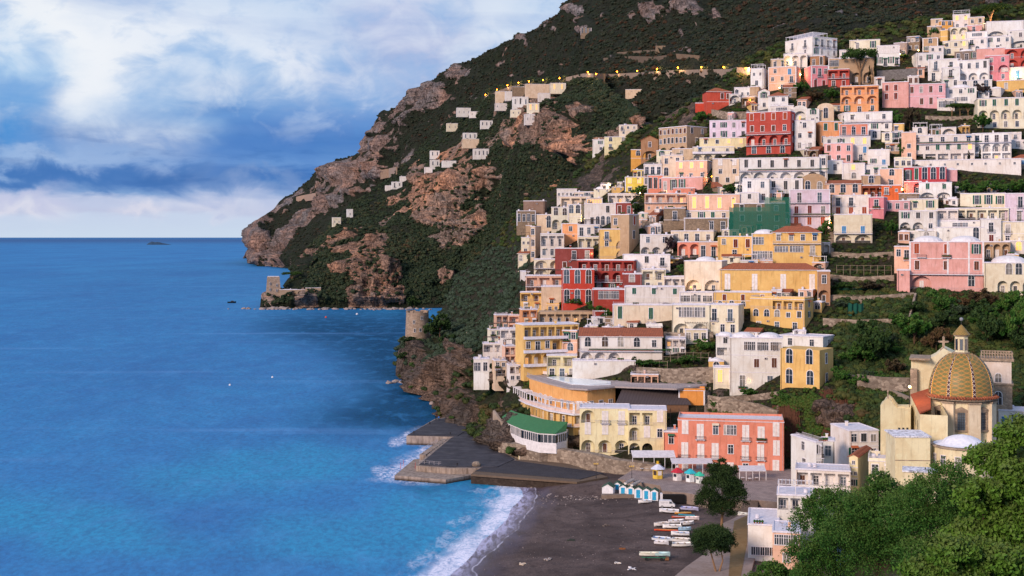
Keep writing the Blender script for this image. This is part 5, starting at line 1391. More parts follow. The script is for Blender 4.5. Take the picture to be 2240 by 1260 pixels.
for tries in range(6000):
    if done >= 95: break
    w_ = rf.uniform(20, 40); x_ = rf.uniform(1090, 2230); y_ = rf.uniform(80, 860); hh_ = rf.uniform(14, 26)
    if not inpoly(x_, y_, HULL) or not inpoly(x_, y_ - hh_, HULL) or any(a < x_ < b and c < y_ < d for a, b, c, d in GREEN): continue
    a_, b_, c_, d_ = x_ - w_ / 2, x_ + w_ / 2, y_ - hh_, y_
    ov = max([max(0, min(b_, r[1]) - max(a_, r[0])) * max(0, min(d_, r[3]) - max(c_, r[2])) / (w_ * hh_) for r in SPEC] + [0])
    tot = sum(max(0, min(b_, r[1]) - max(a_, r[0])) * max(0, min(d_, r[3]) - max(c_, r[2])) for r in SPEC) / (w_ * hh_)
    if ov > .34 or tot > .5: continue
    cc, nm_ = rf.choice(FILL[:6] if rf.random() < .8 else FILL)
    house(a_, b_, c_, d_, C.get(cc, cc), rf.choice(['2w', 'wx', 'dw', '2V', 'a', 'k', '3w', 'w/w', '2w/x', 'g', '2s', 'A']), 'small %s annex wedged in the lanes between larger houses' % nm_, rot=rf.choice([0, 0, 14, -14]), roof=rf.choice(['f', 'f', 'fR', 'p', 'fd', 'fP', 'T']), name='annex', cat='annex', group='%s annexes between the houses' % nm_)
    SPEC.append((a_, b_, c_, d_)); done += 1
# ---------- church with tiled dome
def zy(py, Y): return HC - (py - HY) / F * Y
def xy_(px, Y): return (px - 1120) / F * Y
CW = wallmat('efe0c0'); CG = stonemat('aged_stone', 'b5a08c', '8e7d6e', 1.2); CY = wallmat('f4e0bc'); TIL = tilemat()
Yc = 292.; rc = root('church', at(2103, 1060, Yc), 0, label='domed church with yellow and green tiled cupola and stone cross', cat='church')
ox, oy, oz = rc.location
azc = math.atan(xy_(2103, Yc) / Yc)
rc.rotation_euler = (0, 0, -azc)
def L(px, py, Y=Yc):   # point in the church's own frame
    p = at(px, py, Y) - Vector((ox, oy, oz)); return Matrix.Rotation(azc, 4, 'Z') @ p
zb = lambda py: zy(py, Yc) - oz
dm, t, b = newmat('dome_tiles')
uvn = t.new('ShaderNodeAttribute', attribute_name='du').outputs['Fac']; vvn = t.new('ShaderNodeAttribute', attribute_name='dv').outputs['Fac']
def tri(x): return t.math('ABSOLUTE', t.math('SUBTRACT', t.math('FRACT', x), .5))
ua = t.math('MULTIPLY', uvn, 2); va = t.math('MULTIPLY', vvn, 6.5)
d1 = tri(t.math('ADD', ua, va)); d2 = tri(t.math('SUBTRACT', ua, va))
e1 = tri(t.math('ADD', t.math('MULTIPLY', ua, 3), t.math('MULTIPLY', va, 3))); e2 = tri(t.math('SUBTRACT', t.math('MULTIPLY', ua, 3), t.math('MULTIPLY', va, 3)))
g = t.new('ShaderNodeNewGeometry').outputs['Position']; nn = t.noise(g, 2.5, 4)
c = t.mix(t.mapr(nn, .3, .7), lin('8c7446'), lin('6c6240'))
c = t.mix(t.math('MULTIPLY', t.mapr(t.math('MINIMUM', e1, e2), .0, .12, 1, 0), .65), c, lin('b08446'))
c = t.mix(t.mapr(t.math('MAXIMUM', d1, d2), .40, .44), c, lin('626c40'))
c = t.mix(t.mapr(t.math('MINIMUM', d1, d2), .03, .06, 1, 0), c, lin('c98c40'))
t.put(b.inputs['Base Color'], c); b.inputs['Roughness'].default_value = .45
ogive = [(7.38 * math.cos(a) ** .82, 10.1 * math.sin(a) ** .98) for a in np.linspace(0, 1.36, 26)]
zd = zb(864); nseg = 96; V = []; du = []; dvv = []
for r_, z_ in ogive:
    for i in range(nseg + 1):
        a = 2 * math.pi * i / nseg; V.append((r_ * math.cos(a), r_ * math.sin(a), zd + z_)); du.append(i / nseg * 8); dvv.append(z_ / 10.1 * 1.6)
me = npmesh('cupola', V, gridfaces(len(ogive), nseg + 1), [dm], True, {'du': du, 'dv': dvv})
cup = link('cupola', me, rc)
rbm, t, b = newmat('rib_tiles')
uvn = t.new('ShaderNodeAttribute', attribute_name='du').outputs['Fac']; vvn = t.new('ShaderNodeAttribute', attribute_name='dv').outputs['Fac']
def tri(x): return t.math('ABSOLUTE', t.math('SUBTRACT', t.math('FRACT', x), .5))
d1 = tri(t.math('ADD', t.math('MULTIPLY', uvn, 1.), t.math('MULTIPLY', vvn, 10))); d2 = tri(t.math('SUBTRACT', t.math('MULTIPLY', uvn, 1.), t.math('MULTIPLY', vvn, 10)))
c = t.mix(t.mapr(t.math('MINIMUM', d1, d2), .05, .1, 1, 0), lin('43242a'), lin('cdbfae'))
c = t.mix(t.mapr(t.math('ABSOLUTE', t.math('SUBTRACT', uvn, .5)), .36, .4), c, lin('d8a13a'))
t.put(b.inputs['Base Color'], c); b.inputs['Roughness'].default_value = .45
for k in range(8):
    ac = math.pi / 8 + k * math.pi / 4 + math.pi / 2 * 0; V = []; du = []; dvv = []
    for j, (r_, z_) in enumerate(ogive):
        hw = .15 * (1 - .35 * j / len(ogive))
        for i in range(5):
            f = i / 4; a = ac + hw * (f - .5); rr = r_ + (.16 if 0 < i < 4 else .0); V.append((rr * math.cos(a), rr * math.sin(a), zd + z_ + .02)); du.append(f); dvv.append(z_ / 10.1)
    link('rib', npmesh('rib', V, gridfaces(len(ogive), 5), [rbm], True, {'du': du, 'dv': dvv}), cup)
q = MB()
for k in range(64):
    a = 2 * math.pi * k / 64; M = Matrix.Rotation(a, 4, 'Z')
    v = [M @ Vector(p) for p in ((7.3, -.36, zd + .35), (7.3, .36, zd + .35), (8.35, .40, zd - .25), (8.35, 0, zd - .02), (8.35, -.40, zd - .25), (7.3, 0, zd + .6))]
    q.add(v, [(0, 4, 3, 5), (5, 3, 2, 1), (0, 1, 2, 3, 4)[::-1]], TIL)
q.rev([(7.0, zd - .5), (8.1, zd - .5), (8.15, zd - .26), (7.0, zd - .26)], 48, CG)
q.build('tiled_eave', rc)
# drum: octagon, a face turned to the view
q = MB(); oc = lambda r, off=math.pi / 8: [(r * math.cos(off + k * math.pi / 4), r * math.sin(off + k * math.pi / 4)) for k in range(8)]
z0 = zb(1005); z1 = zd - .5
q.prism(oc(7.15), z0 - 14, z1, CW)
q.prism(oc(7.5), z1 - .7, z1 - .3, CG); q.prism(oc(7.4), z0 + .2, z0 + .9, CG)
q.build('drum', rc)
q = MB()
for k in range(8):
    a = math.pi / 8 + k * math.pi / 4; M = Matrix.Rotation(a, 4, 'Z')
    q.box(6.2, 7.75, -1.35, 1.35, z0 - 13, z1 - .75, wallmat('e3d3ba'), M); q.box(6.2, 8.0, -1.5, 1.5, z1 - .74, z1 - .31, CG, M)
q.build('buttress', rc)
for k in (4, 5, 6, 7, 3):   # windows of the drum
    a = -math.pi / 2 + (k - 5) * math.pi / 4
    M = Matrix.Rotation(a + math.pi / 2, 4, 'Z') @ Matrix.Translation((0, -7.15 * math.cos(math.pi / 8) - .02, zb(932)))
    q = MB(); q.box(-1.35, -.85, -.3, .02, 0, 4.1, CG); q.box(.85, 1.35, -.3, .02, 0, 4.1, CG); q.box(-1.5, 1.5, -.36, .02, 4.1, 4.5, CG); q.box(-1.5, 1.5, -.4, .02, -.4, 0, CG)
    q.wallpoly([(-1.75, 4.5), (1.75, 4.5), (0, 5.4)], -.42, .02, CG)
    for s_ in (-2.9, 2.9): q.box(s_ * .93 - .35, s_ * .93 + .35, -.14, .01, -1.5, 6.2, wallmat('ecdcbc'))
    w_ = q.build('window', rc); w_.matrix_local = M
    q = MB(); q.box(-.85, .85, -.06, .02, 0, 4.1, DGLASS)
    for i in range(1, 4): q.box(-.85 + i * .425 - .04, -.85 + i * .425 + .04, -.12, -.06, 0, 4.1, IRON)
    for i in range(1, 7): q.box(-.85, .85, -.11, -.061, i * .6 - .04, i * .6 + .04, IRON)
    q.build('grille', w_)
# lantern
zl = zd + ogive[-1][1] - .3; q = MB(); LW = wallmat('f3e2c2')
q.prism(oc(2.0), zl, zl + .6, CG); q.prism(oc(1.55), zl + .6, zb(735), LW); q.prism(oc(1.85), zb(735), zb(732) , CG)
lt = q.build('lantern', rc)
for k in range(8):
    M = Matrix.Rotation(k * math.pi / 4, 4, 'Z') @ Matrix.Translation((0, -1.55 * math.cos(math.pi / 8) - .02, 0))
    q = MB(); q.box(-.3, .3, -.02, .02, zl + 1.1, zb(741), DGLASS, M); q.box(-.42, -.3, -.08, .02, zl + 1., zb(740), CG, M); q.box(.3, .42, -.08, .02, zl + 1., zb(740), CG, M); q.build('lantern_window', lt)
q = MB(); zt = zb(732); V = []; du = []; dvv = []
for j in range(8):
    f = j / 7
    for i in range(33):
        a = 2 * math.pi * i / 32; r_ = 1.95 * (1 - f) ** .9 + .05; V.append((r_ * math.cos(a), r_ * math.sin(a), zt + f * 2.4)); du.append(i / 32 * 8); dvv.append(f * 1.0)
link('lantern_cap', npmesh('cap', V, gridfaces(8, 33), [dm], False, {'du': du, 'dv': dvv}), lt)
q = MB(); q.tube((0, 0, zt + 2.3), (0, 0, zt + 3.6), .07, .05, IRON); q.rev([(.01, zt + 3.2), (.34, zt + 3.35), (.45, zt + 3.65), (.34, zt + 3.95), (.01, zt + 4.1)], 12, plain('lead', '8c8f98', .5)); q.build('finial', lt)
# transept behind, with gable and cross
def cpoly(pts, Y, th, mat):
    q = MB(); P = [L(x, y, Y) for x, y in pts]; n = len(P); off = Vector((0, th, 0))
    q.add(P + [p + off for p in P], [tuple(range(n)), tuple(range(2 * n - 1, n - 1, -1))] + [(i, n + i, n + (i + 1) % n, (i + 1) % n) for i in range(n)], mat); return q
q = cpoly([(1993, 1010), (2150, 1010), (2150, 800), (2120, 788), (2092, 776), (2064, 762), (2046, 778), (2030, 786), (1993, 787)], 301, 9, CW)
p = L(1993, 787, 300); p2 = L(2032, 786, 300); q.box(p.x - .4, p2.x + .3, p.y - .35, p.y + 9.4, p.z, p.z + .45, CG)
for x_ in (1999, 2048): pp = L(x_, 990, 300.5); q.box(pp.x - .8, pp.x + .8, pp.y - .7, pp.y + .3, pp.z - 3, p.z - 2.2, CG)
q.build('transept', rc)
q = MB(); pc = L(2064, 765, 302); cm = CG
q.box(pc.x - .8, pc.x + .8, pc.y - .5, pc.y + .5, pc.z - .8, pc.z + .3, cm); q.box(pc.x - .28, pc.x + .28, pc.y - .2, pc.y + .2, pc.z + .3, pc.z + 3.1, cm); q.box(pc.x - 1.05, pc.x + 1.05, pc.y - .19, pc.y + .19, pc.z + 1.75, pc.z + 2.2, cm)
for a_, b_ in ((0, 3.1), (-1.05, 1.97), (1.05, 1.97)): q.rev([(.01, pc.z + b_ - .28), (.3, pc.z + b_), (.01, pc.z + b_ + .28)], 8, cm, (pc.x + a_, pc.y))
q.build('cross', rc)
# nave with tiled roof and clerestory windows
A_ = [L(1992, 862, 296), L(2012, 903, 281), L(2036, 893, 283), L(2036, 848, 298)]
q = MB(); up = Vector((0, 0, .35)); q.add([a for a in A_] + [a - up for a in A_], [(0, 1, 2, 3), (7, 6, 5, 4), (1, 0, 4, 5), (2, 1, 5, 6)], plain('red_tiles', 'a9573c', .9)); q.build('nave_roof', rc)
q = MB(); a, b_ = A_[0] - up, A_[1] - up; dn = Vector((0, 0, -12)); bk = Vector((6, 0, 0))
q.add([a, b_, b_ + dn, a + dn, a + bk, b_ + bk, b_ + dn + bk, a + dn + bk], [(0, 3, 2, 1), (1, 2, 6, 5), (4, 5, 6, 7), (0, 4, 7, 3)], CY); nv = q.build('nave', rc)
for i in range(4):
    p = a.lerp(b_, .2 + i * .2) + Vector((-.04, 0, -2.2)); q = MB(); d_ = (b_ - a).normalized()
    q.add([p - d_ * .35, p + d_ * .35, p + d_ * .35 - Vector((0, 0, 2.2)), p - d_ * .35 - Vector((0, 0, 2.2))], [(0, 3, 2, 1)], DGLASS); q.build('window', nv)
q = cpoly([(1926, 1000), (1992, 1000), (1992, 893), (1962, 893), (1956, 886), (1950, 877), (1942, 871), (1934, 877), (1930, 884), (1926, 886)], 288, 7, CY)
pf_ = L(1942, 871, 288); q.tube((pf_.x, pf_.y + .4, pf_.z - .1), (pf_.x, pf_.y + .4, pf_.z + 1.2), .25, .1, CG); q.rev([(.01, pf_.z + 1.1), (.22, pf_.z + 1.4), (.01, pf_.z + 2)], 8, CG, (pf_.x, pf_.y + .4))
for i in range(3): pw = L(1966 + i * 9, 942, 288); q.box(pw.x - .3, pw.x + .3, pw.y - .05, pw.y + .01, pw.z, pw.z + .7, DGLASS)
q.build('side_facade', rc)
# campanile behind
Yb_ = 322.; rb = root('bell_tower', at(2181, 1000, Yb_), -azc, label='square stone bell tower with balustrade just right of the tiled dome', cat='bell tower')
q = MB(); s_ = Yb_ / F; zb2 = lambda py: (1000 - py) * s_; TW = stonemat('tower_plaster', 'd8cac2', 'a89a92', .6)
TWm = wallmat('ddd0c8')
q.box(-3.7, 3.7, 0, 7.4, -8, zb2(842), CG); q.box(-4.0, 4.0, -.3, 7.7, zb2(842), zb2(838), CG); q.box(-3.5, 3.5, .2, 7.2, zb2(838), zb2(790), TWm)
q.box(-4.1, 4.1, -.4, 7.8, zb2(790), zb2(784), CG); tw = q.build('shaft', rb)
for z_, hh_, w_ in ((820 + 16, 2.3, 1.5), (885, 3.4, 1.7)):
    o = add_window(rb, 'a', .3, zb2(z_), w_, hh_, y=.2 if z_ < 840 else 0)
q = MB(); zt = zb2(784)
q.box(-3.9, 3.9, -.2, .1, zt + 1.15, zt + 1.4, CG); q.box(-3.9, 3.9, 7.3, 7.6, zt + 1.15, zt + 1.4, CG); q.box(-3.9, -3.6, .1, 7.3, zt + 1.15, zt + 1.4, CG); q.box(3.6, 3.9, .1, 7.3, zt + 1.15, zt + 1.4, CG)
for i in range(12):
    x = -3.75 + i * .68
    for yy in (-.05, 7.45): q.rev([(.1, zt), (.2, zt + .35), (.1, zt + .8), (.14, zt + 1.15)], 6, CG, (x, yy))
    q.box(x - .12, x + .12, -.17, .07, zt + 1.4, zt + 1.75, CG)
q.build('balustrade', rb)
# annexes in front
def block(nm, x0, x1, yt, yb_, Y, dp, mat, label, roofm=None, cat=None, rot=0, below=18):
    az = math.atan(((x0 + x1) / 2 - 1120) / F); r_ = root(nm, at((x0 + x1) / 2, yb_, Y), -az + R(rot), label=label, cat=cat or nm.replace('_', ' '))
    W = (x1 - x0) / F * Y * math.cos(az); hh = (yb_ - yt) / F * Y
    q = MB(); q.box(-W / 2, W / 2, 0, dp, -below, hh, mat); q.build('wall', r_)
    q = MB(); q.box(-W / 2 - .25, W / 2 + .25, -.25, dp + .25, hh + .002, hh + .3, roofm or SLAB); q.build('roof', r_)
    return r_, W, hh
whr, t, b = newmat('limewash_roof'); g = t.new('ShaderNodeNewGeometry').outputs['Position']
t.put(b.inputs['Base Color'], t.mix(t.mapr(t.noise(g, .9, 6, .75), .45, .62), lin('e8e8f2'), lin('8d8a92'))); b.inputs['Roughness'].default_value = .8
r_, W_, h_ = block('church_annex', 1957, 2036, 957, 1045, 270, 9, CY, 'cream rendered church annex with mottled white roof left of the drum', whr, 'annex', 14)
q = MB(); q.box(-W_ / 2 - .05, W_ / 2 + .05, -.06, .0, h_ * .42, h_ * .42 + .18, CG); q.build('string_course', r_)
az = math.atan((2105 - 1120) / F); ra = root('apse', at(2105, 1060, 266), -az, label='rounded cream apse with shallow white dome below the drum', cat='apse')
q = MB(); s_ = 266 / F; R_ = 6.3; zr = 75 * s_
q.rev([(R_, -16), (R_, zr)], 14, CW); q.rev([(R_ + .5, zr), (R_ + .5, zr + .3), (R_ - 1.6, zr + .5)], 14, CG); ap = q.build('wall', ra, loc=(0, R_, 0))
q = MB(); q.rev([(R_ - .2, zr + .45), (4.4, zr + .7), (3.6, zr + 1.5), (2.2, zr + 2.1), (.02, zr + 2.5)], 24, plain('limewash', 'e9e9f4', .8)); q.build('roof', ra, True, loc=(0, R_, 0))
for aw in (-64, -38, -8):
    M = Matrix.Translation((0, R_, 0)) @ Matrix.Rotation(R(aw), 4, 'Z') @ Matrix.Translation((0, -R_ - .02, zr - 4.2))
    o = add_window(ra, 'w', 0, 0, 1.1, 2.6); o.matrix_local = M
r_, W_, h_ = block('vestry', 1976, 2048, 1034, 1060, 256, 5, CW, 'low vestry with curling white vaulted roof below the cream annex', whr, 'vestry', 0)

# ---------- watch towers
Yt = LB.depth(597, 648) + 0; pt = at(598, 652, 1236); rt_ = root('watch_tower', pt, R(12), label='square tapering stone watchtower on the far rocky point', cat='tower')
q = MB(); s_ = 1236 / F; st_ = stonemat('far_tower_stone', 'b29c8b', '93806f', .7)
hw0, hw1, hh = 17 * s_, 13.2 * s_, 47 * s_
q.add([(-hw0, -hw0, -4), (hw0, -hw0, -4), (hw0, hw0, -4), (-hw0, hw0, -4), (-hw1, -hw1, hh), (hw1, -hw1, hh), (hw1, hw1, hh), (-hw1, hw1, hh)], [(3, 2, 1, 0), (4, 5, 6, 7), (0, 1, 5, 4), (1, 2, 6, 5), (2, 3, 7, 6), (3, 0, 4, 7)], st_); q.box(-hw1 + .5, hw1 - .5, -hw1 + .5, hw1 - .5, hh, hh + .4, SLAB)
q.build('wall', rt_)
for x_, z_ in ((-.3, .35), (-.3, .62), (.3, .3), (.3, .55)):
    f = z_; yy = -(hw0 + (hw1 - hw0) * f); o = add_window(rt_, 'w', x_ * hw0 * 1.4, hh * f, 1.3, 2.6, y=yy - .3)
q = MB(); s_ = 640 / F; rt2 = root('round_tower', at(913, 735, 640), 0, label='round stone tower with notched top on the cliff above the water', cat='tower')
st2 = stonemat('round_tower_stone', 'ac9684', '8a7767', 1.1); r0, r2_, hh = 26.5 * s_, 24.5 * s_, 52 * s_
q.rev([(r0 + .3, -6), (r0, 0), (r2_, hh), (r2_ - .9, hh), (r2_ - .9, hh - 1)], 40, st2); q.rev([(.01, hh - .9), (r2_ - .9, hh - .95)], 40, SLAB)
for k in range(14):
    if k % 5 == 2: continue
    M = Matrix.Rotation(k * 2 * math.pi / 14, 4, 'Z'); q.box(-1.0, 1.0, -r2_ + .02, -r2_ + .85, hh + .002, hh + .9, st2, M)
q.build('wall', rt2)
for a_, z_, w_ in ((-8, .2, .9), (18, .22, .9), (-12, .55, .9), (24, .72, .7), (30, .72, .7)):
    M = Matrix.Rotation(R(a_), 4, 'Z') @ Matrix.Translation((0, -(r0 + (r2_ - r0) * z_) - .05, hh * z_)); o = add_window(rt2, 'k', 0, 0, w_, 1.7); o.matrix_local = M
# walls and arches by the square tower
for x0, x1, y0, y1, lb, rr in ((612, 668, 634, 652, 'terraced garden wall beside the square watchtower', 'xAA'), (668, 702, 630, 652, 'villa with white domed roof beside the far point garden', '2w'), (780, 806, 638, 662, 'grey boathouse with wide arch at the foot of the far cliff', 'A'), (806, 830, 644, 662, 'low stone shed right of the far boathouse', '2w')):
    house(x0, x1, y0, y1, 'a8937f', rr, lb, Y=1226, dp=10, base=4, name='stone_house', cat='stone house', roof='f')

# ---------- hotel with the pool deck, in curved tiers
def gw(px, py, z): p = ground(px, py, z); return (p.x, p.y)
OR_ = wallmat('eab070'); YL = wallmat('efc888'); TL = plain('pool_deck', 'a99c9a', .8)
rp = root('pool_hotel', ground(1240, 850, 23), 0, label='curved orange hotel with a rooftop pool above the green awning restaurant', cat='hotel')
o_ = rp.location
def loc(pts, z): return [(gw(x, y, z)[0] - o_.x, gw(x, y, z)[1] - o_.y) for x, y in pts]
def tier(nm, pts, zt, z0, zt2, mat, par=rp):
    q = MB(); q.prism(loc(pts, zt), z0 - o_.z, zt2 - o_.z, mat); return q.build(nm, par)
front = [(1146, 818), (1160, 826), (1200, 838), (1245, 849), (1285, 851), (1345, 845), (1480, 850), (1545, 842)]
tier('wall', [(1158, 829), (1200, 841), (1245, 852), (1285, 853), (1346, 847), (1346, 815), (1160, 806)], 22.5, 9, 22.5, OR_)
tier('roof_terrace', front + [(1560, 820), (1400, 812), (1250, 808), (1160, 802)], 23, 22.52, 23, TL)
q = MB()
fl = loc([(x, y - 1) for x, y in front], 23)
for a, b_ in zip(fl[:-1], fl[1:]):
    Ln = math.hypot(b_[0] - a[0], b_[1] - a[1]); M = Matrix.Translation((a[0], a[1], 0)) @ Matrix.Rotation(math.atan2(b_[1] - a[1], b_[0] - a[0]), 4, 'Z')
    q.box(0, Ln, -.03, .03, .95, 1.02, RAIL, M)
    for i in range(int(Ln / .5)): q.box(i * .5, i * .5 + .04, -.02, .02, .002, .95, RAIL, M)
q.build('railing', rp)
pool_pts = [(1196, 825), (1220, 822), (1336, 834), (1336, 841), (1290, 843), (1250, 840)]
tier('pool', pool_pts, 23.15, 22.4, 23.12, plain('pool_rim', 'eef0f4', .4))
wtr, t, b = newmat('pool_water'); t.put(b.inputs['Base Color'], lin('dcecf4')); b.inputs['Roughness'].default_value = .1
tier('pool_water', [(1202, 826), (1221, 824), (1330, 835), (1329, 839.5), (1290, 841), (1254, 838.5)], 23.16, 23.121, 23.16, wtr)
q = MB()
for a, b_ in zip(fl[:5], fl[1:6]):    # corbels under the deck
    for i in range(4):
        f = (i + .5) / 4; x, y = a[0] + (b_[0] - a[0]) * f, a[1] + (b_[1] - a[1]) * f
        q.box(x - .12, x + .12, y - .0, y + .9, -1.3, -.49, YL)
q.build('corbel', rp)
# tier with white pergola
t2 = [(1122, 866), (1150, 880), (1200, 896), (1255, 905), (1300, 903), (1348, 890)]
tier('terrace_slab', t2 + [(1348, 860), (1160, 840)], 16.2, 15.6, 16.0, SLAB)
tier('lower_wall', [(1127, 868), (1152, 882), (1200, 898), (1254, 906), (1300, 904), (1346, 892), (1346, 850), (1160, 838)], 15.6, 5, 15.6, YL)
l2 = loc(t2, 16.0); q = MB(); q2 = MB(); q3 = MB()
for a, b_ in zip(l2[:-2], l2[1:-1]):
    Ln = math.hypot(b_[0] - a[0], b_[1] - a[1]); an = math.atan2(b_[1] - a[1], b_[0] - a[0]); M = Matrix.Translation((a[0], a[1], 16.0 - o_.z)) @ Matrix.Rotation(an, 4, 'Z')
    n_ = max(1, int(Ln / 2.7))
    for i in range(n_ + 1):
        x = Ln * i / n_; q.tube(M @ Vector((x, .3, .0)), M @ Vector((x, .3, 2.9)), .2, .17, WHT, 8)
    q.box(0, Ln, .18, .42, 2.9, 3.1, WHT, M)
    for i in range(int(Ln / 1.3)): q.box(i * 1.3 + .3, i * 1.3 + .42, -.3, 3.2, 3.102, 3.25, WHT, M)
    q2.box(0, Ln, .02, .1, .9, .98, SLAB, M); q2.box(0, Ln, .03, .09, .0, .85, wallmat('e2ccc6'), M)
q.build('pergola', rp); q2.build('parapet', rp)
# openings of the upper (under the pergola) and lower storeys
def seg_windows(pts, z, zb_, kinds, w, hh, par=rp, off=0.02):
    P = loc(pts, z); tot = sum(math.hypot(b_[0] - a[0], b_[1] - a[1]) for a, b_ in zip(P[:-1], P[1:])); n = len(kinds); k = 0; acc = 0
    for a, b_ in zip(P[:-1], P[1:]):
        Ln = math.hypot(b_[0] - a[0], b_[1] - a[1]); an = math.atan2(b_[1] - a[1], b_[0] - a[0])
        while k < n and (k + .5) * tot / n <= acc + Ln:
            s_ = (k + .5) * tot / n - acc; M = Matrix.Translation((a[0], a[1], zb_ - o_.z)) @ Matrix.Rotation(an, 4, 'Z') @ Matrix.Translation((s_, -off, 0))
            if kinds[k] != 'x': o = add_window(par, kinds[k], 0, 0, w, hh); o.matrix_local = M
            k += 1
        acc += Ln
seg_windows([(1158, 829), (1200, 841), (1245, 852), (1285, 853), (1346, 847)], 22.5, 16.4, 'dxdcdxddcdHd'.replace('H', 'd'), 1.5, 2.4)
seg_windows([(1127, 868), (1152, 882), (1200, 898), (1254, 906), (1300, 904), (1346, 892)], 15.6, 12.2, 'ddcddcddcddd', 1.3, 2.4)
seg_windows([(1200, 898), (1254, 906), (1300, 904), (1346, 892)], 15.6, 8.4, 'cdcdcd', 1.2, 2.2)
l1 = loc([(1124, 869), (1150, 884), (1200, 900), (1254, 908), (1300, 906), (1346, 893)], 15.4); q = MB()
for a, b_ in zip(l1[:-1], l1[1:]):
    Ln = math.hypot(b_[0] - a[0], b_[1] - a[1]); M = Matrix.Translation((a[0], a[1], 11.9 - o_.z)) @ Matrix.Rotation(math.atan2(b_[1] - a[1], b_[0] - a[0]), 4, 'Z')
    q.box(0, Ln, -.7, .25, -.18, 0, SLAB, M); q.box(0, Ln, -.7, -.6, 0.002, .9, wallmat('e2ccc6'), M)
    for i in range(int(Ln / 2.6) + 1): q.box(i * 2.6, i * 2.6 + .3, -.59, .2, .004, 3.5, YL, M)
q.build('balcony', rp)
# thatched dark roof pavilion and orange end wall
rd = root('roof_pavilion', ground(1430, 885, 19), 0, label='dark thatch roofed terrace pavilion between the orange walls', cat='pavilion')
o_ = rd.location; q = MB(); th_, t, b = newmat('dark_thatch'); g = t.new('ShaderNodeNewGeometry').outputs['Position']
w_ = t.new('ShaderNodeTexWave', i={'Vector': g, 'Scale': .7, 'Distortion': 2.0, 'Detail': 2.0}); t.put(b.inputs['Base Color'], t.mix(w_.outputs['Fac'], lin('3a3336'), lin('5d5355'))); b.inputs['Roughness'].default_value = 1
A_ = [ground(1346, 884, 18.3), ground(1512, 884, 18.3), ground(1487, 848, 22.3), ground(1362, 848, 22.3)]; A_ = [a - o_ for a in A_]
q.add(A_ + [a - Vector((0, 0, .3)) for a in A_], [(0, 1, 2, 3), (7, 6, 5, 4), (0, 4, 5, 1), (1, 5, 6, 2), (3, 7, 4, 0)], th_); q.build('roof', rd)
q = MB(); q.prism(loc([(1356, 886), (1506, 886), (1506, 850), (1356, 850)], 18), 10 - o_.z, 17.9 - o_.z, plain('timber_wall', '7a5a44', .8)); q.build('wall', rd)
q = MB()
for i in range(9): x = gw(1358 + i * 18, 887, 16)[0] - o_.x; q.box(x - .1, x + .1, -1.2, -1.0, 13.5 - o_.z, 18.0 - o_.z, plain('dark_timber', '54443c', .8))
q.build('post', rd)
house(1484, 1542, 855, 900, 'e39a50', 'x', 'orange end wall with small plunge pool beside the stone stairs', Y=386, dp=6, roof='p', name='end_wing', cat='wing')
# green awning restaurant
rg = root('restaurant', ground(1170, 965, 6), 0, label='white glazed restaurant under a long green awning above the dock', cat='restaurant'); o_ = rg.location
fr = [(1098, 912), (1112, 925), (1140, 937), (1178, 946), (1215, 948), (1238, 942)]; bk_ = [(1242, 922), (1200, 921), (1150, 910), (1118, 899)]
GR = plain('green_awning', '3f7a4e', .7); q = MB(); Fp = [Vector((*gw(x, y, 11.6), 11.6)) - o_ for x, y in fr]; Bp = [Vector((*gw(x, y, 13.6), 13.6)) - o_ for x, y in [(1118, 897), (1130, 902), (1158, 909), (1190, 917), (1215, 921), (1242, 923)]]
q.add(Fp + Bp + [p - Vector((0, 0, .2)) for p in Fp], [(i, i + 1, 7 + i, 6 + i) for i in range(5)] + [(12 + i, 13 + i, i + 1, i) for i in range(5)], GR); q.build('awning', rg)
fr2 = [(x + 2, y + 2) for x, y in fr]
q = MB(); P = [(gw(x, y, 11.3)[0] - o_.x, gw(x, y, 11.3)[1] - o_.y) for x, y in fr2] + [(b_.x, b_.y) for b_ in Bp[::-1]]
q.prism(P, 5.5 - o_.z, 8.6 - o_.z, WHT); q.prism(P, 11.0 - o_.z, 11.38 - o_.z, WHT); q.build('wall', rg)
q = MB(); Pi = [(x * .97, y + .35) for x, y in P]; q.prism(Pi, 8.6 - o_.z, 11.0 - o_.z, DGLASS); q.build('glazing', rg)
q = MB()
for a, b_ in zip(P[:5], P[1:6]):
    Ln = math.hypot(b_[0] - a[0], b_[1] - a[1]); n_ = max(2, int(Ln / 1.1))
    for i in range(n_ + 1):
        x, y = a[0] + (b_[0] - a[0]) * i / n_, a[1] + (b_[1] - a[1]) * i / n_; q.box(x - .09, x + .09, y + .02, y + .2, 8.6 - o_.z, 11.0 - o_.z, WHT)
q.build('mullion', rg)
q = MB(); P = [(gw(x, y, 8.6)[0] - o_.x, gw(x, y, 8.6)[1] - o_.y) for x, y in [(1102, 934), (1115, 946), (1142, 958), (1180, 968), (1234, 966), (1245, 950), (1130, 925)]]
q.prism(P, -9, 5.4 - o_.z, STONE); q.build('stone_base', rg)

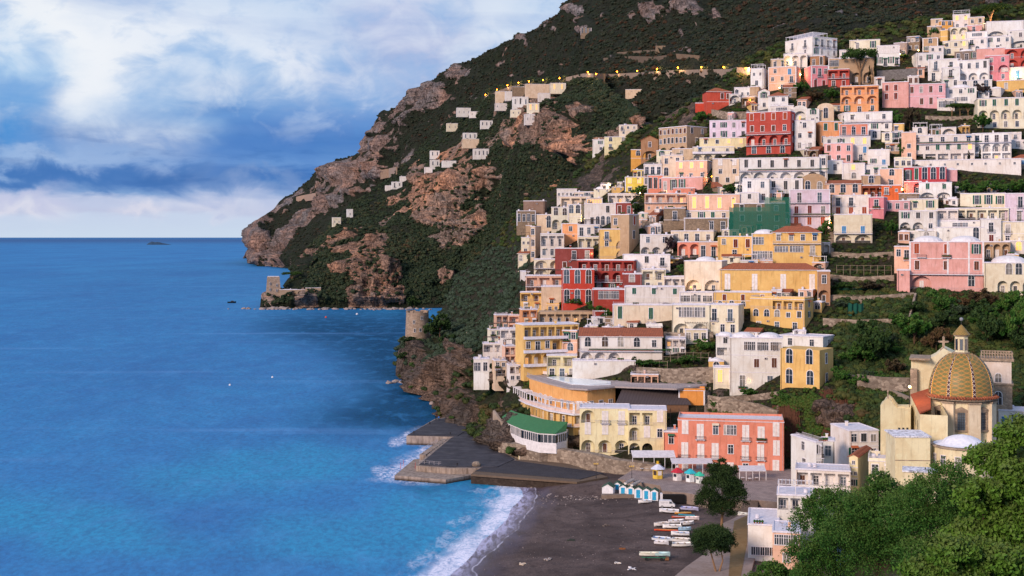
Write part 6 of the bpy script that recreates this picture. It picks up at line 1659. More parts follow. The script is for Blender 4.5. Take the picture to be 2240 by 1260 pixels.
# ---------- green scaffold netting round a building
net, t, b = newmat('scaffold_net'); t.put(b.inputs['Base Color'], lin('1f6a58')); b.inputs['Alpha'].default_value = .62; b.inputs['Roughness'].default_value = .9
hn = house(1604, 1718, 446, 512, '8a7a68', '3k/3k/3k', 'brown building being repaired behind green scaffold netting', dp=8)
rn = root('scaffold', at(1662, 516, DY(1662, 516) - 2.2), -math.atan((1662 - 1120) / F), label='scaffold hung with translucent green netting', cat='scaffold')
s_ = DY(1662, 516) / F; q = MB(); W_ = 130 * s_; H_ = 80 * s_; 
q.add([(-W_ / 2, 0, 0), (W_ * .08, 0, 0), (W_ * .08, 0, H_ * .78), (-W_ / 2, 0, H_ * .78)], [(0, 1, 2, 3)], net); q.add([(W_ * .08, 0, 0), (W_ / 2, 0, 0), (W_ / 2, 0, H_ * 1.05), (W_ * .08, 0, H_ * 1.05)], [(0, 1, 2, 3)], net); q.add([(-W_ / 2, 0, 0), (-W_ / 2, 6, 0), (-W_ / 2, 6, H_ * .78), (-W_ / 2, 0, H_ * .78)], [(0, 1, 2, 3)], net); q.build('netting', rn)
q = MB()
for i in range(9):
    x = -W_ / 2 + W_ * i / 8; q.tube((x, .15, -1), (x, .15, H_ * (.8 if i < 5 else 1.06)), .05, .05, plain('green_pole', '2f8a70', .6), 5)
for j in range(7): z_ = H_ * j / 6 * .98; q.tube((-W_ / 2 if j < 5 else W_ * .08, .12, z_), (W_ / 2, .12, z_), .04, .04, plain('green_pole', '2f8a70', .6), 5)
q.build('pole', rn)
for i in range(3):
    pass
# ---------- walls, promenade, stairs
def ribbon(pts, hm, label, mat=STONE, nm='stone_wall', th=.7, Y=None, z=None, below=4., cat='wall', coping=True):
    P = []
    for p in pts:
        w = at(p[0], p[1], p[2] if len(p) > 2 else DY(p[0], p[1])) if z is None else ground(p[0], p[1], z); P.append(w)
    o_ = P[0].copy(); q = MB(); hs = hm if isinstance(hm, (list, tuple)) else [hm] * len(P); c_ = MB()
    F_, B_ = [], []
    for i, w in enumerate(P):
        d = (P[min(i + 1, len(P) - 1)] - P[max(i - 1, 0)]); d.z = 0; d.normalize(); n_ = Vector((-d.y, d.x, 0)) * th
        if n_.y < 0: n_ = -n_
        F_.append(w - o_); B_.append(w - o_ + n_)
    k = len(P); vs = [p - Vector((0, 0, below)) for p in F_] + [p + Vector((0, 0, h_)) for p, h_ in zip(F_, hs)] + [p + Vector((0, 0, h_)) for p, h_ in zip(B_, hs)] + [p - Vector((0, 0, below)) for p in B_]
    fs = []
    for i in range(k - 1): fs += [(i, i + 1, k + i + 1, k + i), (k + i, k + i + 1, 2 * k + i + 1, 2 * k + i), (2 * k + i, 2 * k + i + 1, 3 * k + i + 1, 3 * k + i)]
    fs += [(0, k, 2 * k, 3 * k), (k - 1, 4 * k - 1, 3 * k - 1, 2 * k - 1)]
    q.add(vs, fs, mat); return q.build(nm, None, loc=o_, label=label, cat=cat)
ribbon([(1090, 990), (1130, 997), (1180, 1006), (1240, 1013), (1300, 1024), (1345, 1032), (1400, 1037), (1440, 1040)], [3.2, 3.6, 3.8, 3.8, 3.9, 3.4, 3.2, 2.8], 'rubble stone quay wall behind the ribbed boardwalk', z=3, nm='quay_wall', th=3)
ribbon([(1078, 905, 404), (1100, 935, 396), (1130, 958, 388), (1172, 985, 378), (1215, 1003, 371), (1262, 1006, 370)], 1.1, 'winding parapet of the lane below the green awning', wallmat('a8998c'), 'parapet_wall')
ribbon([(1030, 838, 492), (1058, 872, 462), (1085, 905, 436)], 1., 'upper parapet of the cliff lane near the stone steps', wallmat('a8998c'), 'parapet_wall')
ribbon([(1392, 838), (1470, 842), (1560, 838)], 5.2, 'long rubble retaining wall above the roof pool terrace', below=2)
ribbon([(1548, 900), (1600, 910), (1660, 920), (1700, 925)], [5, 5.2, 5, 3.5], 'curved rubble retaining wall above the coral hotel', below=6)
ribbon([(1560, 885), (1640, 880), (1700, 872)], 2.2, 'planted garden wall with wooden fence under the yellow ochre block')
ribbon([(1850, 832), (1900, 850), (1950, 872), (1992, 890)], [2.2, 2.4, 2.6, 2.6], 'sloping viaduct wall running down to the church', wallmat('8f847c'), 'viaduct')
ribbon([(1876, 860), (1930, 866), (1990, 868)], 5.5, 'brown rubble wall behind the sloping viaduct')
ribbon([(1918, 178), (1960, 176), (2005, 172)], 5.5, 'grey rubble wall between cypress and the white villa', stonemat('grey_rubble', '8b8582', '6d6663', 1.3))
ribbon([(2024, 262), (2080, 264), (2134, 262)], 2, 'pale terrace wall under the umbrella tree row')
ribbon([(1818, 562), (1880, 566), (1955, 562)], 2, 'upper dry stone terrace wall of the bare garden')
ribbon([(1812, 612), (1880, 618), (1956, 614)], 2, 'middle dry stone terrace wall of the bare garden')
ribbon([(1808, 660), (1880, 664), (1966, 658), (2000, 655)], 2.4, 'lower dry stone terrace wall of the bare garden with trellis')
ribbon([(1800, 712), (1870, 716), (1990, 716), (2005, 660)], [2.5, 2.5, 3, 3], 'rough stone wall at the foot of the bare garden')
ribbon([(2090, 368), (2160, 372), (2250, 372)], 2.5, 'stone wall over the round hedges, right side')
ribbon([(1394, 500), (1420, 506), (1456, 508)], 4, 'dark rubble wall between brown block and rubble house')
ribbon([(1452, 745), (1500, 748), (1560, 745)], 3, 'brown terrace wall behind the vine garden')
ribbon([(1020, 740, 600), (1050, 745, 585), (1075, 752, 560)], 3, 'short stone wall among the olive trees')
ribbon([(1036, 822, 478), (1060, 824, 470), (1074, 826, 462)], 1, 'stone base wall under the lone white cube house', below=9)
ribbon([(1140, 800), (1165, 812), (1190, 820), (1240, 824)], 1.2, 'white balustrade of the sunbed terrace', wallmat('e6dde0'), 'balustrade')
ribbon([(1556, 256), (1590, 262), (1636, 262)], 4, 'ivy stone wall below the salmon red villa')
# far coastal road with its wall
def far_ribbon(pts, hm, label, mat, nm): return ribbon([(x, y, hitY(x, y) - 1.5) for x, y in pts], hm, label, mat, nm, th=2, below=8)
far_ribbon(sum([[((a[0] + b[0]) / 2, (a[1] + b[1]) / 2), b] for a, b in zip(ROADS_FAR[0][:-1], ROADS_FAR[0][1:])], [ROADS_FAR[0][0]]) or [(1238, 176), (1275, 168), (1330, 168), (1400, 166), (1460, 162), (1530, 160), (1600, 160), (1640, 162)], 3.5, 'long pale parapet of the lamp lit coast road', wallmat('96857a'), 'road_wall')
far_ribbon([(1060, 216), (1085, 206), (1110, 196), (1135, 190), (1160, 188)], 3, 'parapet of coast road above the far ridge houses', wallmat('8f7c70'), 'road_wall')
far_ribbon([(1320, 132), (1380, 128), (1430, 130), (1480, 124), (1530, 128)], 3, 'upper dry stone terrace on the wooded mountain', wallmat('6f6258'), 'terrace_wall')
far_ribbon([(1350, 118), (1400, 114), (1440, 112)], 2, 'short topmost dry stone terrace on the wooded mountain', wallmat('6f6258'), 'terrace_wall')
far_ribbon([(832, 384), (850, 380), (866, 382)], 11, 'arched stone viaduct of the coast road across the gully', wallmat('a08a7a'), 'viaduct')
far_ribbon([(648, 438), (665, 434), (690, 430)], 9, 'stone retaining wall of the coast road on the headland', wallmat('a38c7e'), 'road_wall')

PAV, t, b = newmat('promenade_paving'); g = t.new('ShaderNodeNewGeometry').outputs['Position']
br = t.new('ShaderNodeTexBrick', i={'Vector': g, 'Color1': lin('a5938c') + [1], 'Color2': lin('91807c') + [1], 'Mortar': lin('6d5f5d') + [1], 'Scale': .45, 'Mortar Size': .012})
t.put(b.inputs['Base Color'], t.mix(t.mapr(t.noise(g, .3, 5, .7), .4, .7, 0, .5), br.outputs[0], lin('5d5251'))); b.inputs['Roughness'].default_value = .85
q = MB(); pr = gp([(1352, 1048), (1395, 1054), (1444, 1062), (1449, 1074), (1500, 1078), (1560, 1090), (1628, 1094), (1656, 1094), (1725, 1100), (1735, 1026), (1390, 1024)], 4.0)
q.prism(pr, -1, 3.95, wallmat('94857e')); q.prism([(x * .999 + .02, y + .05) for x, y in pr], 3.951, 4.0, PAV)
q.build('promenade', kind='structure')
q = MB(); a_, b_ = ground(1449, 1100, 1.5), ground(1499, 1102, 1.5); q.box(a_.x, b_.x, ground(1470, 1078, 4).y - .9, ground(1470, 1078, 4).y + .5, 1.4, 3.6, plain('dark_opening', '1c1a1c', .95)); q.box(a_.x - .5, a_.x, ground(1470, 1078, 4).y - 1.1, ground(1470, 1078, 4).y + .5, 1.2, 3.94, WHT); q.build('garage', None, label='dark boat garage opening under the promenade deck', cat='garage')  # solid near-black box: shade inside the garage put into its colour
q = MB()   # wide steps from promenade
for i in range(12):
    z_ = 3.9 - i * .22; y_ = ground(1640, 1094, 4).y - i * .45; x0_, x1_ = xy_(1627, y_), xy_(1657, y_); q.box(x0_, x1_, y_ - .45, y_ + 8, z_ - .5, z_, wallmat('6e625c'))
q.build('stairs', None, label='broad stone steps down from the promenade to the path', cat='stairs')
q = MB(); q.prism(gp([(1624, 1125), (1660, 1125), (1662, 1180), (1640, 1262), (1590, 1290), (1440, 1290), (1500, 1240), (1540, 1212), (1553, 1180), (1580, 1145)], 1.9), -1, 1.9, wallmat('a0908a')); q.prism(gp([(1606, 1140), (1636, 1126), (1634, 1190), (1615, 1290), (1592, 1290), (1598, 1200)], 1.95), 1.901, 1.95, wallmat('8b7350')); q.build('path', kind='structure')

# ---------- beach huts, kiosks
HW = plain('hut_white', 'e6e6ee', .6); HB = plain('hut_blue', '2ba0cf', .5); HG = plain('hut_roof_green', '3f5c4c', .8)
def hut(px, py, w, d, hh, door, label, rz=R(-14), nm='beach_hut', z=None):
    p = beach_at(px, py) if z is None else ground(px, py, z)
    r_ = root(nm, p, rz, label=label, cat='beach hut', group='beach huts below the promenade' if door else None)
    q = MB(); q.box(-w / 2, w / 2, 0, d, -.6, hh, HW); q.wallpoly([(-w / 2, hh), (w / 2, hh), (0, hh + w * .28)], 0, d, HW); q.build('wall', r_)
    q = MB(); e = .15
    for s in (-1, 1):
        v = [(s * (w / 2 + e), -e, hh - e * .5), (0, -e, hh + w * .28 + .04), (0, d + e, hh + w * .28 + .04), (s * (w / 2 + e), d + e, hh - e * .5)]; v2 = [(a, b_, c_ + .09) for a, b_, c_ in v]
        q.add(v + v2, [(0, 1, 2, 3), (7, 6, 5, 4), (0, 4, 5, 1), (3, 2, 6, 7), (0, 3, 7, 4)], HG)
    q.build('roof', r_)
    if door:
        q = MB(); q.box(-w * .26, w * .26, -.05, .01, .1, hh - .12, HB); q.box(w * .18, w * .2 + .04, -.1, -.05, 1.0, 1.1, WHT); q.build('door', r_)
    return r_
for i, (x, y) in enumerate([(1350, 1078), (1362.5, 1085), (1379, 1087.5), (1396, 1090), (1413.5, 1092.5), (1431, 1095)]):
    hut(x, y, 2.0 if i else 1.7, 2.4, 2.35, True, ['first small blue doored beach hut set back beside the large hut', 'second blue doored beach hut in the stepped row', 'third blue doored beach hut in the stepped row', 'fourth blue doored beach hut in the stepped row', 'fifth blue doored beach hut in the stepped row', 'last blue doored beach hut nearest the white van'][i])
hut(1329, 1086, 3.0, 3.2, 2.4, False, 'large plain white beach hut with green roof at row end', R(-14))
q = MB(); a_, b_ = beach_at(1316, 1090), beach_at(1440, 1098); q.box(a_.x, b_.x, a_.y - .5, a_.y + 1.4, 0, 1.75, wallmat('85766c'), Matrix.Identity(4)); q.build('hut_plinth', None, label='low concrete plinth under the beach hut row', cat='plinth')
def kiosk(px, py, rr, hh, body, roofc, label, fin=None):
    p = ground(px, py, 4.0); r_ = root('kiosk', p, .3, label=label, cat='kiosk', group='kiosks on the promenade')
    q = MB(); o6 = lambda r: [(r * math.cos(k * math.pi / 3), r * math.sin(k * math.pi / 3)) for k in range(6)]
    q.prism(o6(rr), 0, hh, plain('kiosk_' + body, body, .6)); q.build('wall', r_)
    q = MB(); q.rev([(rr * 1.45, hh - .05), (rr * .55, hh + rr * .55), (.25, hh + rr * .8)], 6, plain('kiosk_' + roofc, roofc, .6)); q.rev([(rr * 1.45, hh - .05), (rr * 1.42, hh - .12), (.1, hh - .1)], 6, plain('kiosk_' + roofc, roofc, .6))
    if fin: q.rev([(.01, hh + rr * .7), (.5, hh + rr * .9), (.25, hh + rr * 1.1), (.4, hh + rr * 1.3), (.01, hh + rr * 1.35)], 8, plain('kiosk_' + fin, fin, .5))
    q.build('roof', r_)
    q = MB()
    for k in range(6):
        M = Matrix.Rotation(k * math.pi / 3 + math.pi / 6, 4, 'Z'); q.box(rr * .866, rr * .866 + .04, -rr * .35, rr * .35, 1.0, hh - .5, DGLASS if k % 2 else WHT, M)
    q.build('window', r_)
kiosk(1439, 1046, 1.5, 2.7, 'd9b84e', 'd6d9ea', 'yellow kiosk with white peaked roof and yellow crown', 'e8b92e')
kiosk(1482, 1050, 1.35, 2.3, 'd9d4d6', 'c2303f', 'kiosk with bright red peaked roof', 'd8d0cc')
kiosk(1510, 1053, 1.3, 2.4, 'e2e6ea', '35b6c4', 'kiosk with turquoise peaked roof')
kiosk(1530, 1056, 1.1, 2.1, 'dfe6e2', '3cbf9c', 'small kiosk with mint green peaked roof')
# awnings and pergolas in front of the coral hotel
def awning(x0, x1, y0, y1, z0, z1, label, mt, nm='awning'):
    P = [ground(x0, y1, z0), ground(x1, y1, z0), ground(x1 - 4, y0, z1), ground(x0 - 4, y0, z1)]; o_ = P[0].copy(); q = MB(); V = [p - o_ for p in P]
    q.add(V + [v - Vector((0, 0, .15)) for v in V], [(0, 1, 2, 3), (7, 6, 5, 4), (0, 4, 5, 1), (1, 5, 6, 2), (3, 7, 4, 0)], mt); r_ = root(nm, o_, 0, label=label, cat='awning'); q.build('canopy', r_)
    q = MB()
    for i in range(5): p = V[0].lerp(V[1], i / 4); q.box(p.x - .07, p.x + .07, p.y + .1, p.y + .25, 4 - o_.z, p.z - .15, WHT)
    q.build('post', r_)
CAN = plain('canvas', 'd5d0d6', .8)
awning(1384, 1478, 985, 1000, 7.6, 9.0, 'pale canvas terrace roof left of the coral hotel', CAN)
awning(1470, 1560, 1002, 1014, 6.9, 7.6, 'long pale awning before the coral hotel ground floor', CAN)
awning(1618, 1676, 1018, 1030, 6.6, 7.4, 'cream cafe awning at right end of the coral hotel', CAN)
# ---------- boats
def hull(L_, W_, H_, col, rim, nm='hull', par=None, loc=None, kayak=False, flip=False):
    q = MB(); ns = 13; rows_ = []; mt = plain('boat_' + col, col, .4); mr = plain('boat_' + rim, rim, .45)
    for i in range(ns):
        f = i / (ns - 1); x = (f - .5) * L_; wv = math.sin(math.pi * min(1, f * 1.0 + .0)) ** .6 if kayak else (1 - max(0, (f - .45) / .55) ** 2.2) * (.78 + .22 * min(1, f / .3)); wv = max(wv, .03); sh = H_ * (1 + .35 * max(0, f - .5) ** 1.5 * 2)
        rows_.append([(x, -W_ / 2 * wv, sh), (x, -W_ / 2 * wv * .82, sh * .35), (x, 0, 0 + .25 * H_ * max(0, f - .7)), (x, W_ / 2 * wv * .82, sh * .35), (x, W_ / 2 * wv, sh)])
    vs = [p for r_ in rows_ for p in r_]; fs = []
    for i in range(ns - 1):
        for j in range(4): fs.append((i * 5 + j, (i + 1) * 5 + j, (i + 1) * 5 + j + 1, i * 5 + j + 1))
    fs.append((0, 1, 2, 3, 4)); q.add(vs, fs, mt)
    # deck a little below the rim
    dk = [(x_[0][0], x_[0][1] * .86, x_[0][2] - (.02 if kayak else H_ * .3)) for x_ in rows_] + [(x_[4][0], x_[4][1] * .86, x_[4][2] - (.02 if kayak else H_ * .3)) for x_ in rows_]
    q.add(dk, [(i, i + 1, ns + i + 1, ns + i) for i in range(ns - 1)], mr)
    rimv = [x_[0] for x_ in rows_] + dk[:ns]; q.add(rimv, [(i, i + 1, ns + i + 1, ns + i)[::-1] for i in range(ns - 1)], mt)
    rimv = [x_[4] for x_ in rows_] + dk[ns:]; q.add(rimv, [(i, i + 1, ns + i + 1, ns + i) for i in range(ns - 1)], mt)
    return q.build(nm, par, loc=loc)
BOATS = [(1410, 1101, 3.6, 'f0f0f4', '8db4d8', 12, 'small white rowing boat with blue rim beside the huts', 0), (1464, 1122, 5.0, 'e9e9f0', 'c8ccd6', -4, 'white motorboat nearest the parked van', 0), (1494, 1124, 4.2, 'e3a33e', 'e8b968', 6, 'orange yellow kayak at the top of the boat rows', 1), (1502, 1129, 4.2, '2f9fb4', '3f7d9a', -8, 'turquoise kayak below the orange yellow one', 1), (1488, 1133, 4.2, 'd05a3e', 'e6e0da', 4, 'red and white kayak below the turquoise one', 1), (1514, 1138, 3.4, 'ecdfe2', 'cfa8a8', 0, 'pale pink rowing boat behind the red and white kayak', 0), (1480, 1145, 3.8, 'ececf2', 'd2d2da', 8, 'white dinghy in the middle row with rounded stern', 0), (1504, 1149, 3.4, 'f0f0f4', 'dadae2', 12, 'white dinghy beside the pine crown', 0), (1446, 1151, 3.9, 'e8e4e4', 'b8a89c', 14, 'white rowing boat furthest towards the sea, upper one', 0), (1470, 1156, 4.4, 'f2f2f4', 'c9c4c0', 4, 'slim white boat with grey interior in the middle', 0), (1457, 1162, 5.6, 'd94a36', 'e8a03c', -2, 'long red and orange kayak lying below the white boats', 1), (1498, 1162, 3.0, '9fc3df', 'c9dcea', 4, 'light blue dinghy right of the long red kayak', 0), (1488, 1172, 4.2, 'e9ecf2', '3f7fc0', 0, 'white boat covered with bright blue tarpaulin', 0), (1450, 1184, 4.8, 'dfe6f2', '3d74b4', -6, 'blue and white sailing dinghy, largest of the lower row', 0), (1490, 1186, 4.2, 'ebe9ea', 'c0a678', -2, 'white boat with yellow life vest inside', 0), (1447, 1192, 3.2, 'e2e0e6', 'b5b4bd', -4, 'tiny white tender under the blue and white dinghy', 0), (1493, 1196, 4.8, 'f1f0ee', 'c3b6ac', 4, 'white motorboat at lower end of the boat rows', 0), (1508, 1117, 4.6, 'b9b8d8', '8f95c8', -6, 'boat wrapped in lilac tarpaulin behind the pine', 0), (1608, 1141, 3.0, 'e8b828', 'd9a41e', 40, 'yellow kayak standing by the path', 1), (1628, 1130, 3.4, 'e6e6e0', '9fb8a8', 70, 'white and green boat at the foot of the steps', 0)]
for px_, py_, L_, c1, c2, an, lb, kk in BOATS:
    p = beach_at(px_, py_); r_ = root('kayak' if kk else 'boat', p + Vector((0, 0, .05)), R(an * 2.2 - 8 + (180 if (px_ * 7) % 3 == 0 else 0)), label=lb, cat='kayak' if kk else 'boat', group='boats pulled up on the dark beach')
    hull(L_, .85 if kk else L_ * .46, .35 if kk else .8, c1, c2, par=r_, kayak=bool(kk))
    if not kk:
        q = MB()
        for f in (-.2, .12): q.box(L_ * f - .14, L_ * f + .14, -L_ * .16, L_ * .16, .62, .7, plain('thwart', 'a58a68', .7))
        q.build('thwart', r_)
        if L_ > 4: q = MB(); q.box(-L_ / 2 - .28, -L_ / 2 + .05, -.16, .16, .35, 1.25, plain('outboard', '2f3136', .4)); q.tube((-L_ / 2 - .15, 0, .4), (-L_ / 2 - .2, 0, -.02), .07, .05, plain('outboard', '2f3136', .4)); q.build('outboard_motor', r_)
tr = root('trailer', beach_at(1430, 1224), R(-6), label='green and brown beach trailer carrying two covered boats', cat='trailer')
q = MB(); gm_ = plain('trailer_green', '2f7a5c', .6); q.box(-2.6, 2.6, -.8, -.7, .55, .68, gm_); q.box(-2.6, 2.6, .7, .8, .55, .68, gm_)
for x in (-2.2, -.8, .8, 2.2): q.box(x - .06, x + .06, -.7, .7, .56, .66, gm_)
q.box(2.4, 3.2, -.7, .7, .1, .5, plain('crate_wood', '8a5f42', .8)); q.build('frame', tr)
for x in (-1.6, 1.6):
    q = MB(); M = Matrix.Translation((x, -.95, .32)) @ Matrix.Rotation(R(90), 4, 'X'); q.prism([(.32 * math.cos(a), .32 * math.sin(a)) for a in np.linspace(0, 2 * math.pi, 14)[:-1]], -.1, .1, plain('rubber', '232325', .8), M); q.build('wheel', tr)
p = tr.location; 
for dx, c1, c2, lb in ((-1.0, 'e6e4da', 'b9b27a', 'white catamaran hull with olive cover resting on the trailer'), (1.4, 'bfe0e4', 'a8d4dc', 'pale blue covered boat resting on the trailer')):
    r_ = root('boat', p + Vector((dx, -.0, .7)), R(-6), label=lb, cat='boat'); hull(4.2, 1.5, .8, c1, c2, par=r_)
# two long boats on the promenade edge
for i, (x, y) in enumerate([(1378, 1056), (1392, 1060)]):
    r_ = root('boat', ground(x, y, 4.05), R(62), label=['long pale skiff on the promenade edge, nearer the sea', 'long pale skiff on the promenade edge, nearer the kiosks'][i], cat='boat'); hull(6.5, 1.1, .6, 'd9d3cf', '9a8e88', par=r_)
# sea craft
r_ = root('boat', ground(507, 663, 0), R(10), label='lone small dark boat far out on the open sea', cat='boat'); hull(9, 3, 1.6, '27303c', '4d4a48', par=r_); q = MB(); q.box(-1, 2, -1, 1, 1.3, 2.6, plain('cabin_dark', '3a3f48', .5)); q.build('cabin', r_)
for (x, y, lb) in [(503, 843, 'white buoy floating in open water'), (596, 826, 'white buoy with small mast in open water'), (713, 695, 'orange red buoy in the cove'), (781, 688, 'pale buoy in the middle of the cove'), (818, 674, 'small moored boat close to the far cliff')]:
    p = ground(x, y, 0); r_ = root('buoy', p, 0, label=lb, cat='buoy'); k = p.y / 600; q = MB(); q.rev([(.01, -.4 * k), (.55 * k, 0), (.5 * k, .5 * k), (.01, .8 * k)], 10, plain('buoy_' + lb[:5].strip(), 'e6e6ec' if 'orange' not in lb else 'd4502e', .5)); q.build('float', r_); q = MB(); q.tube((0, 0, .6 * k), (0, 0, 1.5 * k), .07, .05, IRON); q.build('mast', r_)
# van
v = root('van', beach_at(1459, 1110), R(-6), label='white minivan parked on the sand beside the last beach hut', cat='van')
q = MB(); prof = [(-2.0, .35), (1.95, .35), (2.0, .85), (1.75, 1.05), (1.2, 1.75), (1.0, 1.85), (-1.85, 1.85), (-2.0, 1.6)]
q.wallpoly(prof, -.8, .8, plain('van_white', 'e2e2e8', .3)); q.build('body', v)
for s in (-.82, .8):
    q = MB(); q.wallpoly([(.55, 1.15), (1.45, 1.15), (1.08, 1.68), (.55, 1.68)], s, s + .02, DGLASS); q.wallpoly([(-1.7, 1.2), (.3, 1.2), (.3, 1.65), (-1.7, 1.65)], s - .001, s + .021, plain('van_panel', 'cfcfd6', .3)); q.build('window', v)
q = MB(); q.add([(1.77, -.7, 1.08), (1.77, .7, 1.08), (1.24, .7, 1.72), (1.24, -.7, 1.72)], [(0, 1, 2, 3)], DGLASS); q.build('windscreen', v)
for x in (-1.25, 1.25):
    for y in (-.82, .68):
        w_ = MB(); M = Matrix.Translation((x, y + .07, .32)) @ Matrix.Rotation(R(90), 4, 'X'); w_.prism([(.32 * math.cos(a), .32 * math.sin(a)) for a in np.linspace(0, 2 * math.pi, 18)[:-1]], -.08, .08, plain('rubber', '232325', .8), M); wh = w_.build('tyre', v)
        w_ = MB(); w_.prism([(.18 * math.cos(a), .18 * math.sin(a)) for a in np.linspace(0, 2 * math.pi, 12)[:-1]], -.09, .09, plain('hubcap', 'b5b5ba', .4), M); w_.build('hubcap', wh)
for y in (-.6, .6): q = MB(); q.box(1.93, 2.02, y - .13, y + .13, .72, .9, plain('lamp_glass', 'e8e8e0', .2)); q.build('headlight', v)
# ---------- people on the upper quay
def person(px, py, z, hgt, top, legs, rz, label):
    p = ground(px, py, z); me = bpy.data.meshes.new('person'); k = hgt / 1.75
    J = [(0, 0, .95, .15), (0, 0, 1.2, .15), (0, 0, 1.42, .16), (0, 0, 1.52, .07), (0, -.01, 1.6, .095), (0, 0, 1.72, .08), (-.1, 0, .88, .1), (-.12, -.04, .48, .075), (-.13, .0, .08, .05), (-.13, -.14, .04, .045), (.1, 0, .88, .1), (.13, .06, .48, .075), (.14, .12, .08, .05), (.14, -.0, .04, .045), (-.2, 0, 1.4, .07), (-.26, .02, 1.12, .055), (-.24, -.1, .9, .045), (-.23, -.14, .82, .035), (.2, 0, 1.4, .07), (.27, .0, 1.12, .055), (.25, -.12, .92, .045), (.24, -.16, .84, .035)]
    E = [(0, 1), (1, 2), (2, 3), (3, 4), (4, 5), (0, 6), (6, 7), (7, 8), (8, 9), (0, 10), (10, 11), (11, 12), (12, 13), (2, 14), (14, 15), (15, 16), (16, 17), (2, 18), (18, 19), (19, 20), (20, 21)]
    me.from_pydata([(a * k, b_ * k, c_ * k) for a, b_, c_, r_ in J], E, []); o = link('person', me, None, p, label=label, cat='person'); o.rotation_euler.z = rz
    sk = o.modifiers.new('skin', 'SKIN')
    for i, d in enumerate(me.skin_vertices[0].data): d.radius = (J[i][3] * k, J[i][3] * k * .85); d.use_root = i == 0
    o.modifiers.new('sub', 'SUBSURF').levels = 1; o.modifiers['sub'].render_levels = 1
    m, t, b = newmat('clothes_' + top); zz_ = t.new('ShaderNodeSeparateXYZ', i={0: t.new('ShaderNodeTexCoord').outputs['Object']}).outputs[2]
    c = t.mix(t.mapr(zz_, .9 * k, .92 * k), lin(legs), lin(top)); c = t.mix(t.mapr(zz_, 1.5 * k, 1.51 * k), c, lin('b98a70')); c = t.mix(t.mapr(zz_, 1.67 * k, 1.68 * k), c, lin('2a211d')); t.put(b.inputs['Base Color'], c); me.materials.append(m)
person(953.5, 919, 3.26, 1.8, '1d2026', '17191e', R(30), 'person in black clothes standing at the far corner of the upper quay')
person(960, 920, 3.26, 1.78, '2c6fc4', '22304a', R(-40), 'person in a blue jacket beside the one in black on the quay')
# ---------- lamps
GLOW = emit('lamp_glow', 'ff8a20', 9); GLOWW = emit('lamp_glow_pale', 'ffdf8a', 20)
def lamp(px, py, Y, rad, power, label, pole=4., mat=GLOW, grp='lit lamps of the village'):
    p = at(px, py, Y); r_ = root('street_lamp', p - Vector((0, 0, pole)), 0, label=label, cat='street lamp', group=grp)
    q = MB(); q.tube((0, .3, -2), (0, .3, pole), .09 * max(1, rad * 2), .06 * max(1, rad * 2), IRON); q.tube((0, .3, pole), (0, 0, pole), .05, .05, IRON); q.build('post', r_)
    q = MB(); q.rev([(.01, -rad), (rad * .8, -rad * .6), (rad, 0), (rad * .8, rad * .6), (.01, rad)], 10, mat); q.build('globe', r_, loc=(0, 0, pole))
    l = bpy.data.lights.new('lamp_light', 'POINT'); l.energy = power; l.color = (1, .62, .25); l.shadow_soft_size = rad * 1.5
    o = bpy.data.objects.new('lamp_light', l); COL.objects.link(o); o.parent = r_; o.location = (0, -rad * 2.2, pole)
for i, (x, y) in enumerate(LAMPS_FAR):
    lamp(x, y, hitY(x, y + 9) - 4, .75, 7000, ['orange road lamp above the abandoned pale farmhouse, left one', 'orange road lamp right above the abandoned farmhouse', 'orange road lamp, third one right of the twin lamps', 'orange road lamp in the middle of the long parapet', 'orange road lamp, third from the tower house', 'orange road lamp, second from the tower house', 'dim red road lamp nearest the white tower house', 'left of the twin orange lamps at the road bend', 'right of the twin orange lamps at the road bend', 'orange road lamp just above the lit cream ridge house', 'orange road lamp above the tan terraced ridge house', 'orange road lamp, third above the far ridge houses', 'orange road lamp, fourth above the far ridge houses', 'orange road lamp, fifth above the far ridge houses', 'orange road lamp at the left end of ridge houses', 'lowest orange road lamp, furthest left on the ridge'][i], 6, GLOW, 'orange lamps along the coast road')
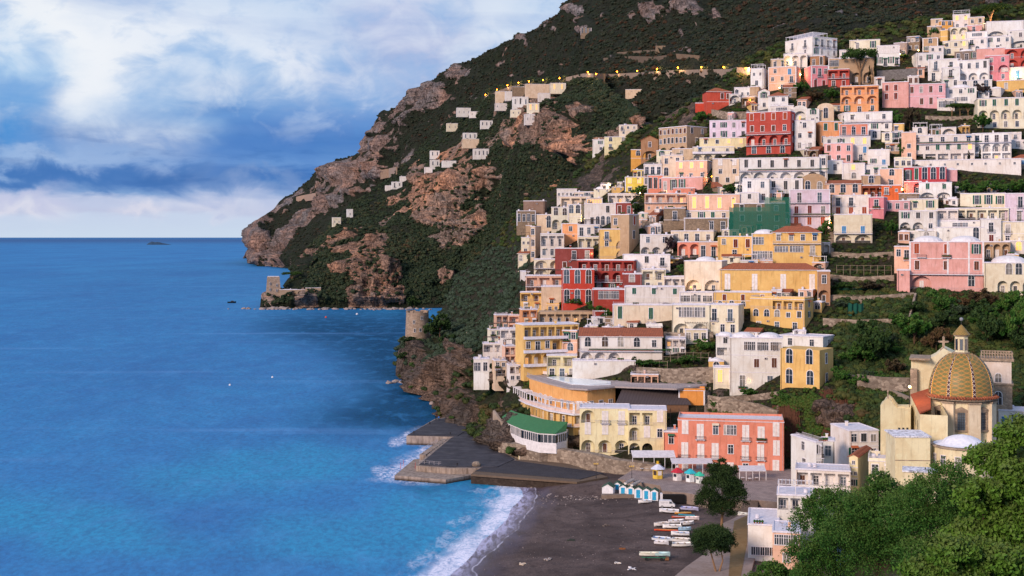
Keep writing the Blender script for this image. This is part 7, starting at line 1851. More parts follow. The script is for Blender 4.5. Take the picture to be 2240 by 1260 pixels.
for x, y, rad, pw, lb in [(2177, 50, .55, 2600, 'glaring lamp on the white wall near the top pine'), (2154, 52, .3, 500, 'smaller lamp left of the glaring top lamp'), (1919, 126, .3, 900, 'lamp on the corner between pine and white house'), (1968, 118, .35, 1300, 'lamp at the right end of the blue doored white house'), (2009, 110, .28, 500, 'lamp under the rubble houses high right'), (1751, 163, .3, 900, 'wall lamp between sandy house and pink red house'), (1705, 192, .3, 800, 'lamp at the foot of the sandy house'), (1641, 219, .25, 500, 'pale lamp between red villa and gabled cottage'), (1728, 137, .3, 900, 'lamp inside the lit arches of the tall white hotel'), (1614, 410, .38, 1600, 'bright lamp beside the round tree and white houses'), (1557, 386, .25, 500, 'small lamp at corner of the peach quoined house'), (1279, 478, .28, 600, 'lamp in the gap between cream cube and white house'), (1456, 418, .3, 1000, 'lamp on the quoined peach house awning'), (1400, 422, .28, 700, 'lamp under the dark tree by lemon yellow house'), (1334, 404, .3, 900, 'lamp in the orange cliff cave garden'), (1294, 555, .26, 600, 'lamp at left edge of the bright yellow house'), (1811, 451, .28, 800, 'upper lamp in the alley beside lilac three storey house'), (1818, 487, .25, 600, 'lower lamp in the alley beside lilac three storey house'), (1973, 414, .4, 1500, 'yellow lamp beside the orange yellow trimmed house'), (2218, 166, .38, 1400, 'glowing lamp at the whitewashed house, upper right'), (1990, 846, .3, 700, 'lamp on the church transept corner'), (1638, 832, .28, 800, 'lamp of the lit shop under the peeling house'), (1512, 628, .2, 200, 'little lamp above the rounded white house terrace'), (2228, 350, .25, 400, 'lamp at the hut with pyramid roof')]:
    lamp(x, y, (DY(x, y + 12) - 1.2) if y < 800 and x < 2250 and x != 1990 else (289 if x == 1990 else DY(x, y + 20) - 2), rad, pw, lb, 3, GLOWW if rad > .27 else GLOW)
for x, y, lb in [(1304, 1046, 'iron lamppost on the quay nearest the boardwalk'), (1382, 1052, 'iron lamppost beside the skiffs on the promenade')]:
    p = ground(x, y, 3.2); r_ = root('lamppost', p, 0, label=lb, cat='lamppost'); q = MB(); q.tube((0, 0, 0), (0, 0, .6), .2, .12, IRON, 8); q.tube((0, 0, .6), (0, 0, 4), .08, .05, IRON, 8); q.build('post', r_)
    q = MB(); q.tube((-.5, 0, 3.7), (.5, 0, 3.7), .04, .04, IRON); 
    for s in (-.5, 0, .5): q.rev([(.02, 3.75), (.16, 3.8), (.2, 4.1), (.02, 4.25)], 8, plain('lamp_amber', 'd9b25c', .4), (s, 0))
    q.build('lantern', r_)
# ---------- small things on the docks and the beach
for i, (x, y, z, lb) in enumerate([(905, 948, 3.26, 'iron bollard at the seaward corner of the upper quay'), (940, 928, 3.26, 'iron bollard along the outer edge of the upper quay'), (985, 950, 3.26, 'iron bollard at the inner edge of the upper quay'), (930, 1012, 3.14, 'iron bollard at the tip of the large dock deck'), (1000, 1018, 3.14, 'iron bollard in the middle of the large dock deck edge')]):
    q = MB(); q.rev([(.3, 0), (.2, .15), (.18, .5), (.32, .6), (.3, .75), (.01, .8)], 10, IRON); q.build('bollard', None, loc=ground(x, y, z), label=lb, cat='bollard')
for x, y, lb in [(876, 1026, 'thin red pole nearest the sea on the dock apron'), (882, 1020, 'second thin red pole on the dock apron'), (908, 1026, 'thin red pole by the rusty dock corner')]:
    q = MB(); q.tube((0, 0, 0), (.1, 0, 2.0), .06, .05, plain('red_pole', 'c8402e', .6)); q.build('pole', None, loc=ground(x, y, 1.3), label=lb, cat='pole')
q = MB(); q.rev([(.01, 0), (1.2, 0), (1.4, .7), (.9, 1.3), (.01, 1.5)], 9, STONE); q.build('boulder', None, loc=ground(1042, 1020, 3), label='pale rock lying at the inner end of the dock deck', cat='boulder')
for i, (x0, y0, x1, y1, z) in enumerate([(918, 1014, 965, 1018, 3.14), (925, 985, 958, 967, 1.3)]):
    a, b_ = ground(x0, y0, z), ground(x1, y1, z); d = b_ - a; q = MB(); M = Matrix.Rotation(math.atan2(d.y, d.x), 4, 'Z'); n_ = int(d.length / 1.6)
    for k in range(n_ + 1): q.box(k * 1.6 - .03, k * 1.6 + .03, -.03, .03, 0, 1.0, RAIL, M)
    q.box(0, d.length, -.025, .025, .95, 1.0, RAIL, M); q.box(0, d.length, -.02, .02, .5, .54, RAIL, M)
    q.build('railing_run', None, loc=a, label=['low metal handrail across the dock deck tip', 'metal handrail beside the dock steps'][i], cat='railing')
# posts, fences and tables on the promenade
for i, (x, y) in enumerate([(1404, 1030), (1416, 1030), (1560, 1060), (1590, 1062), (1625, 1050), (1640, 1052), (1655, 1050)]):
    r_ = root('cafe_table', ground(x, y, 4.0), 0, label='round white cafe table on the promenade under the hotel', cat='table', group='cafe tables on the promenade'); q = MB(); q.rev([(.3, 0), (.05, .04), (.05, .7)], 8, IRON); q.build('leg', r_); q = MB(); q.rev([(.01, .7), (.55, .7), (.55, .75), (.01, .76)], 14, WHT); q.build('tabletop', r_)
rr = random.Random(4)
for i in range(9):
    x, y = rr.uniform(1255, 1360), rr.uniform(1058, 1076); q = MB(); L_ = rr.uniform(.6, 1.6)
    q.box(-L_ / 2, L_ / 2, -.09, .09, 0, .14, plain('driftwood', '9a7a5c', .9)); o = q.build('plank', None, loc=beach_at(x, y) + Vector((0, 0, .02)), label='weathered plank of driftwood among the stones by the boardwalk', cat='plank', group='driftwood on the stony beach'); o.rotation_euler.z = rr.uniform(0, 3)
for x, y, lb, mt in [(1351, 1232, 'crumpled pale debris near the bottom of the beach', 'd8cfc8'), (1381, 1245, 'white sheet lying on the lower beach', 'e0dde2'), (1360, 1201, 'orange brown driftwood pile left of the trailer', '8f5c38'), (1324, 1150, 'grey driftwood heap in the middle of the beach', '6e625c'), (1143, 1235, 'pale stone block on the wet sand', 'c8b8a8'), (1250, 1182, 'dark seaweed heap on the open sand', '3a4038'), (1201, 1225, 'pale pebble heap on the lower sand', 'a89c98')]:
    me = stone = None; q = MB()
    for k in range(7):
        a = rr.uniform(0, 6.28); d = rr.uniform(0, .9); M = Matrix.Translation((d * math.cos(a), d * math.sin(a), .05)) @ Matrix.Rotation(rr.uniform(0, 3), 4, 'Z') @ Matrix.Rotation(rr.uniform(-.4, .4), 4, 'X'); q.box(-.35, .35, -.15, .15, -.05, rr.uniform(.08, .25), plain('debris_' + mt, mt, .9), M)
    q.build('debris', None, loc=beach_at(x, y), label=lb, cat='debris')
# ---------- garden trellises, nets, stairs, sunbeds
WOOD = plain('grey_wood', '8a7a6c', .9)
for i, (x0, x1, y, hm, lb) in enumerate([(1830, 1950, 600, 3.2, 'tall wooden trellis frame in the upper bare garden'), (1820, 1962, 655, 1.6, 'crossed wooden railing along the lower garden terrace'), (1700, 1840, 900, 1.6, 'wooden fence at the brink below yellow ochre block'), (1450, 1550, 790, 3.0, 'vine pergola frame above the rubble wall'), (1390, 1460, 806, 2.6, 'vine pergola frame under the white villa terrace')]):
    a = at(x0, y, DY(x0, y) - 1); b_ = at(x1, y, DY(x1, y) - 1); d = b_ - a; L_ = math.hypot(d.x, d.y); n_ = int(L_ / 2.2); q = MB(); M = Matrix.Rotation(math.atan2(d.y, d.x), 4, 'Z')
    for k in range(n_ + 1):
        x = L_ * k / n_; q.box(x - .07, x + .07, -.07, .07, -1.5, hm, WOOD, M)
        if hm > 2.5: q.box(x - .06, x + .06, -.06, 2.6, hm + .101, hm + .2, WOOD, M)
        if hm < 2 and k < n_: 
            q.tube(M @ Vector((x, 0, .1)), M @ Vector((x + L_ / n_, 0, hm - .1)), .05, .05, WOOD, 5); q.tube(M @ Vector((x, 0, hm - .1)), M @ Vector((x + L_ / n_, 0, .1)), .05, .05, WOOD, 5)
    q.box(0, L_, -.05, .05, hm, hm + .1, WOOD, M); q.box(0, L_, -.045, .045, hm * .5, hm * .5 + .1, WOOD, M)
    q.build('trellis' if hm > 2 else 'fence', None, loc=a, label=lb, cat='trellis' if hm > 2 else 'fence')
NET = plain('green_net', '1c5448', .9)
for x, y, w, h_, lb in [(1872, 690, 5.5, 4.0, 'dark green net draped down the lower garden terrace'), (1880, 640, 14, 1.4, 'long green net covering the lemon trees in the garden')]:
    p = at(x, y, DY(x, y) - 1.2); q = MB(); V = []; n_ = 16
    for j in range(9):
        for i in range(n_ + 1): V.append((w * (i / n_ - .5), .35 * math.sin(i * 1.3) + j * (.05 if h_ > 3 else .5), h_ * (1 - j / 8) + .25 * math.sin(i * .9 + j)))
    q.add(V, [(j * (n_ + 1) + i, (j + 1) * (n_ + 1) + i, (j + 1) * (n_ + 1) + i + 1, j * (n_ + 1) + i + 1) for j in range(8) for i in range(n_)], NET); q.build('net', None, loc=p, label=lb, cat='net')
for i, (x, y0, y1, lb) in enumerate([(1548, 845, 905, 'stone stairs beside the orange end wall'), (1818, 500, 560, 'narrow stepped alley right of the lilac house'), (1985, 690, 600, 'steps climbing beside the pink palazzo garden'), (1300, 800, 745, 'outdoor steps beside the white villa tower')]):
    ya, yb_ = max(y0, y1), min(y0, y1); a = at(x, ya, DY(x, ya) - .8); b_ = at(x, yb_, DY(x, yb_) - .8); q = MB(); n_ = 22
    for k in range(n_): f = k / n_; p = a.lerp(b_, f) - a; q.box(p.x - 1, p.x + 1, p.y, p.y + .9, p.z - 1.5, p.z + .1, wallmat('9a8c82'))
    q.build('staircase', None, loc=a, label=lb, cat='stairs')
for i in range(7):
    p = at(1163 + i * 10, 806 + i * 1.6, DY(1163 + i * 10, 806 + i * 1.6) - 1.2); r_ = root('sunbed', p + Vector((0, 0, .5)), R(60), label='white sunbed in the row on the hedged sun terrace', cat='sunbed', group='sunbeds on the hedged terrace')
    q = MB(); q.box(-.32, .32, -.9, .5, .28, .36, WHT); M = Matrix.Translation((0, .5, .32)) @ Matrix.Rotation(R(35), 4, 'X'); q.box(-.32, .32, 0, .6, -.04, .04, WHT, M); q.build('bed', r_)
    q = MB()
    for sx in (-.28, .28):
        for sy in (-.8, .4): q.box(sx - .03, sx + .03, sy - .03, sy + .03, 0, .28, WHT)
    q.build('leg', r_)
# ---------- trees
L_PINE = leafmat('pine_needles', ['16301c', '22421f', '1c3a22', '2b4a24'], .35)
L_UMB = leafmat('umbrella_needles', ['24421f', '35571f', '2c4c24'], .4)
L_CYP = leafmat('cypress_needles', ['0e1a14', '16261a'], .12)
L_OLV = leafmat('olive_leaves', ['33443a', '46564a', '3b4d3f', '2b3b33'], .22)
L_BRD = leafmat('broad_leaves', ['1b4a1e', '286624', '3c762a', '2a6226'], .7)
L_BRT = leafmat('bright_leaves', ['2c5c1c', '447c22', '64942c', '38701e'], .9)
L_BRN = leafmat('bare_shrub', ['4a3c36', '5a4638', '6a4a34', '4c4a30'], .2)
L_PUR = leafmat('purple_bush', ['54364a', '4a3a40', '6a3f66'], .2)
BARK = plain('bark', '5b4638', .95); BARKL = plain('pale_bark', '8a6c52', .95)
def crown_mesh(name, mat, parts, n, leaf, seed, aspect=.5, up=.3, shell=.75):
    """parts: (x, y, z, rx, ry, rz) lumps; leaves gather into clumps on and just under each lump"""
    r = np.random.default_rng(seed); vol = np.array([p[3] * p[5] for p in parts]); vol = vol / vol.sum(); PP = []; RN = []
    for p, w in zip(parts, vol):
        m = int(n * w); nc = max(6, m // 45); c = sphere_pts(nc, r); c[:, 2] = np.where(c[:, 2] < -.35, -c[:, 2], c[:, 2])
        rr = r.uniform(shell, 1.03, (nc, 1)); inner = r.random(nc) < .18; rr[inner] *= .6
        cc = c * rr; k = r.integers(0, nc, m); sp = r.normal(size=(m, 3)) * .11 + sphere_pts(m, r) * .05
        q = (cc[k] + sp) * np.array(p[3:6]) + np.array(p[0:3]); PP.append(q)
        tone = r.uniform(.05, .6, nc) + .4 * np.clip(c[:, 2], 0, 1); RN.append(np.clip(tone[k] + r.normal(size=m) * .14 + .35 * np.clip(sp[:, 2] * 5, -1, 1), 0, 1))  # random tone plus lighter clump tops: highlights put into leaf colour
    P = np.concatenate(PP); Rn = np.concatenate(RN); V, Q = leafquads(P, leaf, r, aspect, up)
    return npmesh(name, V, Q, [mat], False, {'rnd': np.repeat(Rn, 4)})
def trunk_mesh(segs, mat):
    q = MB()
    for a, b_, r0, r1_ in segs: q.tube(a, b_, r0, r1_, mat, 8)
    return q.mesh('trunk')
def tree(nm, p, trunk, crown, label, cat='tree', sc=(1, 1, 1), rz=0., group=None):
    r_ = root(nm, p, rz, label=label, cat=cat, group=group); r_.scale = sc; link('trunk', trunk, r_); link('crown', crown, r_); return r_
# templates of unit size (crown about 1 m radius, 2 m tall overall)
rT = np.random.default_rng(3)
def lumps(n, R_, zc, sq, r, sub=.5): return [(*(sphere_pts(1, r)[0] * np.array([R_, R_, R_ * sq]) * r.uniform(.3, .75) + np.array([0, 0, zc])), *(np.array([1, 1, .85]) * R_ * sub * r.uniform(.8, 1.2))) for _ in range(n)]
UMB_C = [crown_mesh('umbrella_crown', L_UMB, [(0, 0, 1.62, 1, 1, .38), (-.35, .1, 1.5, .6, .6, .3), (.4, -.1, 1.55, .6, .6, .3)], 3600, .05, 11 + i) for i in range(2)]
UMB_T = trunk_mesh([((0, 0, -.6), (.03, 0, .75), .07, .055), ((.03, 0, .75), (-.3, .05, 1.45), .045, .025), ((.03, 0, .75), (.35, -.05, 1.45), .045, .025), ((.03, 0, .75), (.02, .1, 1.5), .04, .02)], BARKL)
RND_C = {k: [crown_mesh(k + '_crown', m_, lumps(10, 1, .85, .75, np.random.default_rng(40 + i), .5), 2600, .085, 20 + i, .6) for i in range(3)] for k, m_ in (('round', L_BRD), ('olive', L_OLV), ('bare', L_BRN), ('purple', L_PUR), ('pine', L_PINE))}
RND_T = trunk_mesh([((0, 0, -.8), (0, 0, .8), .05, .035), ((0, 0, .5), (.4, .1, 1.1), .05, .02), ((0, 0, .6), (-.4, -.1, 1.2), .05, .02)], BARK)
CYP_C = crown_mesh('cypress_crown', L_CYP, [(0, 0, .5, .17, .17, .5), (0, 0, 1.0, .16, .16, .6), (0, 0, 1.5, .1, .1, .5)], 2200, .05, 33, .4, 1.)
CYP_T = trunk_mesh([((0, 0, -.5), (0, 0, .5), .05, .04)], BARK)
def ptree(kind, px, yb, wpx, hpx, label, Y=None, i=0, grp=None):
    Y_ = DY(px, yb) if Y is None else Y; s_ = Y_ / F; p = at(px, yb, Y_)
    if kind == 'umbrella': k = (wpx / 2 * s_, wpx / 2 * s_, hpx * s_ / 2.0); tree('umbrella_pine', p, UMB_T, UMB_C[i % 2], label, 'pine tree', k, i * 1.7, grp)
    elif kind == 'cypress': k = (wpx * s_ * 2.6, wpx * s_ * 2.6, hpx * s_ / 2.0); tree('cypress', p, CYP_T, CYP_C, label, 'cypress', k, i, grp)
    else: k = (wpx / 2 * s_, wpx / 2 * s_, hpx * s_ / 2.0); tree({'round': 'tree', 'olive': 'olive_tree', 'bare': 'shrub', 'purple': 'shrub', 'pine': 'pine_tree'}[kind], p, RND_T, RND_C[kind][i % 3], label, {'round': 'tree', 'olive': 'olive tree', 'bare': 'shrub', 'purple': 'shrub', 'pine': 'pine tree'}[kind], k, i * 2.1, grp)
TR = [('umbrella', 1880, 187, 74, 82, 'large umbrella pine standing before the shaded stone arches', 0), ('cypress', 1902, 190, 7, 46, 'short dark cypress under the umbrella pine'), ('cypress', 1914, 188, 7, 68, 'tall dark cypress right of the umbrella pine'), ('umbrella', 2166, 60, 80, 50, 'broad green pine on the skyline beside the glaring lamp'), ('round', 2040, 82, 26, 24, 'bushy tree left of the topmost yellow block'), ('purple', 2148, 212, 40, 36, 'purplish leafless bush under the three tall white arches'), ('round', 1980, 130, 20, 14, 'small green bush above the grey rubble wall'),
 ('umbrella', 2082, 258, 28, 32, 'left tree of the clipped umbrella row'), ('umbrella', 2100, 258, 28, 32, 'middle tree of the clipped umbrella row'), ('umbrella', 2118, 258, 28, 32, 'right tree of the clipped umbrella row'), ('bare', 1990, 285, 46, 62, 'pale bare branched tree in the garden above the lamp lit hotel'), ('round', 1960, 282, 40, 50, 'dark leafy tree left of the pale bare tree'), ('round', 2150, 290, 46, 50, 'dark tree below the cream arcaded hotel'), ('round', 1748, 208, 44, 34, 'dark bush mass under the strong pink house, left'), ('bare', 1780, 222, 46, 30, 'brownish thicket under the strong pink house'), ('round', 1820, 222, 40, 34, 'dark green bush left of the orange loggia house'), ('round', 1532, 270, 30, 32, 'green bush under the salmon red villa annex'), ('round', 1615, 250, 34, 16, 'hedge top beside the salmon red villa terrace'), ('round', 1598, 428, 38, 30, 'round tree lit by the lamp near white hotel'), ('round', 1404, 428, 46, 28, 'spreading dark tree beside the lemon yellow house'), ('pine', 1388, 470, 22, 40, 'slim dark tree below the spreading tree'), ('purple', 1468, 560, 30, 52, 'purple bougainvillea climbing by the white pink house'), ('purple', 1492, 588, 44, 28, 'bougainvillea mound under the coral arches'), ('round', 1502, 606, 56, 34, 'green creeper mound below the coral arches'), ('purple', 1276, 496, 26, 14, 'bougainvillea on terrace of faded orange house'), ('round', 1252, 676, 46, 30, 'bright green tree before the vivid red facade, left'), ('round', 1306, 688, 64, 36, 'row crowned green tree under the red corner room'), ('round', 1330, 700, 20, 30, 'small dark tree at the corner of the red base'), ('pine', 1386, 806, 16, 34, 'narrow dark shrub at right end of the white villa'), ('round', 1138, 792, 34, 16, 'flat topped small tree on the sunbed terrace'), ('round', 2112, 430, 50, 42, 'round clipped hedge tree, left of the hedge row'), ('round', 2150, 432, 54, 46, 'round clipped hedge tree, second of the hedge row'), ('round', 2192, 430, 54, 44, 'round clipped hedge tree, third of the hedge row'), ('round', 2232, 430, 54, 44, 'round clipped hedge tree at the right edge'), ('cypress', 2119, 372, 8, 42, 'dark cypress before the lamp lit hotel base, left one'), ('cypress', 2144, 372, 8, 46, 'dark cypress before the lamp lit hotel base, right one'), ('round', 1950, 520, 36, 46, 'ivy clad tree between white green doored house and garden'), ('round', 1806, 516, 30, 44, 'dark tree in the alley right of the lilac house'), ('round', 1972, 346, 22, 40, 'dark climbing tree at the stair tower of the hotel'), ('bare', 1905, 640, 60, 30, 'brown leafless orchard shrub in the bare garden'), ('round', 1840, 640, 44, 30, 'green citrus tree in the bare garden'), ('pine', 1905, 800, 110, 120, 'big dark evergreen tree below the garden wall'), ('round', 2000, 760, 90, 90, 'large bright green tree on the slope behind the church cross'), ('bare', 2048, 770, 60, 70, 'yellow orange leaved tree behind the church'), ('pine', 2160, 760, 90, 110, 'dark oak crown behind the bell tower'), ('bare', 2180, 740, 56, 54, 'rust red foliage crown above the bell tower'), ('round', 2225, 760, 80, 130, 'dark green tree at the right edge behind the bell tower'), ('round', 2060, 690, 80, 70, 'dense green tree under the pink palazzo'), ('bare', 2150, 690, 80, 70, 'brown green oak under the domed cream house'), ('round', 2210, 690, 70, 70, 'leafy tree right under the domed cream house'), ('round', 1715, 882, 40, 34, 'green bush on the brink beside yellow ochre block'), ('round', 1640, 872, 50, 28, 'garden shrub below the lit shop'), ('round', 1500, 800, 56, 30, 'vine arbour bush right of the white villa'), ('round', 1540, 770, 60, 34, 'vine arbour bush above the rubble wall'), ('round', 1420, 806, 70, 24, 'green climbers under the villa pergola'),
 ('round', 1430, 772, 18, 16, 'potted shrub on the villa terrace'), ('round', 1560, 898, 24, 34, 'dark shrub by the orange end wall')]
for k, tdat in enumerate(TR): ptree(tdat[0], tdat[1], tdat[2], tdat[3], tdat[4], tdat[5], i=tdat[6] if len(tdat) > 6 else k)
rq = random.Random(31)
for k in range(30):
    x, y = (rq.uniform(1835, 2235), rq.uniform(668, 800)) if k < 20 else (rq.uniform(1790, 1985), rq.uniform(770, 850))
    if 1975 < x < 2240 and y > 775: y -= 70
    kd = rq.choice(['round', 'round', 'pine', 'olive', 'bare']); w_ = rq.uniform(38, 70)
    ptree(kd, x, y, w_, w_ * rq.uniform(.75, 1.0), {'round': 'leafy green tree', 'pine': 'dark needled tree', 'olive': 'grey green olive tree', 'bare': 'rusty brown autumn tree'}[kd] + ' in the thicket above the church', i=k, grp='trees in the thicket above the church')
# by the round tower and along the olive slope
for k, (x, y, w, h_, Y_, kd, lb) in enumerate([(905, 682, 34, 40, 655, 'pine', 'pine growing just behind the round tower'), (962, 745, 66, 76, 628, 'pine', 'dense pine right beside the round tower'), (985, 790, 70, 70, 600, 'pine', 'dense pine down the slope from the round tower'), (900, 756, 52, 24, 628, 'pine', 'low pine clinging under the round tower'), (883, 790, 30, 26, 615, 'pine', 'stunted pine leaning over the water'), (1015, 795, 50, 50, 570, 'pine', 'dark pine above the leaning rock slabs'), (640, 620, 44, 26, 1260, 'umbrella', 'flat topped pine overhanging the far point garden'), (1060, 800, 44, 36, 500, 'round', 'shrubs left of the cliff edge hut')]): ptree(kd, x, y, w, h_, lb, Y_, k)
# beach pines, each its own crown
def needle(nm, px, yb, z, Y_, parts, n, leaf, trunk, label, mat=L_PINE, seed=5, asp=.5):
    p = at(px, yb, Y_); p.z = z; r_ = root(nm, p, 0, label=label, cat='pine tree' if mat == L_PINE else 'tree'); link('trunk', trunk_mesh(trunk, BARKL), r_); link('crown', crown_mesh('crown', mat, parts, n, leaf, seed, asp), r_); return r_
r = np.random.default_rng(8)
P1 = [(0, 0, 8.6, 4.6, 4.2, 3.2), (-3.0, -.5, 6.4, 3.0, 2.8, 2.6), (3.2, 0, 6.8, 3.0, 2.8, 2.8), (.5, -.6, 4.8, 3.6, 2.8, 1.8), (.3, 0, 11.3, 3.0, 3.0, 2.0), (-1.5, .3, 12.6, 2.0, 2.0, 1.4), (1.8, 0, 12.5, 2.2, 2, 1.4), (3.2, .4, 9.8, 2.0, 2, 1.3), (-2.8, -.3, 9.9, 1.9, 2, 1.3), (-.3, -1.2, 5.6, 3.0, 2.6, 1.5), (.2, 0, 14.0, 1.2, 1.2, .9)]
needle('pine_tree', 1577, 1150, 1.8, 284, [(a, b_, c_ * 1.16, d_, e_, f_ * 1.2) for a, b_, c_, d_, e_, f_ in P1], 42000, .17, [((0, 0, -1), (.3, 0, 4.5), .38, .28), ((.3, 0, 4.5), (-1.8, 0, 7.5), .22, .1), ((.3, 0, 4.5), (2, 0, 8), .22, .1), ((.3, 0, 4.5), (.2, 0, 11), .2, .1)], 'tall dark pine between the boats and the promenade steps', seed=6)
P2 = [(0, 0, 6.4, 4.2, 3.4, 2.0), (-1, -.5, 4.4, 2.8, 2.4, 1.4), (-2.4, 0, 5.6, 2.3, 2.4, 1.5), (2.5, 0, 5.4, 2.3, 2.4, 1.6), (.4, 0, 7.3, 2.4, 2.2, 1.2), (1.8, 0, 4.2, 1.8, 1.8, 1.2)]
needle('pine_tree', 1560, 1252, 1.6, 252, [(a, b_, c_ * 1.1, d_, e_, f_ * 1.3) for a, b_, c_, d_, e_, f_ in P2], 28000, .16, [((.9, 0, -1), (.2, 0, 1.6), .26, .2), ((.2, 0, 1.6), (-.6, 0, 4.6), .2, .1), ((.9, .2, -1), (2.0, .2, 2.4), .22, .16), ((2.0, .2, 2.4), (1.6, 0, 4.8), .15, .08)], 'lower rounded pine at the seaward edge of the path', seed=7)
# foreground broad leaved trees near the viewpoint
def fg(px, ytop, Y_, parts, n, leaf, mat, label, seed, asp=.5):
    zt = zy(ytop, Y_); top = max(p[2] + p[5] for p in parts); x = xy_(px, Y_)
    zg = float(np.interp(Y_, [6, 40, 120, 236], [63, 54, 34, 6])); r_ = root('tree', (x, Y_, zg - .5), 0, label=label, cat='tree')
    dz = zt - top - (zg - .5); pp = [(a, b_, c_ + dz, d_, e_, f_) for a, b_, c_, d_, e_, f_ in parts]
    z_mid = np.mean([p[2] for p in pp]); seg = [((0, 1.2, -1), (.1, 1.0, z_mid * .5), .2, .15)] + [((.1, 1.0, z_mid * .48), (p[0] * .7, p[1] * .7 + .8, p[2]), .08, .02) for p in pp]
    link('trunk', trunk_mesh(seg, BARK), r_); link('crown', crown_mesh('crown', mat, pp, n, leaf, seed, asp, .5, .7), r_); return r_
def cluster(spec, r): return [(x, r.uniform(-1, 1), z, a, a, b_) for x, z, a, b_ in spec]
r = np.random.default_rng(12)
s9 = 98 / F
fg(1830, 1062, 98, cluster([(0, 0, 1.9, 2.2), (-1.9, -1.4, 1.6, 1.7), (1.6, -.6, 1.8, 1.9), (-2.6, -3.4, 1.7, 1.6), (.2, -2.8, 2.4, 2.2), (2.4, -3, 2, 2), (-1, .6, 1.1, 1.3), (-2.7, -5.2, 1.4, 1.4), (-.5, -5.2, 2.4, 2), (-1.9, .2, .8, 1)], r), 46000, .088, L_BRD, 'leafy dark green tree in front of the terraced houses, leftmost of the near trees', 21)
fg(1925, 1022, 94, cluster([(-.3, -.4, 1.0, 1.5), (.6, -1.4, 1.8, 1.6), (-1.4, -2.2, 1.8, 1.8), (2.2, -1.7, 1.7, 1.6), (0, -4, 2.6, 2.4), (-2.4, -4.4, 2.2, 2), (2.6, -4.6, 2.4, 2.2), (0, -6.4, 2.6, 2)], r), 48000, .088, L_BRD, 'leafy dark green tree below the church annex, middle of the near trees', 22)
fg(2050, 1000, 88, cluster([(.6, 0, 1.4, 1.6), (-.9, -1.2, 1.7, 1.6), (2, -1.4, 1.8, 1.7), (-1.9, -3, 2.1, 2), (.5, -3.4, 2.4, 2.2), (2.7, -3.8, 2.2, 2.2), (-1, -5.8, 2.4, 2), (1.6, -5.8, 2.2, 2)], r), 46000, .088, L_BRD, 'leafy green tree under the apse, right of the near middle trees', 23)
fg(2190, 918, 46, cluster([(.9, -.6, .9, .9), (-.1, -1.5, .9, .8), (.9, -2.2, 1.2, 1.1), (-.9, -2.3, .7, .5), (-.5, -3.0, 1.0, .9), (.6, -3.8, 1.3, 1.1), (-.9, -4.4, 1.0, .9), (.3, -5.3, 1.3, 1.1), (-1.1, -5.7, 1.0, .8), (1.3, -5.4, 1.2, 1), (1.8, -.9, 1, 1), (1.9, -3.1, 1.1, 1.2)], r), 52000, .085, L_BRT, 'large bright leaved tree closest at right, taller than the church drum', 24, .6)
fg(2110, 1165, 42, cluster([(-.7, -.5, .8, .7), (.3, -.9, .9, .8), (-1.5, -1.4, .8, .7), (1.1, -.9, .9, .8), (-.3, -1.8, 1.1, .8), (.8, -2, 1, .8), (-1.4, -2.3, .9, .7)], r), 26000, .08, L_BRT, 'low bright leaved treetop at the bottom right corner', 25, .6)
fg(1690, 1232, 104, cluster([(0, 0, 1.2, 1), (-1.3, -.9, 1.3, 1.), (1.5, -.8, 1.4, 1)], r), 7000, .12, L_BRD, 'small dark treetop beneath the salmon terrace building', 26)
# ---------- scrub between the houses
def in_house(x, y, pad):
    pad = np.asarray(pad)
    m = np.zeros(len(x), bool)
    for rt, W_, dp, h_, p, rz in HOUSES:
        dx = x - p.x; dy = y - p.y; c_, s_ = math.cos(-rz), math.sin(-rz); lx = dx * c_ - dy * s_; ly = dx * s_ + dy * c_
        m |= (np.abs(lx) < W_ / 2 + pad) & (ly > -pad * 1.6) & (ly < dp + pad * .5)
    return m
def wT(PX, PY, rock):
    prs = np.abs(np.gradient(PX, axis=0) * np.gradient(PY, axis=1))
    vis = (PY > -20) & (PY < 1090)
    return prs * vis * np.clip(1 - rock * 1.1, .06, 1)
q, a, b_, r = pick(T_T, 30000, wT, 3)
ok = ~in_house(q[:, 0], q[:, 1], np.where(a < 1200, 2.6, 1.2))
low = (a > 1100) & (a < 1730) & (b_ > 860); ok &= ~(low & (r.random(len(a)) < .9))
ok &= ~((a > 1700) & (b_ > 1010) & (r.random(len(a)) < .6))
q, a, b_ = q[ok], a[ok], b_[ok]; forest = (a < 1165) | ((b_ < 330) & (a < 1560)) | ((a > 1830) & (b_ > 640)) | (b_ < np.interp(a, [1200, 1540, 1640, 2240], [420, 250, 150, 40]))
rad = np.where(forest, r.uniform(1.3, 2.9, len(q)), r.uniform(.5, 1.35, len(q))); q[:, 2] += rad * .2
ol = (a < 1165) & (b_ < 800) & (b_ > 545)
scatter('olive_grove', q[ol], rad[ol], protos(L_OLV, 'olive', 4, 260, .13, 7), 5)
scatter('garden_greenery', q[~ol], rad[~ol], protos(L_TOWN, 'garden', 5, 260, .13, 7), 6)
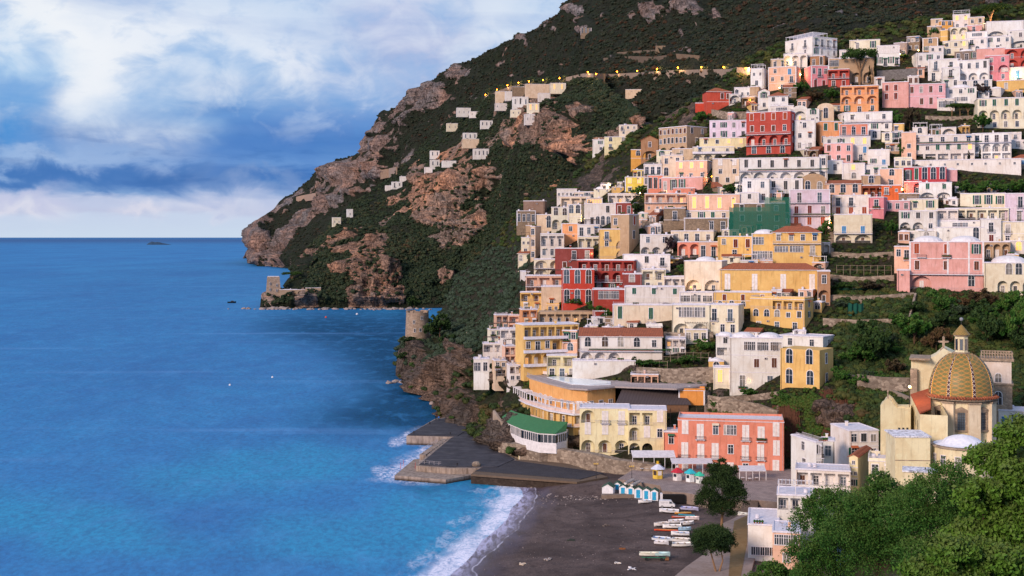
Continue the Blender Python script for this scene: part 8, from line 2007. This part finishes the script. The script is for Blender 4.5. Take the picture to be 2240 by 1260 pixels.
# hanging brown creepers over the ravine and ivy
r = np.random.default_rng(44); V = []; RN = []
for (x0, x1, y0, y1, n) in [(1800, 1880, 850, 975, 2600), (1690, 1745, 885, 985, 2200)]:
    for _ in range(n // 40):
        cx = r.uniform(x0, x1)
        for _ in range(40):
            x = cx + r.normal() * 2.5; y = r.uniform(y0, y1); Yv_ = DY(x, y) - r.uniform(.4, 1.5); p = at(x, y, Yv_); ln = r.uniform(1.2, 3.2); w_ = .12; dx = r.normal() * .25
            V += [(p.x - w_, p.y, p.z), (p.x + w_, p.y - .05, p.z), (p.x + w_ + dx, p.y - .1, p.z - ln), (p.x - w_ + dx, p.y - .05, p.z - ln)]; RN += [r.uniform(.2, .7)] * 4
CRP = leafmat('hanging_roots', ['5a3430', '6b4238', '7c5646'], .15)
link('hanging_creeper', npmesh('hanging_creeper', V, np.arange(len(V)).reshape(-1, 4), [CRP], False, {'rnd': RN}), kind='stuff')
ix = []; 
for (cx, cy, rx, ry, n) in [(1785, 915, 24, 62, 420), (1745, 878, 50, 14, 260), (1880, 930, 12, 50, 160), (1700, 940, 20, 20, 80), (1800, 970, 40, 12, 120), (1130, 845, 34, 20, 120), (1600, 905, 30, 8, 80), (1880, 810, 60, 12, 100)]:
    for _ in range(n): x = cx + r.normal() * rx * .5; y = cy + r.normal() * ry * .5; ix.append(tuple(at(x, y, DY(x, y) - .6)))
scatter('ivy', ix, r.uniform(.5, 1.2, len(ix)), protos(leafmat('ivy_leaves', ['2a4a1e', '3c6224', '55602a', '2c4420'], .5), 'ivy', 3, 220, .14), 9)
# stones on the beach and the shore
def stone_proto(nm, seed, mat):
    rr = np.random.default_rng(seed); me = bpy.data.meshes.new(nm); import bmesh
    bm = bmesh.new(); bmesh.ops.create_icosphere(bm, subdivisions=2, radius=1)
    for v in bm.verts: v.co *= 1 + .25 * math.sin(v.co.x * 3 + seed) * math.cos(v.co.y * 4 + seed * 2) + rr.uniform(-.1, .1); v.co.z *= .6
    bm.to_mesh(me); bm.free(); me.materials.append(mat); return bpy.data.objects.new(nm, me)
def stonescatter(nm, lst, mat, seed):
    rr = np.random.default_rng(seed); P = []; S = []
    for (cx, cy, rx, ry, n, s0, s1, fn) in lst:
        for _ in range(n):
            x = cx + rr.normal() * rx * .5; y = cy + rr.normal() * ry * .5; p = fn(x, y); P.append(tuple(p)); S.append(s0 * (s1 / s0) ** (rr.random() ** 2))
    scatter(nm, P, S, [stone_proto(nm + '_kind', seed * 3 + i, mat) for i in range(3)], seed)
SR = plain('beach_stone', '9a8c88', .9); SD = M_near
stonescatter('beach_stones', [(1255, 1070, 70, 26, 260, .1, .55, beach_at), (1300, 1085, 90, 10, 200, .08, .3, beach_at), (1230, 1052, 30, 8, 60, .2, .9, beach_at), (1180, 1090, 60, 24, 40, .06, .2, beach_at), (1250, 1180, 260, 110, 170, .05, .16, beach_at), (1400, 1180, 120, 80, 60, .05, .14, beach_at)], SR, 4)
stonescatter('shore_boulders', [(900, 836, 40, 5, 40, .6, 2.0, lambda x, y: ground(x, y, .2)), (960, 868, 30, 18, 50, .6, 2.0, lambda x, y: ground(x, y, .2)), (985, 905, 10, 24, 40, .5, 1.8, lambda x, y: ground(x, y, .3)), (1120, 1043, 110, 4, 60, .3, 1.0, lambda x, y: ground(x, y, .3)), (600, 676, 40, 2, 30, 1.5, 4, lambda x, y: ground(x, y, .2)), (760, 676, 240, 2, 90, 1., 3.5, lambda x, y: ground(x, y, .2))], SR, 6)
